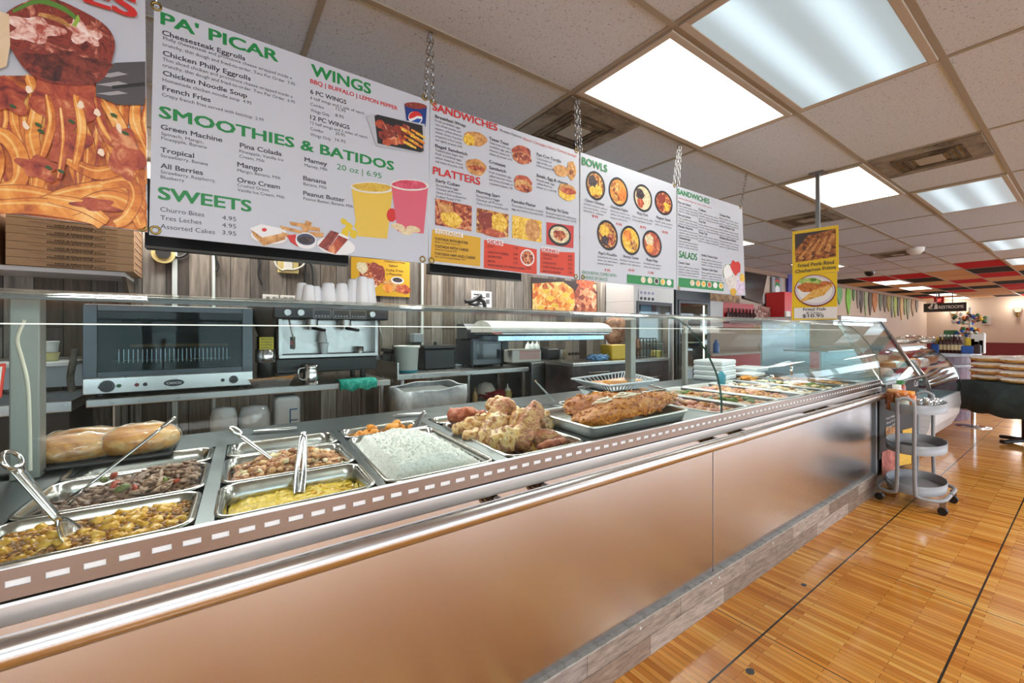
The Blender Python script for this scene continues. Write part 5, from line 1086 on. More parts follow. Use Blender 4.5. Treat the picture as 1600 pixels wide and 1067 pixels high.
# pizza box shelf and boxes
SY = 3.70; a = atY(0, 412, SY); e = atY(176, 425, SY); zs = 1.808
t = T('wall_shelf', 'white shelf on the board wall under the pizza boxes', 'shelf', (-1.2, 3.9, zs-.03))
MB(M('shelf_white', (222, 224, 226), .4)).box(-2.2, -.45, SY, YB, zs-.028, zs).build('shelf_board', t, bevel=.003)
br = MB(M('bracket_brown', (92, 82, 70), .6)); br.hexa([(-.47, SY+.03, zs-.028), (-.47, YB, zs-.028), (-.47, YB, zs-.29)], [(-.45, SY+.03, zs-.028), (-.45, YB, zs-.028), (-.45, YB, zs-.29)]); br.build('bracket', t)  # bracket in one dull brown tone
for sx, x0, x1, lbs in (('right', -.955, -.405, 'right'), ('left', -1.62, -.985, 'left')):
    for k in range(7):
        z0 = zs+k*.046+.001; w = (x1-x0)
        lb = '%s pizza box of the %s stack on the white shelf' % (('bottom', 'second', 'third', 'fourth', 'fifth', 'sixth', 'top')[k], lbs)
        o = T('pizza_box', lb, 'pizza box', ((x0+x1)/2, 3.9, z0), 'pizza boxes on the shelf')
        if k == 0 or True:
            b = MB(cardb); b.box(x0, x1, 3.66, 4.08, z0, z0+.044); b.mat(cardb_side).box(x1, x1+.002, 3.66, 4.08, z0, z0+.044); b.build('box', o, bevel=.002)
            f_ = MB(cardb_side); f_.hexa([(x0+w*.16, 3.6588, z0+.03), (x0+w*.28, 3.6588, z0+.03), (x0+w*.32, 3.6588, z0+.022), (x0+w*.7, 3.6588, z0+.022), (x0+w*.74, 3.6588, z0+.03), (x0+w*.86, 3.6588, z0+.03), (x0+w*.86, 3.6588, z0+.0315), (x0+w*.735, 3.6588, z0+.0315), (x0+w*.695, 3.6588, z0+.0235), (x0+w*.325, 3.6588, z0+.0235), (x0+w*.285, 3.6588, z0+.0315), (x0+w*.16, 3.6588, z0+.0315)],
                                          [(x0+w*.16, 3.66, z0+.03), (x0+w*.28, 3.66, z0+.03), (x0+w*.32, 3.66, z0+.022), (x0+w*.7, 3.66, z0+.022), (x0+w*.74, 3.66, z0+.03), (x0+w*.86, 3.66, z0+.03), (x0+w*.86, 3.66, z0+.0315), (x0+w*.735, 3.66, z0+.0315), (x0+w*.695, 3.66, z0+.0235), (x0+w*.325, 3.66, z0+.0235), (x0+w*.285, 3.66, z0+.0315), (x0+w*.16, 3.66, z0+.0315)]); f_.build('lid_tab', o)
            L = MB(ink); lettering(L, 'HOT & DELICIOUS', Vector((x0+w*.36, 3.6575, z0+.016)), R_, U_, w*.3, .0105, .03); lettering(L, 'PREPARED JUST FOR YOU!', Vector((x0+w*.3, 3.6575, z0+.004)), R_, U_, w*.46, .0095, .03)
            if sx == 'right': lettering(L, 'HOT & DELICIOUS  PREPARED JUST', Vector((x1+.0028, 3.70, z0+.014)), Vector((0, 1, 0)), U_, .34, .011, .02)
            L.build('lettering', o)
# black screens hanging behind the boards, lower edges in view
for u0, u1, v0, v1, lb in ((226, 545, 372, 402, 'long black screen showing only its lower edge under the PA\' PICAR board'), (672, 815, 412, 434, 'black screen showing only its lower edge under the platters board')):
    y = 1.98; a, e = atY(u0, v0, y), atY(u1, v1, y); zb = min(atY(u0, v0+15, y).z, e.z); t = T('menu_screen', lb, 'screen', ((a.x+e.x)/2, y, zb), 'black screens behind the boards')
    MB(M('screen_black', (22, 24, 27), .25)).box(a.x, e.x, y, y+.05, zb, zb+.25).build('panel', t, bevel=.004)
    MB(M('screen_trim', (92, 90, 84), .4)).box(a.x, e.x, y-.003, y, zb, zb+.008).build('lower_trim', t)
    for xx in (a.x+.15, e.x-.15): MB(M('rod_grey', (120, 116, 110), .4)).box(xx-.02, xx+.02, MY+.004, y+.01, zb+.16, zb+.2).build('mounting_bracket', t)
# wall fittings
def wall(u, v): return atY(u, v, YB)
whitep = M('white_plate', (214, 210, 200), .45); cream = M('cream_plate', (196, 176, 116), .5)
p = wall(256, 398); t = T('wall_bell', 'round cream wall bell with dark centre below the screen', 'bell', (p.x, YB, p.z-.07))
b = MB(cream); b.cyl((p.x, YB, p.z), (p.x, YB-.05, p.z), .07, n=20); b.build('body', t); MB(M('bell_dark', (44, 42, 42), .4)).cyl((p.x, YB-.05, p.z+.01), (p.x, YB-.062, p.z+.01), .045, n=20).build('centre', t)
p = wall(450, 416); t = T('wall_box', 'cream electrical box with an open square below the screen', 'electrical box', (p.x, YB, p.z-.06))
MB(cream).box(p.x-.08, p.x+.08, YB-.03, YB, p.z-.065, p.z+.065).build('plate', t, bevel=.008); MB(whitep).box(p.x-.035, p.x+.03, YB-.036, YB-.03, p.z-.03, p.z+.04).build('cover', t, bevel=.002)
for u, v, lb in ((423, 467, 'white double outlet on the boards left of the cups'), (450, 468, 'white double outlet nearest the cup stacks')):
    p = wall(u, v); t = T('wall_outlet', lb, 'outlet', (p.x, YB, p.z-.03), 'white wall outlets'); MB(whitep).box(p.x-.06, p.x+.06, YB-.012, YB, p.z-.035, p.z+.035).build('plate', t, bevel=.003)
    MB(M('socket_dark', (120, 116, 110), .5)).box(p.x-.035, p.x-.01, YB-.014, YB-.012, p.z-.018, p.z+.018).build('socket', t); MB(MATS['socket_dark']).box(p.x+.012, p.x+.037, YB-.014, YB-.012, p.z-.018, p.z+.018).build('socket', t)
trimw = M('conduit_pale', (196, 202, 196), .5)
for u, v0, v1, w, lb in ((273, 390, 470, .016, 'pale vertical conduit on the boards left of the black cables'), (334, 393, 470, .01, 'thin pale conduit beside the dangling black cable'), (659, 410, 482, .012, 'thin pale conduit right of the mango poster')):
    a, e = wall(u, v0), wall(u, v1); one(MB(trimw).box(a.x-w, a.x+w, YB-.018, YB, e.z-1.0, a.z+.4), 'wall_conduit', lb, 'conduit', 'wall conduits', bevel=.003)
blackc = M('cable_black', (20, 20, 20), .5)
for P_, lb in (([(337, 392), (338, 405), (341, 415), (338, 424)], 'short black cable end dangling beside the thin conduit'), ([(403, 398), (405, 412), (404, 428), (410, 445)], 'black cable hanging down left of the cream box'), ([(477, 405), (478, 420), (477, 442)], 'straight black cable hanging right of the cream box'), ([(480, 405), (488, 418), (489, 446)], 'bent black cable hanging right of the cream box'),
               ([(262, 388), (270, 400), (284, 401), (296, 393)], 'black cable looped from the round bell to the conduit')):
    one(MB(blackc).tube(smooth_path([atY(u, v, YB-.02) for u, v in P_]), .009, 7), 'wall_cable', lb, 'cable', 'black cables on the boards')
one(MB(MATS['cable_white']).tube(smooth_path([atY(u, v, YB-.03) for u, v in ((428, 402), (432, 415), (440, 422), (446, 421))]+[atY(u, v, YB-.03) for u, v in ((460, 421), (472, 416), (478, 408))]), .008, 7), 'wall_cable', 'white cable looping through the cream electrical box', 'cable')
# posters on the wall
def poster(name, label, u0, v0, u1, v1, paint_fn, y=YB-.012, m=gold, cat='poster'):
    q = [atY(u0, v0, y), atY(u1, v0+(v1-v0)*.02, y), atY(u1, v1, y), atY(u0, v1-(v1-v0)*.0, y)]; za, zb = q[0].z, q[3].z
    q = [Vector((q[0].x, y, za)), Vector((q[1].x, y, za)), Vector((q[1].x, y, zb)), Vector((q[0].x, y, zb))]
    o = T(name, label, cat, ((q[0].x+q[1].x)/2, y, zb)); MB(m).hexa([p+Vector((0, -.003, 0)) for p in q], [p+Vector((0, .01, 0)) for p in q]).build('sheet', o)
    pr_ = Print(y); mb = MB(m); paint_fn(pr_, mb); mb.build('photo_print', o); return o
def mango(pr_, F):
    pr_.oval(F, 574, 440, 27, 14, white_, 20, -.3); pr_.oval(F, 580, 428, 20, 16, dish2, 18, .4, .1); pr_.oval(F, 590, 424, 12, 13, meatb, 14, .4, .1); pr_.oval(F, 566, 418, 9, 9, ricep, 12, .2, .1)
    pr_.oval(F, 612, 446, 14, 9, bread, 16, .1, .1); pr_.oval(F, 630, 452, 12, 7, sauce, 14, .1, .1); pr_.oval(F, 621, 438, 10, 5.5, white_, 16, .1); pr_.oval(F, 621, 437.5, 8, 4, beans, 16, .1); pr_.oval(F, 606, 450, 8, 7, noodle, 12, .1, .1)
    for t_, u, v, u1 in (('Chicharron Fritos', 600, 409, 633), ('Sabor', 608, 416, 622), ('Cuba Frita', 603, 423, 630), ('y Pescado', 604, 429, 628)): pr_.word(F, t_, u, v, u1, 3.6, M('script_brown', (96, 70, 30), .6), .01)
poster('food_poster', 'yellow food poster with fried meat on the board wall beside the cups', 549, 401, 640, 460, mango)
def pizza(pr_, F):
    pz = speckle('print_pizza', [(140, 44, 24), (206, 104, 44), (232, 170, 84), (240, 206, 130), (150, 120, 40)], 14, .5, 0, 'voro'); pz2 = speckle('print_pizza_dark', [(60, 34, 34), (150, 70, 50), (206, 140, 100), (226, 190, 160)], 14, .5, 0, 'voro')
    pr_.poly(F, [(832, 443), (880, 440), (896, 452), (900, 470), (896, 488), (832, 490)], pz); pr_.poly(F, [(898, 456), (905, 444), (932, 444), (932, 490), (898, 490)], pz2); pr_.oval(F, 915, 443, 14, 7, sauce, 14, .1, .1)
    for k in range(16): pr_.oval(F, 838+(k*23) % 54, 452+(k*13) % 36, 6, 4, dishy if k % 2 else noodle, 8, .1, .2)
poster('pizza_poster', 'wide pizza photo poster on the board wall below the bowls board', 831, 433, 933, 492, pizza, m=M('poster_dark', (52, 36, 34), .5))
def flyer(pr_, F):
    for k in range(5): pr_.poly(F, [(740, 459+k*5), (752+(k % 2)*6, 459+k*5), (752+(k % 2)*6, 461+k*5), (740, 461+k*5)], dark)
    for u, v in ((759, 458), (759, 468), (743, 473)): pr_.poly(F, [(u, v), (u+6, v), (u+6, v+7), (u, v+7)], M('print_grey', (110, 110, 112), .5))
poster('wall_flyer', 'white printed flyer on the boards behind the black hook', 737, 454, 768, 485, flyer, m=M('paper', (216, 216, 218), .6), cat='flyer')
p = wall(742, 468)
mb = MB(M('black_rubber', (22, 22, 22), .45)).tube(smooth_path([atY(u, v, YB-.09) for u, v in ((727, 471), (738, 470), (745, 466), (751, 462), (750, 468), (756, 472), (758, 484))]), .022, 8).tube(smooth_path([atY(u, v, YB-.09) for u, v in ((733, 474), (744, 476), (752, 466))]), .016, 8).tube([atY(748, 468, YB-.09), atY(748, 468, YB)], .014, 8)
one(mb, 'black_clamp', 'black clamp lamp arm fixed to the boards in front of the flyer', 'clamp')

# first work table: oven, grinder, espresso machine
tz = 1.042
def table(name, label, x0, x1, y0, y1, z, legs, shelf=None):
    t = T(name, label, 'work table', ((x0+x1)/2, (y0+y1)/2, 0)); MB(kst).box(x0, x1, y0, y1, z-.045, z).build('tabletop', t, bevel=.005)
    for lx, ly in legs: MB(sp_).cyl((lx, ly, .0), (lx, ly, z-.045), .022, n=14).build('leg', t)
    if shelf: MB(kst).box(x0+.03, x1-.03, y0+.04, y1-.04, shelf-.02, shelf).build('lower_shelf', t)
    return t
t1 = table('work_table', 'steel work table carrying the glass front oven and the espresso machine', -.56, 1.16, 3.27, 3.95, tz, ((-.44, 3.32), (1.1, 3.32), (-.44, 3.9), (1.1, 3.9)), .32)
oven = T('countertop_oven', 'wide glass front steel oven with two round knobs on the work table', 'oven', (-.17, 3.6, tz))
ox0, ox1, oy = -.585, .235, 3.34
MB(kst).box(ox0, ox1, oy+.03, 3.92, tz+.02, 1.58).build('body', oven, bevel=.006); MB(kst).box(ox0, ox1, oy, oy+.03, tz+.02, 1.155).build('control_panel', oven, bevel=.004)
d = MB(glass('oven_glass', (206, 214, 216), .006, .7)).box(ox0+.012, ox1-.012, oy+.002, oy+.010, 1.158, 1.57); d.build('door_glass', oven)
df = MB(M('oven_door_frame', (66, 72, 76), .3, .5)); df.box(ox0, ox0+.06, oy, oy+.028, 1.158, 1.575).box(ox1-.06, ox1, oy, oy+.028, 1.158, 1.575).box(ox0+.06, ox1-.06, oy, oy+.028, 1.158, 1.19).box(ox0+.06, ox1-.06, oy, oy+.028, 1.54, 1.575); df.build('door_frame', oven, bevel=.003)
MB(speckle('oven_inner', [(44, 50, 52), (66, 76, 80), (92, 102, 104)], 4, .7, 0)).box(ox0+.06, ox1-.06, oy+.022, oy+.029, 1.19, 1.54).build('interior', oven)
rk = MB(sp_)
for k in range(26): xx = ox0+.15+k*.021; rk.cyl((xx, oy+.016, 1.235), (xx, oy+.016, 1.315), .0032, n=6)
rk.cyl((ox0+.12, oy+.016, 1.25), (ox1-.12, oy+.016, 1.25), .004, n=6); rk.build('wire_rack', oven)
MB(M('oven_tray', (150, 116, 80), .5)).box(ox0+.2, ox1-.14, oy+.012, oy+.02, 1.328, 1.345).build('baking_tray', oven)
for u, r in ((167, .035), (365, .026)):
    p = atY(u, 609 if u < 200 else 599, oy); kb_ = MB(M('knob_dark', (36, 36, 40), .3)).cyl((p.x, oy, 1.105), (p.x, oy-.03, 1.105), r, r*.85, n=20).box(p.x-r*.9, p.x+r*.9, oy-.042, oy-.03, 1.099, 1.111); kb_.build('knob', oven)
for u, m_ in ((186, M('light_green', (40, 110, 70), .3)), (214, M('light_red', (120, 50, 46), .3)), (227, M('button_black', (30, 30, 30), .3)), (348, MATS['button_black'])): p = atY(u, 606, oy); MB(m_).cyl((p.x, oy, 1.105), (p.x, oy-.008, 1.105), .011, n=12).build('indicator', oven)
p = atY(272, 604, oy); bd = MB(M('badge', (60, 62, 66), .3, .6)); rg = [[(p.x+.05*math.cos(k*math.pi/12), y_, 1.105+.021*math.sin(k*math.pi/12)) for k in range(24)] for y_ in (oy, oy-.004)]; bd.hexa(rg[0], rg[1]); bd.build('badge', oven)
L = MB(white_); lettering(L, 'CADCO', Vector((p.x-.035, oy-.0062, 1.098)), R_, U_, .07, .014, .02); L.build('lettering', oven)
for k in range(4): MB(blackp).cyl((ox0+.06+.7*(k % 2), oy+.08+.42*(k//2), tz), (ox0+.06+.7*(k % 2), oy+.08+.42*(k//2), tz+.021), .02, n=12).build('foot', oven)

# left of the oven: small shelf, containers, hanging cloth
p0, p1 = atY(60, 569, 3.4), atY(113, 563, 3.4); t = T('side_shelf', 'white lipped shelf left of the oven holding two tubs', 'shelf', ((p0.x+p1.x)/2, 3.6, p0.z-.03)); MB(M('shelf_white', (222, 224, 226), .4)).box(p0.x-.5, p1.x, 3.4, YB, p0.z-.015, p0.z+.008).build('shelf_board', t, bevel=.003)
MB(MATS['shelf_white']).box(p0.x-.5, p1.x, 3.95, YB, p0.z-.18, p0.z-.015).build('support', t)
for u0, v0, u1, v1, m_, lb, dz in ((58, 550, 90, 563, M('tub_yellow', (190, 184, 130), .4), 'low yellowish food tub on the shelf left of the oven', 0), (64, 533, 90, 550, M('tub_white', (206, 208, 206), .4), 'white round tub on top of the yellowish tub', 0)):
    a, e = atY(u0, v0, 3.5), atY(u1, v1, 3.5); z0 = (p0.z+.0085) if v1 > 555 else p0.z+.0085+(a.z-e.z)*.8+.002; hh = a.z-e.z; r = (e.x-a.x)/2
    one(MB(m_).lathe((a.x+e.x)/2, 3.5+r, [(r*.85, z0), (r, z0+hh*.85), (r*1.06, z0+hh*.86), (r*1.06, z0+hh*.98), (r*.9, z0+hh)], 24), 'food_tub', lb, 'tub')
mb = MB(speckle('rag_grey', [(70, 66, 60), (104, 98, 90), (122, 116, 108)], 12, .9, .4)); cl = [atY(116, 545, 3.36), atY(114, 565, 3.36), atY(110, 590, 3.36), atY(113, 612, 3.36)]
mb.tube(smooth_path(cl), .03, 12, radii=None, flat=.5); one(mb, 'hanging_towel', 'grey towel hanging at the left side of the oven', 'towel')
mb = MB(kst).box(-1.3, -.62, 3.3, 3.95, .98, 1.04); a = one(mb, 'side_counter', 'steel side counter at the far left, lower than the shelf with tubs', 'counter', bevel=.004)
mb = MB(M('cabinet_dark', (58, 52, 48), .5)).box(-1.3, -.64, 3.36, 3.95, 0, .979); one(mb, 'dark_cabinet', 'dark cabinet under the steel side counter at the left', 'cabinet', bevel=.004)

# coffee grinder
gp = atY(416, 590, 3.5); t = T('coffee_grinder', 'black coffee grinder with a funnel hopper and a yellow sticker', 'coffee grinder', (gp.x, 3.5, tz)); gxx = gp.x
MB(blackp).lathe(gxx, 3.5, [(.09, tz), (.09, tz+.04), (.06, tz+.06), (.055, tz+.16)], 24).build('base', t); MB(sp_).lathe(gxx, 3.5, [(.068, tz+.16), (.07, tz+.165), (.07, tz+.25), (.066, tz+.255)], 24).build('body', t)
MB(blackp).lathe(gxx, 3.5, [(.06, tz+.255), (.06, tz+.345)], 24).build('collar', t); MB(M('hopper_smoke', (74, 66, 58), .15)).lathe(gxx, 3.5, [(.05, tz+.345), (.125, tz+.56), (.13, tz+.6)], 24).build('hopper', t)
y_ = 3.5-.062; MB(M('sticker_yellow', (222, 200, 40), .5)).box(gxx-.048, gxx+.04, y_-.005, y_, tz+.252, tz+.34).build('sticker', t)
L = MB(dark)
for k, s_ in enumerate(('PILON', 'CUBAN', 'COFFEE', 'ONLY')): lettering(L, s_, Vector((gxx-.038, y_-.006, tz+.32-.02*k)), R_, U_, .068, .011, .01)
L.build('lettering', t)
ft = atY(424, 593, 3.36); mb = MB(foil); w = .14
mb.hexa([(ft.x-w*.75, 3.33, tz+.002), (ft.x+w*.75, 3.33, tz+.002), (ft.x+w*.75, 3.43, tz+.002), (ft.x-w*.75, 3.43, tz+.002)], [(ft.x-w, 3.3, tz+.06), (ft.x+w, 3.3, tz+.075), (ft.x+w, 3.46, tz+.075), (ft.x-w, 3.46, tz+.06)]); o = one(mb, 'foil_pan', 'crumpled foil pan in front of the coffee grinder', 'foil pan')
# espresso machine
ex0, ex1, ey = .40, 1.15, 3.42; t = T('espresso_machine', 'steel espresso machine with a black top panel and two group heads', 'espresso machine', ((ex0+ex1)/2, 3.65, tz))
es = steel('espresso_steel', (176, 176, 174), .38)
MB(blackp).box(ex0-.01, ex1-.03, ey+.06, 3.9, tz+.07, tz+.18).build('base', t, bevel=.008); MB(es).box(ex0, ex1-.04, ey, 3.6, tz+.185, tz+.21).build('drip_tray', t, bevel=.003)
MB(es).box(ex0, ex1-.05, ey+.12, 3.9, tz+.21, tz+.47).build('back_panel', t, bevel=.004); MB(blackp).box(ex0-.04, ex1+.03, ey-.05, 3.9, tz+.47, tz+.56).build('top_panel', t, bevel=.012); MB(es).box(ex0-.03, ex1+.0, ey, 3.9, tz+.56, tz+.62).build('cup_rail', t, bevel=.006)
for sx in (ex0+.0, ex1-.06): MB(es).box(sx, sx+.022, ey+.01, 3.9, tz+.21, tz+.47).build('side_panel', t)
for k, xx in enumerate((ex0+.22, ex0+.46)):
    g_ = MB(es).cyl((xx, ey+.03, tz+.47), (xx, ey+.03, tz+.42), .045, n=20).cyl((xx, ey+.03, tz+.42), (xx, ey+.03, tz+.395), .036, n=20); o = g_.build('group_head', t); MB(blackp).cyl((xx, ey+.0, tz+.405), (xx+.06, ey-.12, tz+.39), .012, n=10).build('portafilter', o)
kp = MB(M('keypad_line', (150, 150, 150), .4))
for k, xx in enumerate((ex0+.235, ex0+.37, ex0+.495)):
    for q in range(5): kp.cyl((xx+q*.021, ey-.051, tz+.495), (xx+q*.021, ey-.055, tz+.495), .0075, n=10)
    for (a_, b_, c_, d_) in ((-.015, .1, .478, .482), (-.015, .1, .54, .544), (-.019, -.015, .478, .544), (.1, .104, .478, .544)): kp.box(xx+a_, xx+b_, ey-.053, ey-.05, tz+c_, tz+d_)
kp.build('keypads', t)
for xx in (ex0+.045, ex0+.13, ex0+.64): MB(es).cyl((xx, ey-.05, tz+.515), (xx, ey-.085, tz+.515), .022, n=16).build('steam_knob', t)
MB(M('meter_red', (170, 50, 44), .3)).box(ex0+.09, ex0+.12, ey+.11, ey+.12, tz+.28, tz+.31).build('switch', t); MB(blackp).box(ex0+.088, ex0+.122, ey+.113, ey+.12, tz+.25, tz+.34).build('switch_plate', t)
for xx, nm in ((ex0+.06, 'steam_wand'), (ex0+.70, 'steam_wand')): MB(es).tube(smooth_path([(xx, ey-.02, tz+.47), (xx+.01, ey-.05, tz+.40), (xx+.03, ey-.04, tz+.31), (xx+.03, ey-.02, tz+.25)]), .006, 8).build(nm, t)
for k in range(4): MB(blackp).cyl((ex0+.06+.55*(k % 2), 3.5+.3*(k//2), tz), (ex0+.06+.55*(k % 2), 3.5+.3*(k//2), tz+.071), .022, n=12).build('foot', t)
for k, (xx, yy, z0, lb) in enumerate(((ex0+.31, ey+.05, tz+.2105, 'white paper cups upright on the drip tray'), (ex0+.30, ey+.05, tz+.2985, 'upturned white cups stacked on those on the drip tray'))):
    prf = [(.022, z0), (.034, z0+.08), (.031, z0+.085), (.02, z0+.01)] if k == 0 else [(.034, z0), (.02, z0+.09), (.001, z0+.092)]; one(MB(cupm).lathe(xx, yy, prf, 18), 'paper_cup', lb, 'cup')
one(MB(es).lathe(ex0+.58, ey+.06, [(.03, tz+.2105), (.03, tz+.26), (.027, tz+.26), (.027, tz+.22)], 16), 'metal_cup', 'small metal cup at the right of the drip tray', 'cup')
pp = atY(487, 588, 3.33); t = T('steel_pitcher', 'shiny steel pitcher in front of the espresso machine', 'pitcher', (pp.x, 3.36, tz)); MB(sp_).lathe(pp.x, 3.36, [(.052, tz), (.058, tz+.03), (.05, tz+.085), (.045, tz+.115), (.052, tz+.14), (.048, tz+.14), (.042, tz+.115), (.046, tz+.02)], 24).build('body', t)
MB(sp_).tube(smooth_path([(pp.x-.045, 3.34, tz+.12), (pp.x-.085, 3.32, tz+.11), (pp.x-.085, 3.32, tz+.05), (pp.x-.05, 3.34, tz+.03)]), .006, 8).build('handle', t)
# teal cloth on the table edge
mb = MB(speckle('teal_cloth', [(20, 140, 120), (48, 184, 160), (110, 214, 196)], 26, .9, .5)); a, e = atY(531, 590, 3.26), atY(588, 592, 3.26)
n = 14; top = []; bot = []
for k in range(n+1):
    f_ = k/n; xx = a.x+(e.x-a.x)*f_; top.append((xx, 3.29+.006*math.sin(k*1.7), tz+.016)); bot.append((xx, 3.245+.012*math.sin(k*2.3), tz-.055+.01*math.sin(k*1.1)))
bk = [(p[0], 3.4, tz+.012) for p in top]; mid = [(p[0], 3.25+.008*math.sin(i*2.1), tz+.006) for i, p in enumerate(top)]
rows = [bk, top, mid, bot]; mb.add([p for r_ in rows for p in r_], [(r_*(n+1)+i, r_*(n+1)+i+1, (r_+1)*(n+1)+i+1, (r_+1)*(n+1)+i) for r_ in range(3) for i in range(n)], True); one(mb, 'teal_cloth', 'teal cleaning cloth draped over the table edge by the espresso machine', 'cloth', solid=.012)
# goods under the first table
for u0, v0, u1, v1, lb in ((328, 640, 372, 700, 'bagged white foam plates, left of two stacks under the table'), (374, 638, 424, 700, 'bagged white foam plates, right of two stacks under the table')):
    a, e = atY(u0, v0, 3.2), atY(u1, v1, 3.2); r = (e.x-a.x)/2*1.05; t = T('foam_plate_stack', lb, 'plates', ((a.x+e.x)/2, 3.2+r, 0), 'bagged foam plates'); zt = a.z
    for nm, k, m_ in (('plates', .96, foam), ('bag', 1, fbagp)):
        mb = MB(m_).lathe((a.x+e.x)/2, 3.2+r, [(r*.8*k, .325), (r*k, .335+.02*k), (r*k, zt-.06), (r*.82*k, zt-.01*(2-k)), (.001, zt+.01*(k-.9))], 20); mb.build(nm, t)
a, e = atY(430, 622, 3.25), atY(470, 700, 3.25); t = T('cup_sleeve', 'tall white sleeve of foam cups with blue print under the table', 'cups', ((a.x+e.x)/2, 3.36, .32)); MB(foam).box(a.x, e.x, 3.25, 3.45, .325, a.z).build('sleeve', t, bevel=.03, seg=4)
lt = MB(M('label_blue', (60, 110, 160), .5)); xm = a.x+(e.x-a.x)*.55
for k in range(3): lt.box(xm, e.x-.02, 3.2475, 3.2495, a.z-.09-k*.075, a.z-.082-k*.075)
lt.box(xm, xm+.008, 3.2475, 3.2495, a.z-.24, a.z-.09); lt.build('label', t)
one(MB(M('sheet_maroon', (110, 24, 40), .6)).blob((.8, 3.62, .49), (.2, .13, .12), None, .1, 2, 4), 'red_sacks', 'dark red sacks in the shade under the table', 'sacks', kind='stuff')

# second table with bucket, black warmers, microwave
t2 = table('work_table', 'steel work table with the white bucket, the black bins and the microwave', 1.27, 2.66, 3.42, 4.0, 1.06, ((1.33, 3.47), (2.63, 3.47), (1.33, 3.95), (2.63, 3.95)))
MB(kst).box(1.97, 2.65, 3.45, 3.99, .605, .625).build('lower_shelf', t2); MB(kst).box(1.955, 1.975, 3.44, 3.99, .1, 1.014).build('side_panel', t2); MB(dkgrey).box(1.976, 2.65, 3.97, 3.985, .63, 1.014).build('back_panel', t2)
MB(kst).box(1.27, 1.285, 3.42, 4.0, 1.06, 1.16).build('splash_left', t2); MB(kst).box(1.27, 2.66, 3.985, 4.0, 1.06, 1.2).build('backsplash', t2)
z2 = 1.061; a, e = atY(623, 540, 3.5), atY(662, 577, 3.5); r = (e.x-a.x)/2; t = T('white_bucket', 'translucent white bucket on the second table', 'bucket', ((a.x+e.x)/2, 3.5+r, z2))
MB(M('bucket_white', (204, 206, 198), .3)).lathe((a.x+e.x)/2, 3.5+r, [(r*.82, z2), (r*.96, z2+.21), (r*1.04, z2+.215), (r*1.04, z2+.235), (r*.9, z2+.235), (r*.85, z2+.2)], 26).build('tub', t)
MB(M('blue_tray', (40, 150, 170), .4)).lathe((a.x+e.x)/2, 3.5+r, [(r*.83, z2+.0005), (r*.87, z2+.02)], 26).build('base_band', t)
for u0, v0, u1, v1, lb in ((664, 540, 712, 570, 'black covered warming bin right of the white bucket'), (612, 545, 634, 572, 'black covered warming bin behind the white bucket')):
    a, e = atY(u0, v0, 3.68), atY(u1, v1, 3.68); t = T('warming_bin', lb, 'bin', ((a.x+e.x)/2, 3.8, z2), 'black bins'); MB(blackp).box(a.x, e.x, 3.68, 3.93, z2, a.z-.035).build('bin', t, bevel=.015); MB(M('lid_black', (34, 32, 32), .3)).box(a.x-.015, e.x+.015, 3.67, 3.94, a.z-.034, a.z).build('lid', t, bevel=.012); MB(blackp).cyl(((a.x+e.x)/2, 3.8, a.z), ((a.x+e.x)/2, 3.8, a.z+.03), .018, n=12).build('knob', t)
a, e = atY(652, 521, 3.9), atY(667, 535, 3.9); one(MB(M('switch_grey', (140, 146, 148), .4)).box(a.x, e.x, 3.98, YB, e.z, a.z), 'switch_box', 'grey switch box on the boards above the black bins', 'switch box', bevel=.006)
mx0, mx1 = atY(737, 560, 3.62).x, atY(795, 560, 3.62).x; t = T('microwave_oven', 'black microwave with a dark window at the end of the second table', 'microwave', ((mx0+mx1)/2, 3.8, z2)); zt = atY(760, 529, 3.62).z
MB(M('microwave_body', (46, 50, 56), .35)).box(mx0, mx1, 3.63, 3.97, z2+.02, zt).build('body', t, bevel=.01); MB(M('microwave_door', (70, 78, 88), .25)).box(mx0+.01, mx0+(mx1-mx0)*.78, 3.612, 3.63, z2+.03, zt-.01).build('door', t, bevel=.006)
MB(M('microwave_window', (18, 24, 36), .1)).box(mx0+.05, mx0+(mx1-mx0)*.72, 3.609, 3.612, z2+.09, zt-.05).build('window', t, bevel=.002); MB(M('microwave_panel', (90, 92, 96), .3, .6)).box(mx0+.012, mx0+(mx1-mx0)*.77, 3.609, 3.612, z2+.032, z2+.075).build('trim', t); MB(blackp).box(mx0+(mx1-mx0)*.8, mx1-.01, 3.614, 3.63, z2+.03, zt-.01).build('control_panel', t, bevel=.004)
for k in range(4): MB(blackp).cyl((mx0+.05+(k % 2)*(mx1-mx0-.1), 3.68+.2*(k//2), z2-.0005), (mx0+.05+(k % 2)*(mx1-mx0-.1), 3.68+.2*(k//2), z2+.021), .016, n=10).build('foot', t)
a, e = atY(726, 508, 3.66), atY(756, 529, 3.66); t = T('receipt_printer', 'dark grey receipt printer standing on the microwave', 'printer', ((a.x+e.x)/2, 3.75, zt)); MB(M('printer_grey', (66, 68, 72), .4)).prism([(3.64, zt+.0005), (3.86, zt+.0005), (3.86, zt+.15), (3.72, zt+.15), (3.64, zt+.09)], a.x+.02, e.x+.02).build('body', t, bevel=.008); MB(M('screen_pale', (190, 196, 196), .3)).obox(((a.x+e.x)/2+.05, 3.675, zt+.125), (.09, .05, .004), Matrix.Rotation(.65, 3, 'X')).build('display', t)
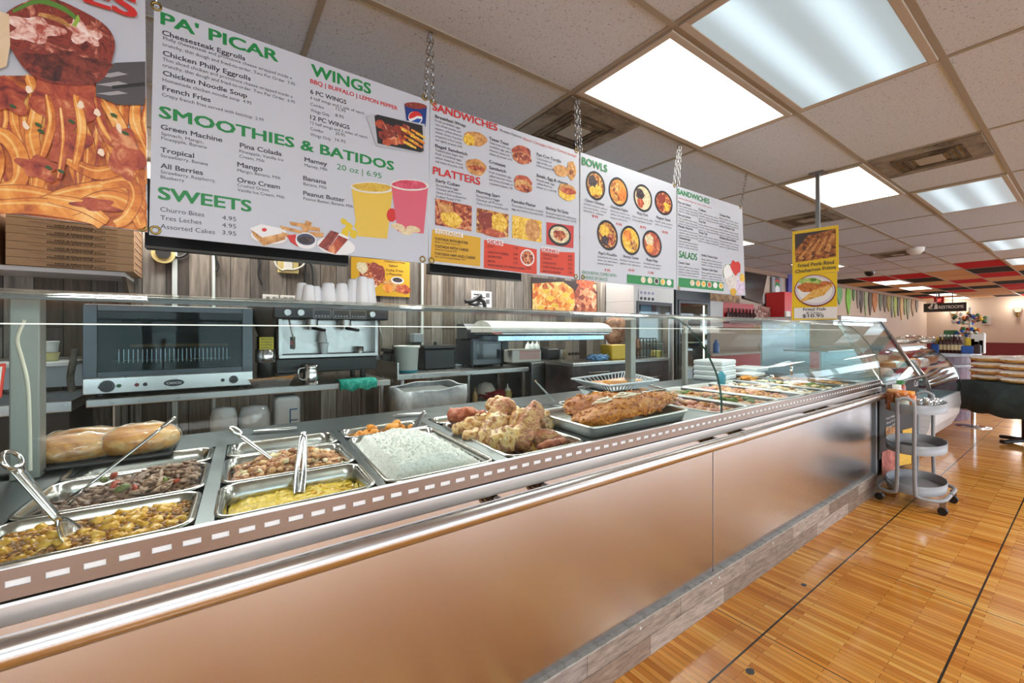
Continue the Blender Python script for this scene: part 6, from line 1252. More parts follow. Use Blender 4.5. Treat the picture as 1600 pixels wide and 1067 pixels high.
# bin with a white liner and broom under the second table
a, e = atY(641, 600, 2.95), atY(727, 660, 2.95); t = T('trash_bin', 'grey bin with a white plastic liner under the second table', 'trash bin', ((a.x+e.x)/2, 3.36, 0)); cx, hw, zt_ = (a.x+e.x)/2, (e.x-a.x)/2, .985
MB(M('bin_grey', (120, 124, 122), .5)).hexa([(cx-hw*.75, 2.98, 0), (cx+hw*.75, 2.98, 0), (cx+hw*.75, 3.34, 0), (cx-hw*.75, 3.34, 0)], [(cx-hw, 2.92, zt_-.03), (cx+hw, 2.92, zt_-.03), (cx+hw, 3.38, zt_-.03), (cx-hw, 3.38, zt_-.03)]).build('bin', t, bevel=.02)
lm = speckle('liner_white', [(176, 182, 190), (206, 210, 216), (228, 230, 234)], 9, .35, .5); mb = MB(lm); n = 36; rows = []
for f_, z_ in ((1.0, zt_), (1.06, zt_+.004), (1.07, zt_-.08), (1.05, zt_-.22)):
    rw = []
    for k in range(n):
        a_ = 2*math.pi*k/n; q = max(abs(math.cos(a_)), abs(math.sin(a_))); x_ = cx+hw*f_*math.cos(a_)/q; y_ = 3.15+.23*f_*math.sin(a_)/q; rw.append((x_, y_, z_+(.03*math.sin(a_*5)+.06*math.cos(a_)) * (1 if z_ < zt_-.1 else .25)))
    rows.append(rw)
mb.add([p for r_ in rows for p in r_], [(j*n+i, j*n+(i+1) % n, (j+1)*n+(i+1) % n, (j+1)*n+i) for j in range(3) for i in range(n)], True); mb.build('liner', t, solid=.003)
brm = speckle('broom_straw', [(96, 54, 28), (140, 84, 46), (166, 108, 66)], 60, .9, .5, stretch=(4, 4, .4)); p = atY(647, 606, 3.75)
t = T('broom', 'brown straw broom standing upside down left of the bin', 'broom', (p.x, 3.68, 0)); MB(brm).hexa([(p.x-.05, 3.66, .78), (p.x+.05, 3.66, .78), (p.x+.05, 3.7, .78), (p.x-.05, 3.7, .78)], [(p.x-.12, 3.65, 1.01), (p.x+.08, 3.65, 1.01), (p.x+.08, 3.71, 1.01), (p.x-.12, 3.71, 1.01)]).build('bristles', t); MB(M('handle_wood', (160, 120, 80), .5)).cyl((p.x, 3.68, 0), (p.x, 3.68, .78), .013, n=10).build('handle', t)

# prep table: open shelf section and steel door section, hood above
py = 3.42; X1, X2 = 2.70, atY(893, 600, py).x; zp = atY(890, 563, py).z
t = T('prep_table', 'low steel prep cabinet with a plain door beside the microwave table', 'prep cabinet', ((X1+X2)/2, py+.3, 0))
MB(kst).box(X1-.01, X2+.02, py-.01, YB-.1, zp-.03, zp).build('worktop', t, bevel=.004); MB(steel('door_steel', (170, 176, 178), .35, (2, 2, 2), .1, 8)).box(X1, X2, py, py+.03, .12, zp-.035).build('door', t, bevel=.004); MB(kst).box(X1, X2, py+.031, YB-.1, .1, zp-.031).build('body', t)
zsf = .6255
def bottle(u, y, z, r, h, m_, label, cap=None, cat='bottle', name='squeeze_bottle', grp=None):
    p = atY(u, 600, y); t_ = T(name, label, cat, (p.x, y, z), grp); MB(m_).lathe(p.x, y, [(r*.96, z), (r, z+.01), (r, z+h*.66), (r*.75, z+h*.74)], 18).build('body', t_)
    MB(cap or m_).lathe(p.x, y, [(r*.8, z+h*.741), (r*.7, z+h*.8), (r*.22, z+h*.86), (r*.12, z+h)], 16).build('cap', t_); return t_
mus = M('mustard_plastic', (196, 186, 106), .35); wht = M('white_squeeze', (222, 222, 216), .35)
bottle(742, 3.52, zsf, .028, .26, M('bottle_tan', (190, 160, 110), .4), 'slim tan bottle at the left end of the low shelf'); bottle(793, 3.55, zsf, .042, .26, mus, 'pale yellow squeeze bottle on the low shelf of the prep cabinet', wht)
p = atY(758, 600, 3.7); one(MB(whitep).lathe(p.x, 3.7, [(.07, zsf), (.06, zsf+.09), (.11, zsf+.14), (.11, zsf+.19), (.07, zsf+.26), (.001, zsf+.28)], 22), 'juicer', 'white domed juicer on the low shelf behind the paper roll', 'juicer')
p = atY(748, 620, 3.52); one(MB(whitep).tube([(p.x+.05*math.cos(k*math.pi/10), 3.5, zsf+.058+.05*math.sin(k*math.pi/10)) for k in range(20)], .018, 10, closed=True), 'paper_roll', 'white ring of tape standing on the low shelf', 'roll')
mb = MB(M('cloth_red', (150, 44, 50), .7)).blob(atY(775, 616, 3.6)-Vector((0, 0, 0)), (.16, .08, .04), None, .25, 2.5, 4); mb.v = [Vector((q.x, q.y, max(q.z, zsf))) for q in mb.v]; one(mb, 'red_cloth', 'red cloth bundle on the low shelf', 'cloth')
p = atY(802, 617, 3.5); one(MB(foam).cyl((p.x, 3.5, zsf+.026), (p.x+.14, 3.56, zsf+.026), .026, n=16), 'paper_sleeve', 'small white cup sleeve lying at the right of the low shelf', 'cups')
# barrel shaped warming hood on posts above the prep table
hy = 3.2; a, e = atY(770, 505, hy), atY(957, 505, hy); zt_, zb_ = atY(860, 503, hy).z, atY(860, 531, hy).z; hx0, hx1 = a.x, e.x; hh = zt_-zb_
t = T('curved_hood', 'long white barrel shaped hood with bright steel lower edge over the prep cabinet', 'hood', ((hx0+hx1)/2, hy+.2, zb_))
prof = [(hy+.2-.2*math.cos(k*math.pi/14), zb_+hh*.42+hh*.62*math.sin(k*math.pi/14)) for k in range(15)]
mb = MB(speckle('hood_white', [(196, 196, 190), (216, 216, 210), (226, 226, 222)], 6, .4, 0)); mb.prism(prof, hx0, hx1, smooth=False); mb.build('cover', t)
MB(steel('hood_steel', (190, 204, 216), .2)).box(hx0+.03, hx1-.04, hy+.0, hy+.4, zb_+.05, zb_+hh*.415).build('lower_band', t, bevel=.01); MB(steel('hood_blue', (150, 170, 190), .25)).box(hx0+.08, hx1-.1, hy+.03, hy+.38, zb_-.01, zb_+.049).build('drip_edge', t, bevel=.008)
MB(M('tape_red', (196, 60, 50), .4)).box(hx0-.003, hx0+.1, hy-.004, hy-.0005, zb_+hh*.34, zb_+hh*.42).build('red_label', t)
for xx in (hx0+.55, hx1-.2): MB(kst).box(xx, xx+.03, hy+.401, YB, zb_+.06, zb_+.1).build('wall_arm', t)
# things on the prep table and the next counter
a = atY(797, 563, 3.5); bw = X2
t = T('paper_tub', 'white lidded tub with a pink label at the left of the prep cabinet top', 'tub', (atY(825, 560, 3.5).x, 3.55, zp)); xa, xb = atY(797, 560, 3.5).x, atY(842, 560, 3.5).x
MB(whitep).box(xa, xb, 3.46, 3.66, zp, zp+.13).build('tub', t, bevel=.01); MB(M('label_pink', (206, 160, 150), .5)).box(xa+.09, xb-.02, 3.457, 3.46, zp+.03, zp+.11).build('label', t); MB(M('lid_rim', (196, 100, 80), .4)).box(xa+.085, xb-.015, 3.4565, 3.4595, zp+.11, zp+.118).build('rim', t)
for u, lb in ((825, 'white squeeze bottle behind the white tub, first of three'), (832, 'white squeeze bottle behind the white tub, middle of three'), (839, 'white squeeze bottle behind the white tub, last of three')): bottle(u, 3.74, zp, .034, .22, wht, lb, grp='white squeeze bottles')
a, e = atY(857, 543, 3.6), atY(918, 560, 3.6); ze = atY(900, 565, 3.6).z
CYF = 2.98; cz = atY(960, 564, CYF).z
cb_ = T('dark_counter', 'dark fronted counter with a steel top behind the foil trays', 'counter', (3.8, 3.2, 0)); cx0, cx1 = atY(894, 560, CYF).x, atY(1045, 560, CYF).x
MB(kst).box(cx0, cx1, CYF-.02, 3.39, cz-.03, cz).build('top', cb_, bevel=.004); MB(speckle('dark_laminate', [(40, 34, 36), (66, 56, 58), (84, 74, 74)], 8, .4, 0)).box(cx0, cx1, CYF, 3.38, 0, cz-.031).build('front', cb_); MB(sp_).cyl((cx0+.2, CYF-.02, cz-.1), (cx0+.5, CYF-.02, cz-.1), .008, n=8).build('handle', cb_)
t = T('sandwich_press', 'black and steel sandwich press with control knobs on the prep cabinet', 'sandwich press', ((a.x+e.x)/2, 3.8, zp)); hx = atY(885, 550, 3.6).x
MB(blackp).prism([(3.6, zp+.001), (3.98, zp+.001), (3.98, zp+.12), (3.75, zp+.14), (3.6, zp+.12)], a.x, X2-.02).build('grill', t, bevel=.015); MB(kst).box(hx-.02, X2-.01, 3.585, 3.6, zp+.001, zp+.11).build('control_face', t, bevel=.003)
for k in range(4): MB(blackp).cyl((hx+.03+k*.05, 3.585, zp+.06), (hx+.03+k*.05, 3.57, zp+.06), .017, n=12).build('knob', t)
mb = MB(M('blue_cloth', (110, 150, 190), .8)); p = atY(937, 559, 3.12); mb.blob((p.x, 3.14, cz+.03), (.14, .07, .035), None, .3, 2.5, 4); mb.v = [Vector((q.x, q.y, max(q.z, cz+.001))) for q in mb.v]; one(mb, 'blue_cloth', 'blue cloth lying on the dark fronted counter', 'cloth')
a, e = atY(957, 539, 3.1), atY(983, 560, 3.1); one(MB(M('yellow_plastic', (222, 180, 40), .4)).box(a.x, e.x, 3.1, 3.28, cz, a.z), 'yellow_caddy', 'yellow plastic caddy on the dark fronted counter left of the grey post', 'caddy', bevel=.012)
mb = MB(speckle('onion_sack', [(100, 66, 48), (156, 110, 84), (190, 150, 120)], 14, .8, .5)); p = atY(962, 518, 3.75); mb.blob(p, (.17, .12, .2), None, .12, 2, 4); mb.box(p.x-.02, p.x+.02, 3.75, YB, p.z+.1, p.z+.13); one(mb, 'onion_bag', 'net bag of tan onions hanging on the wall above the yellow caddy', 'bag')
a, e = atY(995, 529, 3.1), atY(1025, 562, 3.1); t = T('wire_rack', 'dark wire rack with brown bags on the counter right of the grey post', 'rack', ((a.x+e.x)/2, 3.2, cz)); rk = MB(blackc)
for k in range(7): xx = a.x+(e.x-a.x)*k/6; rk.cyl((xx, 3.1, cz), (xx, 3.1, a.z), .006, n=6)
for z_ in (cz+.01, (cz+a.z)/2, a.z): rk.cyl((a.x, 3.1, z_), (e.x, 3.1, z_), .006, n=6).cyl((a.x, 3.3, z_), (e.x, 3.3, z_), .006, n=6)
rk.build('wires', t); one(MB(MATS['onion_sack']).blob((a.x+.1, 3.2, cz+.12), (.085, .08, .115), None, .12, 2, 2), 'brown_bag', 'brown bag standing inside the dark wire rack', 'bag')
a, e = atY(1028, 548, 3.1), atY(1037, 560, 3.1); one(MB(mus).box(a.x, e.x, 3.12, 3.2, cz, a.z), 'cream_carton', 'small cream carton right of the dark wire rack', 'carton', bevel=.006)
o = MB(kst); p = atY(1048, 560, 3.0); o.box(p.x-.04, p.x+.04, 3.0, 3.08, 0, 1.62); one(o, 'steel_upright', 'pale steel upright in front of the tall fridges', 'post', bevel=.006)
# tall fridges
fy = 3.6
def fridge(u0, u1, label, m_, top_v, door_v0, inner):
    x0, x1 = atY(u0, 480, fy).x, atY(u1, 480, fy).x; zt_ = atY(u0, top_v, fy).z; zd = atY((u0+u1)/2, door_v0, fy).z
    t = T('glass_door_fridge', label, 'fridge', ((x0+x1)/2, fy+.3, 0)); w = x1-x0
    b = MB(m_); b.box(x0, x1, fy, fy+.03, zd, zt_).box(x0, x0+.06, fy, fy+.48, .02, zd).box(x1-.06, x1, fy, fy+.48, .02, zd).box(x0+.06, x1-.06, fy+.44, fy+.48, .02, zd).box(x0, x1, fy+.03, fy+.48, zd+.001, zt_).box(x0+.06, x1-.06, fy, fy+.44, .02, .16); b.build('cabinet', t, bevel=.004)
    MB(M('fridge_frame_dark', (46, 52, 56), .35)).box(x0+.06, x0+.1, fy-.012, fy-.001, .17, zd-.005).box(x1-.1, x1-.06, fy-.012, fy-.001, .17, zd-.005).box(x0+.1, x1-.1, fy-.012, fy-.001, zd-.045, zd-.005).box(x0+.1, x1-.1, fy-.012, fy-.001, .17, .21).build('door_frame', t)
    MB(gl_clean).box(x0+.1, x1-.1, fy-.008, fy-.003, .21, zd-.045).build('door_glass', t)
    for k in range(4): MB(whitep).box(x0+.062, x1-.062, fy+.05, fy+.438, .45+k*.4, .458+k*.4).build('shelf', t)
    return t, x0, x1, zt_, zd
tA, ax0, ax1, azt, azd = fridge(990, 1053, 'white fridge with a printed sheet on top and small shelves', M('fridge_white', (206, 206, 204), .35), 436, 472, None)
tB, bx0, bx1, bzt, bzd = fridge(1056, 1110, 'dark tall fridge with a lit interior strip behind the counter seam', M('fridge_dark', (44, 50, 54), .35), 452, 470, None)
MB(emit('fridge_strip', (255, 240, 206), 5)).box(bx1-.155, bx1-.135, fy+.02, fy+.03, .3, bzd-.06).build('glow_strip', tB)
pr_ = Print(fy-.006); mb = MB(M('paper', (216, 216, 218), .6)); pr_.poly(mb, [(998, 452), (1024, 455), (1024, 472), (998, 470)], MATS['paper'])
for k in range(8): pr_.oval(mb, 1002+(k % 4)*6, 457+(k//4)*9+(k % 4)*.5, 2.2, 2.6, dark if k > 3 else M('print_lilac2', (150, 150, 176), .5), 10)
mb.build('printed_sheet', tA)
for k, (u, v, w, h, m_, lb) in enumerate(((1008, 484, 14, 12, M('carton_blue', (110, 150, 176), .5), 'blue and white cartons behind the white fridge door'), (1032, 482, 18, 14, M('carton_print', (176, 180, 190), .5), 'printed carton behind the white fridge door'))):
    p = atY(u, v, fy+.2); one(MB(m_).box(p.x-.12, p.x+.12, fy+.18, fy+.4, 1.6585, 1.6585+.17), 'carton', lb, 'carton', bevel=.004)
for k in range(5):
    x_ = bx0+.17+.085*k; z_ = 1.6585
    if x_ < bx1-.17: one(MB(M('can_red', (196, 84, 70), .35)).lathe(x_, fy+.3, [(.035, z_), (.04, z_+.01), (.04, z_+.17), (.03, z_+.18)], 14), 'drink_can', 'red drink can on the upper shelf of the dark fridge', 'can', 'red cans in the dark fridge')
a, e = atY(1068, 455, 3.72), atY(1100, 469, 3.72)
one(MB(speckle('sign_pastry', [(40, 30, 26), (130, 90, 50), (206, 170, 110)], 14, .5, 0)).box(a.x, e.x, 3.7, 3.72, bzt+.0005, bzt+.12), 'fridge_topper', 'dark sign with pastries standing on the dark fridge', 'sign')
# red cabinets, frames and screen further along the wall
ry = 3.95
def rb(u0, v0, u1, v1, d=.1): a, e = atY(u0, v0, ry), atY(u1, v1, ry); return a.x, e.x, ry, ry+d, e.z, a.z
redm = M('cabinet_red', (186, 26, 30), .4); redd = M('cabinet_red_dark', (120, 20, 24), .4)
x0, x1, _, _, z0, z1 = rb(1130, 472, 1178, 495)
t = T('red_bottle_rack', 'red wall rack holding rows of dark bottles with a white side', 'rack', ((x0+x1)/2, ry, 1.5)); MB(redm).box(x0, x1, ry, YB-.0, 1.5, z1).build('rack', t, bevel=.004); MB(M('rack_white', (200, 200, 198), .5)).box(atY(1110, 480, ry).x, x0-.002, ry, YB, 1.5, z1+.005).build('side_panel', t)
for k in range(8):
    xx = x0+.09+(x1-x0-.15)*k/7.5; z_ = 1.60; tt = one(MB(M('bottle_dark', (58, 30, 34), .25)).lathe(xx, ry-.05, [(.04, z_), (.045, z_+.02), (.045, z_+.13), (.016, z_+.19), (.016, z_+.25)], 12), 'wine_bottle', 'dark bottle in front of the red wall rack', 'bottle', 'dark bottles at the red rack')
MB(redd).box(x0, x1, ry-.12, ry-.001, 1.575, 1.599).build('ledge', t)
a = rb(1205, 457, 1237, 497, .12); one(MB(redm).box(a[0], a[1], ry-.25, ry+.1, 1.45, a[5]), 'red_cabinet', 'bright red cabinet left of the yellow posters', 'cabinet', bevel=.004)
a = atY(1226, 486, ry-.26), atY(1233, 497, ry-.26); one(MB(whitep).box(a[0].x, a[1].x, ry-.29, ry-.252, a[1].z-.05, a[0].z), 'white_plate', 'small white dispenser on the red cabinet', 'dispenser', bevel=.008)
x0, x1 = atY(1088, 500, 3.9).x, atY(1236, 500, 3.9).x
t = T('red_service_counter', 'red fronted service counter with a pale top seen through the glass', 'counter', ((x0+x1)/2+.6, 3.7, 0)); zc = atY(1180, 549, 3.6).z
MB(redm).box(atY(1108, 560, 3.62).x, atY(1288, 560, 3.62).x, 3.62, 3.93, 0, zc-.04).build('front', t); MB(M('top_pale', (190, 188, 182), .4)).box(atY(1108, 560, 3.62).x, atY(1288, 560, 3.62).x, 3.56, 3.94, zc-.039, zc).build('top', t, bevel=.004)
a, e = atY(1178, 478, ry), atY(1204, 497, ry)
one(MB(speckle('grocery_print', [(60, 40, 40), (150, 90, 80), (206, 190, 176)], 30, .6, 0, 'voro')).box(a.x, e.x, ry, YB, 1.5, a.z), 'grocery_shelf', 'small shelf of packaged groceries left of the red cabinet', 'shelf')
q = [atY(u, v, 3.2) for u, v in ((1163, 424), (1199, 430), (1190, 474), (1163, 466))]
t = T('wall_television', 'black television tilted on the wall beyond the salads board', 'television', (q[3].x, 3.3, q[2].z)); MB(M('tv_black', (18, 18, 18), .15)).hexa(q, [p+Vector((.03, .06, .0)) for p in q]).build('screen', t, bevel=.004)
MB(blackp).cyl(sum(q, Vector())/4+Vector((.015, .05, 0)), sum(q, Vector())/4+Vector((.1, .9, .1)), .03, n=10).build('bracket', t)
p = [atY(1207, 432, YB-.03), atY(1222, 458, YB-.03)]; t = T('skate_poster', 'narrow grey poster with a stacked red and green emblem beside the television', 'poster', ((p[0].x+p[1].x)/2, YB, p[1].z)); MB(M('poster_grey', (150, 152, 156), .5)).box(p[0].x, p[1].x, YB-.03, YB-.0, p[1].z, p[0].z).build('sheet', t)
xm, hz = (p[0].x+p[1].x)/2, p[0].z-p[1].z
mb = MB(dark)
for k, (m_, f_) in enumerate(((dark, .82), (red_, .62), (green, .45), (white_, .2))): mb.mat(m_).lathe(0, 0, [(.001, 0), (.1, 0), (.1, .004), (.001, .004)], 16); nn = 4*16
mb2 = MB(dark)
for k, (m_, f_) in enumerate(((dark, .82), (red_, .62), (green, .45), (white_, .2))): mb2.mat(m_); mb2.add([(xm+.11*math.cos(i*math.pi/8), YB-.0325-.0005*k, p[1].z+hz*f_+.09*math.sin(i*math.pi/8)) for i in range(16)], [tuple(range(16))])
mb2.build('emblem', t)
a, e = atY(1203, 466, ry), atY(1212, 480, ry); one(MB(M('paper', (216, 216, 218), .6)).box(atY(1193, 460, YB-.02).x, atY(1204, 476, YB-.02).x, YB-.02, YB, atY(1193, 474, YB-.02).z, atY(1193, 459, YB-.02).z), 'paper_notice', 'small white notice on the wall below the television', 'notice')
a, e = atY(1112, 458, ry), atY(1160, 478, ry); one(MB(speckle('menu_wood', [(96, 60, 30), (170, 120, 60), (206, 170, 110)], 9, .5, 0, 'voro')).box(a.x, e.x, ry+.05, YB, e.z, a.z), 'food_sign', 'tan food picture above the red bottle rack', 'picture')
one(MB(M('blue_purple', (60, 56, 150), .5)).box(atY(1232, 430, YB-.04).x, atY(1239, 430, YB-.04).x, YB-.04, YB, atY(1232, 456, YB-.04).z, atY(1232, 428, YB-.04).z), 'blue_banner', 'blue banner strip on the wall just left of the yellow posters', 'banner')
mb = MB(M('water_blue', (70, 120, 190), .2)); p = atY(1119, 530, 3.75); mb.lathe(p.x, 3.75, [(.05, zc), (.05, zc+.14), (.02, zc+.19), (.02, zc+.22)], 14); one(mb, 'water_bottle', 'blue water bottle on the red fronted counter', 'bottle')
mb = MB(wht); p = atY(1190, 540, 3.75); mb.lathe(p.x, 3.75, [(.03, zc), (.035, zc+.03), (.06, zc+.06), (.06, zc+.13), (.03, zc+.14)], 14); one(mb, 'cream_pot', 'cream lidded pot on the red fronted counter', 'pot')
# ================================================================ YELLOW POSTERS ON THE ROD
rt = atZ(1278, 270, CEIL); rx, ry_ = rt.x, rt.y
t = T('poster_rod', 'square steel rod from the ceiling to the counter behind the yellow posters', 'rod', (rx, ry_, 1.53)); MB(M('rod_steel', (132, 134, 136), .35, .8)).box(rx-.014, rx+.014, ry_-.014, ry_+.014, 1.531, CEIL-.001).build('rod', t, bevel=.002)
MB(MATS['rod_steel']).box(rx-.05, rx+.05, ry_-.05, ry_+.05, CEIL-.012, CEIL-.001).build('ceiling_plate', t)
def W_(d, r, z): return Vector((d*ct+r*st, d*st-r*ct, z))
dl, dr = 3.50, 3.29
def signpt(u, v, off=0):
    """point of the poster sheet: its left edge stands a little deeper than its right edge"""
    f_ = (u-1238)/(1310-1238); d = 1/((1-f_)/dl+f_/dr); p = atD(u, v, d-.035-off); return p
nrm = (W_(dr, (1310-800)/CF*dr, 0)-W_(dl, (1238-800)/CF*dl, 0)).normalized(); back = Vector((-nrm.y, nrm.x, 0)); back = back if back.dot(Vector((ct, st, 0))) > 0 else -back
def ysign(name, label, quad, draw):
    q = [signpt(*p) for p in quad]; o = T(name, label, 'poster', (q[3]+q[2])/2, 'yellow posters on the rod'); MB(M('poster_yellow', (226, 190, 28), .45)).hexa(q, [p+back*.006 for p in q]).build('sheet', o)
    mb = MB(MATS['poster_yellow']); mb.lift = .0006
    def poly(pts, m): mb.lift += .00008; mb.mat(m); mb.poly([signpt(u, v, .002+mb.lift) for u, v in pts])
    def oval(u, v, a, b, m, n=26, wob=0): poly([(u+a*math.cos(2*math.pi*k/n)*(1+wob*math.sin(5*k)), v+b*math.sin(2*math.pi*k/n)*(1+wob*math.sin(5*k))) for k in range(n)], m)
    draw(poly, oval); mb.build('photo_print', o)
    lt = MB(dark)
    return o, lt
def slet(lt, body, u0, v0, u1, v1, cap, m, bold=.015):
    lt.mat(m); a, e, tp = signpt(u0, v0, .006), signpt(u1, v1, .006), signpt(u0, v0-cap, .006); lettering(lt, body, a, (e-a).normalized(), (tp-a).normalized(), (e-a).length, (tp-a).length, bold)
pork = speckle('print_pork_rind', [(40, 26, 26), (106, 58, 30), (170, 102, 48), (206, 146, 84)], 30, .5, 0, detail=8); fryp = speckle('print_fries', [(180, 120, 40), (222, 170, 80), (236, 204, 130)], 30, .5, 0); fishp = speckle('print_fish', [(130, 66, 22), (190, 108, 44), (216, 146, 80)], 60, .5, 0)
def d1(poly, oval):
    poly([(1242, 366), (1306, 357), (1306, 401), (1243, 410)], M('print_night', (60, 50, 52), .5)); poly([(1242, 392), (1262, 368), (1306, 357), (1306, 401), (1243, 410)], pork)
    for k in range(7): poly([(1246+k*7, 404-k*2), (1270+k*5, 376-k*2), (1276+k*5, 378-k*2), (1254+k*7, 406-k*2)], pork if k % 2 else speckle('print_pork_light', [(120, 70, 36), (196, 134, 70), (216, 164, 100)], 40, .5, 0, detail=8))
def d2(poly, oval):
    oval(1273.5, 454, 32.5, 25, M('print_maroon', (120, 40, 44), .5)); oval(1273.5, 453.5, 31, 23.4, M('print_plate_lilac', (206, 200, 210), .5)); oval(1273.5, 453.5, 27, 19.5, white_)
    oval(1266, 440, 18, 6, speckle('print_lettuce', [(90, 130, 50), (160, 190, 90), (206, 216, 150)], 60, .5, 0)); oval(1264, 449, 18, 7.5, fishp, 26, .06); oval(1290, 445, 11, 6, fishp, 20, .06)
    for k in range(9): poly([(1250+k*4, 470-k*1.2), (1272+k*3.4, 452-k*1.1), (1275+k*3.4, 454-k*1.1), (1254+k*4, 472-k*1.2)], fryp)
    oval(1271, 437, 5, 2.6, pgreen); poly([(1241, 481), (1308, 479), (1307.5, 497.5), (1241, 497.5)], white_)
o, lt = ysign('food_poster', 'upper yellow poster of fried pork rind on the steel rod', [(1238, 362), (1310, 351.5), (1310.5, 424), (1238, 432)], d1)
slet(lt, 'Fried Pork Rind', 1247, 418, 1303, 412, 6, dark); slet(lt, 'Chicharron Fritos', 1242.5, 427, 1306, 419.5, 5.6, dark); lt.build('lettering', o)
o, lt = ysign('food_poster', 'lower yellow poster of fried fish and fries with a white price strip', [(1238, 431.5), (1308, 425), (1308, 499), (1237, 500)], d2)
slet(lt, 'Fried Fish', 1255, 485.5, 1290, 484.6, 4.6, dark); slet(lt, '& Chips', 1260, 490.5, 1283, 490, 3.6, dark, .006); slet(lt, '$10.95', 1254, 496, 1287, 495.6, 5.2, dark); lt.build('lettering', o)

# ================================================================ COLD CUT CASE WITH SLANTED GLASS
cs = steel('case_steel', (196, 198, 198), .22, (1, 1, 1), .08, 10)
cx0, cx1 = 4.84, 6.22; zA, zB, yA, yB_ = .955, 1.53, 1.14, 1.45
t = T('cold_cut_case', 'refrigerated case with slanted glass front and a dark chalkboard panel past the counter', 'display case', ((cx0+cx1)/2, 1.7, 0))
MB(M('chalkboard', (44, 42, 42), .6)).box(cx0, cx1, 1.15, 1.165, .28, .925).build('front_panel', t, bevel=.003); MB(M('case_dark', (26, 26, 28), .5)).box(cx0+.001, cx1, 1.166, 2.2, .12, .92).build('base', t); MB(blackp).box(cx0+.04, cx1-.04, 1.22, 2.15, 0, .119).build('plinth', t)
MB(cs).box(cx0, cx1, 1.10, 1.16, .926, .955).build('front_rail', t, bevel=.006); MB(cs).box(cx0, cx1, 1.16, 2.2, .921, .96).build('deck', t)
MB(cs).box(cx0-.02, cx1+.02, yB_-.03, 2.2, zB, zB+.045).build('top', t, bevel=.008)
def slant(x0, x1, m_, nm, o=0, th=.008):
    mb = MB(m_); A = [(x0, yA+o, zA), (x1, yA+o, zA), (x1, yB_+o, zB), (x0, yB_+o, zB)]; mb.hexa(A, [(a, b_+th, c_-th*.5) for a, b_, c_ in A]); return mb.build(nm, t)
slant(cx0+.05, cx1-.06, gl_clean, 'slanted_glass', .004)
for x0, x1 in ((cx0, cx0+.045), (cx1-.055, cx1)): slant(x0, x1, cs, 'glass_frame', -.006, .03)
slant(cx1-.085, cx1-.0551, blackp, 'glass_gasket', .0, .02)
mb = MB(gl_clean); P_ = [(yA+.03, zA+.01), (yB_+.02, zB-.001), (2.18, zB-.001), (2.18, zA+.01)]; mb.prism(P_, cx1-.012, cx1-.004, 'x'); mb.build('end_glass', t)
MB(cs).box(cx0+.06, cx1-.1, 1.55, 1.95, 1.22, 1.232).build('shelf', t); MB(M('case_doors', (150, 160, 166), .3, .3)).box(cx0+.05, cx1-.05, 2.15, 2.17, .96, 1.529).build('back_doors', t); MB(emit('case_fill_glow', (235, 245, 255), 22)).cyl((cx0+.1, yB_+.06, zB-.03), (cx1-.15, yB_+.06, zB-.03), .012, n=8).build('fill_tube', t)  # glowing tube added to brighten the inside of the case
lt = MB(M('chalk', (214, 214, 216), .6))
def caseL(s_, u, v, u1, cap, bold=.01): a, e, tp = atY(u, v, 1.148), atY(u1, v, 1.148), atY(u, v-cap, 1.148); lettering(lt, s_, a, R_, U_, e.x-a.x, tp.z-a.z, bold)
caseL('Cut', 1400, 606, 1407, 8); caseL('Cut', 1428.5, 604, 1434.5, 10)
for k, s_ in enumerate(('Fresh Made Daily', 'Sliced To Order', 'Cheese & Meats')): caseL(s_, 1385, 660+k*7-4, 1404, 3.6)
lt.build('lettering', t)
mb = MB(sauce); pc = Print(1.149); ham_p = speckle('print_ham', [(130, 50, 46), (196, 110, 100), (222, 160, 146)], 12, .5, 0)
pc.poly(mb, [(1378, 706), (1396, 700), (1404, 716), (1398, 735), (1378, 745)], ham_p); pc.poly(mb, [(1384, 668), (1404, 666), (1404, 678), (1384, 684)], dish); pc.poly(mb, [(1410, 672), (1426, 668), (1426, 684), (1412, 690)], dishy); pc.poly(mb, [(1404, 708), (1424, 704), (1424, 724), (1404, 728)], dishy); mb.build('photo_print', t)
t = T('wine_carafe', 'small round cheese standing inside the slanted glass case', 'cheese', (5.9, 1.34, .96)); MB(M('cheese_pale', (232, 206, 190), .5)).lathe(5.9, 1.34, [(.05, .96), (.055, 1.0), (.03, 1.03), (.001, 1.035)], 18).build('body', t)
t.name = 'cheese_round'

# ================================================================ CURVED DESSERT CASE
ex0, ex1 = 6.34, 8.0
t = T('dessert_case', 'white display case with big curved glass beyond the cold cut case', 'display case', ((ex0+ex1)/2, 1.6, 0))
cp = [(1.09, .64), (1.075, .72), (1.085, .82), (1.12, .93), (1.185, 1.04), (1.27, 1.13), (1.36, 1.19), (1.44, 1.215)]; cp = [(p.x, p.y) for p in smooth_path([(a, b_, 0) for a, b_ in cp], 4)]
def arc(x0, x1, m_, nm, off=0, th=.008):
    mb = MB(m_); n = len(cp); A = [(y+off, z) for y, z in cp]; B_ = [(y+off+th, z-th*.6) for y, z in cp]; pr_ = A+B_[::-1]
    mb.add([(x, y, z) for x in (x0, x1) for y, z in pr_], [(i, (i+1) % (2*n), 2*n+(i+1) % (2*n), 2*n+i) for i in range(2*n)]+[(i, i+1, 2*n-2-i, 2*n-1-i) for i in range(n-1)]+[(2*n+i, 2*n+i+1, 4*n-2-i, 4*n-1-i) for i in range(n-1)], False); return mb.build(nm, t)
arc(ex0+.03, ex1-.03, gl_clean, 'curved_glass'); arc(ex0, ex0+.03, cs, 'glass_frame', -.004, .03); arc(ex1-.03, ex1, blackp, 'glass_frame', -.004, .03)
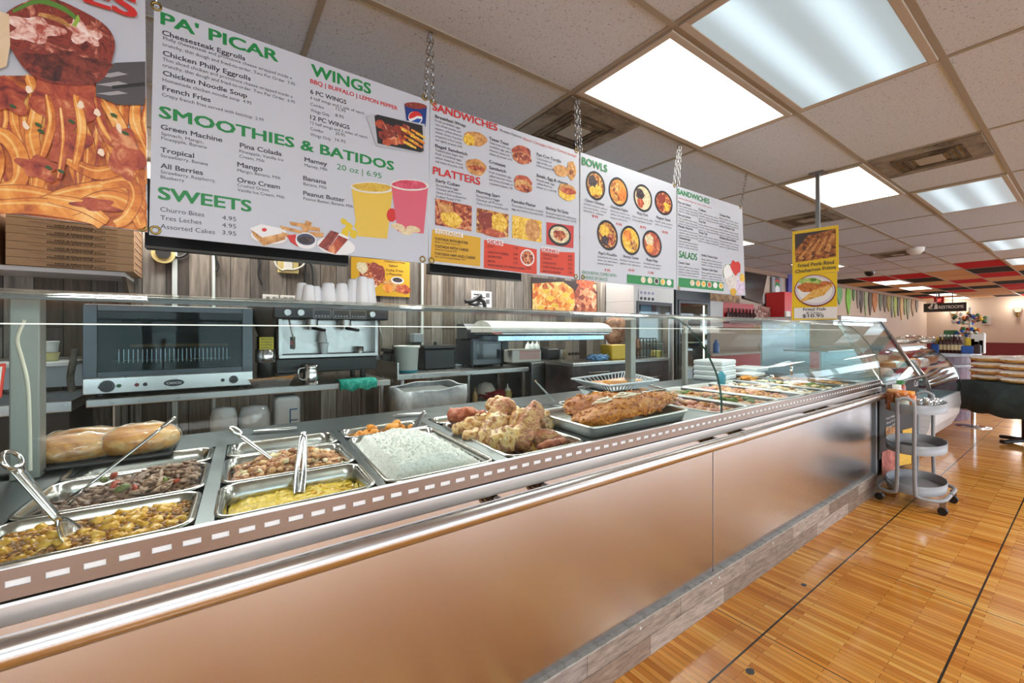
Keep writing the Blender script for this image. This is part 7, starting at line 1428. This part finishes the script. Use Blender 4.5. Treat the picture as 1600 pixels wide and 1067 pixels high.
mb = MB(speckle('case_white_panel', [(222, 228, 236), (234, 240, 246), (240, 244, 250)], 6, .3, 0, stretch=(.4, 1, 9))); mb.prism([(1.08, .64), (1.07, .5), (1.09, .36), (1.16, .2), (1.26, .1), (2.1, .1), (2.1, .64)], ex0, ex1); mb.build('base_panel', t, bevel=.006)
MB(blackp).box(ex0+.06, ex1-.06, 1.34, 2.05, 0, .099).build('plinth', t); MB(M('case_top_white', (206, 212, 216), .3)).box(ex0, ex1, 1.42, 2.1, 1.205, 1.235).build('top', t, bevel=.006); MB(MATS['case_fill_glow']).cyl((ex0+.1, 1.46, 1.19), (ex1-.1, 1.46, 1.19), .012, n=8).build('fill_tube', t); MB(M('case_back', (224, 236, 244), .4)).box(ex0, ex1, 2.08, 2.1, .641, 1.204).build('back', t)  # tube added here as well to lighten the interior
mb = MB(gl_clean); mb.prism([(y+.012, z-.004) for y, z in cp]+[(2.07, 1.2), (2.07, .645), (1.11, .645)], ex0+.03, ex0+.036); mb.build('end_glass', t)
for z_, y0 in ((.82, 1.16), (1.0, 1.24)): MB(glass('shelf_glass', (220, 236, 236), .12, .8) if z_ < .9 else MATS['shelf_glass']).box(ex0+.06, ex1-.06, y0, 2.0, z_, z_+.008).build('shelf', t)
for k in range(16):
    z_ = (.8285, 1.0085)[k % 2]; xx = ex0+.18+(k//2)*.19; o = MB([M('pastry_white', (226, 226, 222), .4), fbrd, M('cake_brown', (110, 64, 40), .5)][k % 3]).lathe(xx, 1.42+.05*(k % 3), [(.075, z_), (.07, z_+.04), (.05, z_+.055), (.001, z_+.06)], 16)
    one(o, 'pastry', ('pastry on the upper glass shelf of the curved case' if k % 2 else 'pastry on the lower glass shelf of the curved case'), 'pastry', 'pastries upstairs in the curved case' if k % 2 else 'pastries below in the curved case')
# bread in clear bags on top of the case
fbag = glass('clear_bag', (246, 248, 248), .2, .8)
for u0, v0, u1, v1, y, r, lb in ((1396, 527, 1432, 531, 1.75, .06, 'long white baguette in a clear bag on the curved case'), (1402, 516, 1442, 520, 1.85, .07, 'baguette bag lying at the back of the curved case top'), (1438, 528, 1460, 533, 1.6, .055, 'crumpled clear bag of bread at the right of the curved case top')):
    a, e = atY(u0, v0, y), atY(u1, v1, y); mid = (a+e)/2; mid.z = 1.236+r*.8 + (.0 if y < 1.9 else .02); L_ = (e.x-a.x)/2; tt = T('bagged_bread', lb, 'bread', mid-Vector((0, 0, r)), 'bagged bread on the case')
    for nm, m_, k, am in (('bread', speckle('pale_bread', [(206, 186, 150), (226, 214, 190), (234, 228, 214)], 9, .6, .2), .9, .06), ('bag', fbag, 1.06, .2)):
        mb = MB(m_)
        mb.add([mid+Vector((abs(q.x)**.7*math.copysign(1, q.x)*L_*k, q.y*r*1.3*k*(1+am*noise.noise(q*3)), max(q.z, -.7)*r*k*(1+am*noise.noise(q*4)))) for q in ICO4_V], ICO4_F, True); mb.build(nm, tt)

# ================================================================ SERVING CART
cg = M('cart_grey', (150, 152, 156), .4); CX, CY = 4.817, .907
cart = T('serving_cart', 'grey three tier cart with oval trays on small wheels', 'cart', (CX, CY, 0))
def oval(a, b, z, n=44): return [(CX+a*math.cos(2*math.pi*k/n), CY+b*math.sin(2*math.pi*k/n), z) for k in range(n)]
for z_, a_ in ((.12, .29), (.44, .305), (.765, .31)):
    mb = MB(cg); b_ = .185; n = 44; R4 = [oval(a_*.98, b_*.98, z_), oval(a_, b_, z_+.075), oval(a_-.006, b_-.006, z_+.075), oval(a_*.98-.006, b_*.98-.006, z_+.008)]
    mb.add([p for r_ in R4 for p in r_], [(j*n+i, j*n+(i+1) % n, (j+1)*n+(i+1) % n, (j+1)*n+i) for j in range(3) for i in range(n)], True); mb.add(R4[0], [tuple(range(n-1, -1, -1))]); mb.add(R4[3], [tuple(range(n))]); mb.build('tray', cart)
for s_ in (-1, 1):
    x_ = CX+s_*.318; xi = CX+s_*.30
    P_ = [(CX+s_*.02, CY+.205, .115), (CX+s_*.2, CY+.20, .115), (CX+s_*.285, CY+.15, .115), (x_, CY+.075, .125), (x_, CY+.055, .18), (x_, CY+.05, .5), (x_, CY+.05, .83), (x_, CY+.038, .872), (x_, CY, .89), (x_, CY-.038, .872), (x_, CY-.05, .83), (x_, CY-.05, .5), (x_, CY-.055, .18), (x_, CY-.075, .125), (CX+s_*.285, CY-.15, .115), (CX+s_*.2, CY-.20, .115), (CX+s_*.02, CY-.205, .115)]
    MB(cg).tube(smooth_path(P_, 5), .0135, 12).build('handle_frame', cart)
for sx in (-1, 1):
    for sy in (-1, 1):
        x_, y_ = CX+sx*.2, CY+sy*.19; w = MB(M('caster_chrome', (150, 150, 152), .25, .8)).box(x_-.014, x_+.014, y_-.018, y_+.018, .06, .10).cyl((x_, y_, .1), (x_, y_, .113), .008, n=8); o = w.build('caster', cart)
        for dx in (-.012, .012): MB(blackp).cyl((x_+dx-.007, y_, .03), (x_+dx+.007, y_, .03), .0295, n=20).build('wheel', o)
def jar(dx, dy, z, r, h, m_, label, name, cat, cap, grp=None, lab=None):
    x_, y_ = CX+dx, CY+dy; tt = T(name, label, cat, (x_, y_, z), grp); MB(m_).lathe(x_, y_, [(r*.92, z), (r, z+.006), (r, z+h*.78), (r*.8, z+h*.86)], 20).build('body', tt); MB(cap).lathe(x_, y_, [(r*.82, z+h*.861), (r*.82, z+h), (.001, z+h+.002)], 18).build('lid', tt)
    if lab: MB(lab).lathe(x_, y_, [(r*1.012, z+h*.2), (r*1.012, z+h*.66)], 20).build('label', tt)
    return tt
zt_ = .774; ora = M('sauce_orange', (196, 104, 30), .25); amb = M('sauce_amber', (150, 84, 34), .2); lab_g = speckle('green_label', [(30, 110, 80), (190, 200, 180), (226, 226, 214)], 24, .5, 0)
jar(-.255, .035, zt_, .042, .17, amb, 'amber sauce bottle with a green and white label at the front end of the cart', 'sauce_bottle', 'bottle', M('cap_orange', (206, 120, 50), .4), lab=lab_g)
jar(-.205, .11, zt_, .042, .17, amb, 'amber sauce bottle behind the green labelled one', 'sauce_bottle', 'bottle', M('cap_tan', (190, 140, 90), .4))
jar(-.165, .01, zt_, .043, .16, ora, 'bright orange sauce bottle next to the cart handle', 'sauce_bottle', 'bottle', M('cap_yellow', (226, 150, 40), .4)); jar(-.1, .1, zt_, .035, .2, wht, 'white bottle between the sauces on the cart', 'sauce_bottle', 'bottle', wht); jar(-.03, .09, zt_, .032, .23, M('hot_sauce', (160, 60, 30), .25), 'slim hot sauce bottle with a green cap on the cart', 'sauce_bottle', 'bottle', M('cap_green', (50, 110, 50), .4), lab=M('label_tan', (206, 170, 110), .5))
salt = glass('shaker_glass', (220, 224, 224), .2, .8); chrome = steel('chrome', (226, 226, 226), .1)
for k, (dx, dy) in enumerate(((-.06, -.09), (.0, -.02), (.02, -.11), (.08, -.05), (.1, -.12), (.15, -.03), (.19, -.09))):
    tt = jar(dx, dy, zt_, .023, .085, salt, 'small glass shaker with a steel lid on the top tray', 'glass_shaker', 'shaker', chrome, 'glass shakers on the cart'); MB(M('salt_white', (230, 230, 228), .8)).lathe(CX+dx, CY+dy, [(.02, zt_+.002), (.02, zt_+.05)], 16).build('contents', tt)
one(MB(blackp).box(CX-.2, CX+.06, CY+.0, CY+.1, .449, .47), 'black_tray', 'flat black tray lying on the middle cart shelf', 'tray', bevel=.006)
one(MB(M('paper_cream', (226, 214, 160), .6)).box(CX-.16, CX-.05, CY-.12, CY-.06, .449, .456), 'paper_pad', 'cream paper pad on the middle cart shelf', 'paper')

# ================================================================ BREAD TABLE
d0 = Vector((8.28, 1.12, 0)); d1_ = Vector((7.72, .43, 0)); dirx = (d1_-d0).normalized(); perp = Vector((-dirx.y, dirx.x, 0)); perp = perp if perp.x > 0 else -perp; Lt, Dt = 1.5, .85; zt_ = .775
def TP(a, b, z): return d0+dirx*a+perp*b+Vector((0, 0, z))
t = T('pedestal_table', 'dark pedestal table under the black cloth', 'table', TP(Lt/2, Dt/2, 0)); MB(blackp).hexa([TP(.02, .02, zt_-.04), TP(Lt-.02, .02, zt_-.04), TP(Lt-.02, Dt-.02, zt_-.04), TP(.02, Dt-.02, zt_-.04)], [TP(.02, .02, zt_-.008), TP(Lt-.02, .02, zt_-.008), TP(Lt-.02, Dt-.02, zt_-.008), TP(.02, Dt-.02, zt_-.008)]).build('tabletop', t)
for a in (.4, 1.15):
    MB(blackp).cyl(TP(a, Dt/2, .05), TP(a, Dt/2, zt_-.041), .05, n=16).build('column', t); mb = MB(blackp)
    for p, q in ((TP(a-.3, Dt/2, .03), TP(a+.3, Dt/2, .03)), (TP(a, Dt/2-.3, .03), TP(a, Dt/2+.3, .03))): mb.tube([p, p.lerp(q, .5)+Vector((0, 0, .03)), q], .035, 8, flat=.7)
    mb.build('cross_base', t)
mb = MB(speckle('black_cloth', [(34, 42, 42), (46, 56, 55), (58, 68, 66)], 5, .8, .5, 'noise', 6)); n = 40
def edge(a): return .02*math.sin(a*9)+.012*math.sin(a*23)
rows = [[TP(Lt*k/n, Dt, zt_) for k in range(n+1)], [TP(Lt*k/n, 0, zt_) for k in range(n+1)]]
for z_, o_ in ((zt_-.02, -.012), (.58, -.02), (.375, -.03)): rows.append([TP(Lt*k/n, o_+(edge(Lt*k/n) if z_ < .7 else 0)*(1 if z_ < .5 else .5), z_+(.012*math.sin(k*.7) if z_ < .5 else 0)) for k in range(n+1)])
mb.add([p for r_ in rows for p in r_], [(j*(n+1)+k, j*(n+1)+k+1, (j+1)*(n+1)+k+1, (j+1)*(n+1)+k) for j in range(len(rows)-1) for k in range(n)], True)
for a in (0, Lt): mb.add([TP(a, 0, zt_), TP(a, Dt, zt_), TP(a, Dt+.02, .4), TP(a, -.02, .4)], [(0, 1, 2, 3)])
one(mb, 'black_tablecloth', 'black cloth hanging over the front of the bread table', 'tablecloth', solid=.004)
crust = speckle('loaf_brown', [(150, 90, 30), (206, 144, 60), (226, 176, 96)], 12, .4, .2); bagp = speckle('bag_print', [(206, 160, 110), (232, 220, 206), (244, 242, 240), (226, 206, 186)], 10, .2, .4, stretch=(1, 1, 3))
base = None
for row in range(3):
    for col in range(4):
        for lay in range(4):
            if row > 0 and lay < 3: continue
            a = .20+col*.36; b_ = .15+row*.24; z_ = zt_+.004+lay*.083
            lb = '%s loaf bag of the %s column on the black cloth' % (('bottom', 'second', 'third', 'top')[lay], ('far left', 'second', 'third', 'last')[col]) if row == 0 else 'loaf bag lying on top in the row behind the front columns'
            if base is None:
                base = T('bread_bag', lb, 'bread bag', (0, 0, 0), 'bagged loaves on the table')
                mb = MB(crust); mb.add([Vector((abs(q.x)**.6*math.copysign(1, q.x)*.165, abs(q.y)**.7*math.copysign(1, q.y)*.11, .041+q.z*.038*(1+.08*noise.noise(q*3)))) for q in ICO4_V], ICO4_F, True); mb.build('loaf', base)
                mb = MB(bagp); mb.add([Vector((abs(q.x)**.6*math.copysign(1, q.x)*.172, q.y*.118, .048+max(q.z, -.12)*.036*(1+.1*noise.noise(q*4)))) for q in ICO4_V], ICO4_F, True); mb.build('printed_wrap', base)
                o = base
            else: o = dup(base, (0, 0, 0), lb)
            o.location = TP(a+random.uniform(-.008, .008), b_, z_); o.rotation_euler = (0, 0, math.atan2(dirx.y, dirx.x)+random.uniform(-.05, .05))

# ================================================================ DISPLAY STAND BEHIND, BAR STOOL
sx_, sy_, sz_ = 10.3, 1.75, 1.085
t = T('display_counter', 'round ended grey counter with bottles behind the bread bags', 'counter', (sx_, sy_, 0)); n = 28
P_ = [(sx_-.2+1.0*math.cos(k*2*math.pi/n), sy_+.62*math.sin(k*2*math.pi/n)) for k in range(n)]
MB(M('counter_grey', (130, 130, 134), .35)).hexa([(a, b_, sz_-.06) for a, b_ in P_], [(a, b_, sz_) for a, b_ in P_]).build('top', t, bevel=.01); P2 = [(sx_-.2+(a-sx_+.2)*.8, sy_+(b_-sy_)*.8) for a, b_ in P_]; MB(speckle('wine_base', [(60, 34, 48), (92, 50, 66), (120, 84, 96)], 5, .5, 0)).hexa([(a, b_, 0) for a, b_ in P2], [(a, b_, sz_-.061) for a, b_ in P2]).build('base', t)
MB(M('counter_grey', (130, 130, 134), .35)).hexa([(sx_-.2+(a-sx_+.2)*.9, sy_+(b_-sy_)*.9, .86) for a, b_ in P_], [(sx_-.2+(a-sx_+.2)*.9, sy_+(b_-sy_)*.9, .9) for a, b_ in P_]).build('lower_ledge', t)
bwn = M('syrup_brown', (60, 24, 20), .15)
def onstand(u, d=None, dy=0): p = atX(u, 540, 9.35); return p.x+.12+dy, p.y
for k, u in enumerate((1467, 1473, 1479, 1485, 1491, 1497)):
    x_, y_ = onstand(u); tt = T('syrup_bottle', 'brown syrup bottle in the row on the grey counter', 'bottle', (x_, y_, sz_), 'brown syrup bottles'); MB(bwn).lathe(x_, y_, [(.034, sz_), (.036, sz_+.01), (.036, sz_+.17), (.014, sz_+.22), (.014, sz_+.26)], 14).build('glass', tt); MB(M('cap_white', (214, 210, 200), .4)).lathe(x_, y_, [(.017, sz_+.261), (.017, sz_+.29), (.001, sz_+.292)], 12).build('cap', tt); MB(M('label_cream', (206, 186, 140), .5)).lathe(x_, y_, [(.0368, sz_+.05), (.0368, sz_+.13)], 14).build('label', tt)
cols = [(190, 40, 40), (60, 120, 70), (40, 90, 170), (230, 200, 60), (226, 220, 214), (210, 110, 40), (60, 40, 40)]
for k, (u, w, h, ci, lb) in enumerate(((1459, .1, .14, 2, 'blue box left of the syrup bottles'), (1462, .08, .24, 3, 'yellow and green bag standing left of the syrup bottles'), (1512, .12, .24, 3, 'yellow candy bag right of the syrup bottles'), (1510, .14, .12, 2, 'blue candy tub in front of the yellow bag'), (1521, .09, .2, 4, 'white packet right of the yellow candy bag'), (1529, .07, .22, 4, 'white carton at the right end of the grey counter'), (1525, .08, .14, 6, 'dark small packet between the white ones'), (1476, .16, .36, 1, 'dark green box behind the syrup bottles'), (1490, .2, .32, 4, 'white and blue box behind the syrup bottles'), (1523, .16, .30, 4, 'tall pale water pack behind the candy'))):
    x_, y_ = onstand(u, dy=.35 if h > .3 else (.0 if h < .15 else .14)); m_ = M('packet_%d' % ci, cols[ci], .4); tt = MB(m_); tt.box(x_-.04, x_+.04, y_-w/2, y_+w/2, sz_, sz_+h); one(tt, 'candy_packet', lb, 'packet', bevel=.015)
x_, y_ = onstand(1508, dy=.3); tt = T('candy_tree', 'tall stand crowded with colourful wrapped candy on the grey counter', 'candy stand', (x_, y_, sz_)); MB(whitep).cyl((x_, y_, sz_), (x_, y_, sz_+.72), .015, n=10).cyl((x_, y_, sz_), (x_, y_, sz_+.02), .1, n=18).build('pole', tt); MB(whitep).lathe(x_, y_, [(.001, sz_+.5), (.1, sz_+.52), (.1, sz_+.54), (.001, sz_+.56)], 16).build('disc', tt)
rr = random.Random(11)
for k in range(70):
    a = rr.uniform(0, 6.28); r_ = rr.uniform(.06, .24); z_ = sz_+rr.choice([.3, .36, .5, .56, .6])+rr.uniform(-.03, .03); r_ *= 1 if z_ > sz_+.42 else .6; q = Vector((x_+r_*math.cos(a), y_+r_*math.sin(a), z_)); mb = MB(M('packet_%d' % (k % 7), cols[k % 7], .4)); mb.blob(q, (.03, .03, .022), rrand(), .2, 1.5, 1); mb.tube([q, Vector((x_, y_, z_-.03))], .003, 5); o = mb.build('wrapped_candy', tt)
tt = T('bar_stool', 'chrome bar stool foot beside the bread table', 'stool', (9.3, 1.12, 0)); MB(chrome).cyl((9.3, 1.12, 0), (9.3, 1.12, .62), .025, n=12).build('column', tt); MB(chrome).lathe(9.3, 1.12, [(.19, 0), (.19, .01), (.04, .03)], 20).build('foot', tt); MB(blackp).lathe(9.3, 1.12, [(.16, .62), (.18, .64), (.18, .68), (.16, .69)], 20).build('seat', tt); MB(chrome).tube([(9.3+.12*math.cos(k*math.pi/8), 1.12+.12*math.sin(k*math.pi/8), .25) for k in range(16)], .008, 6, closed=True).build('foot_ring', tt)
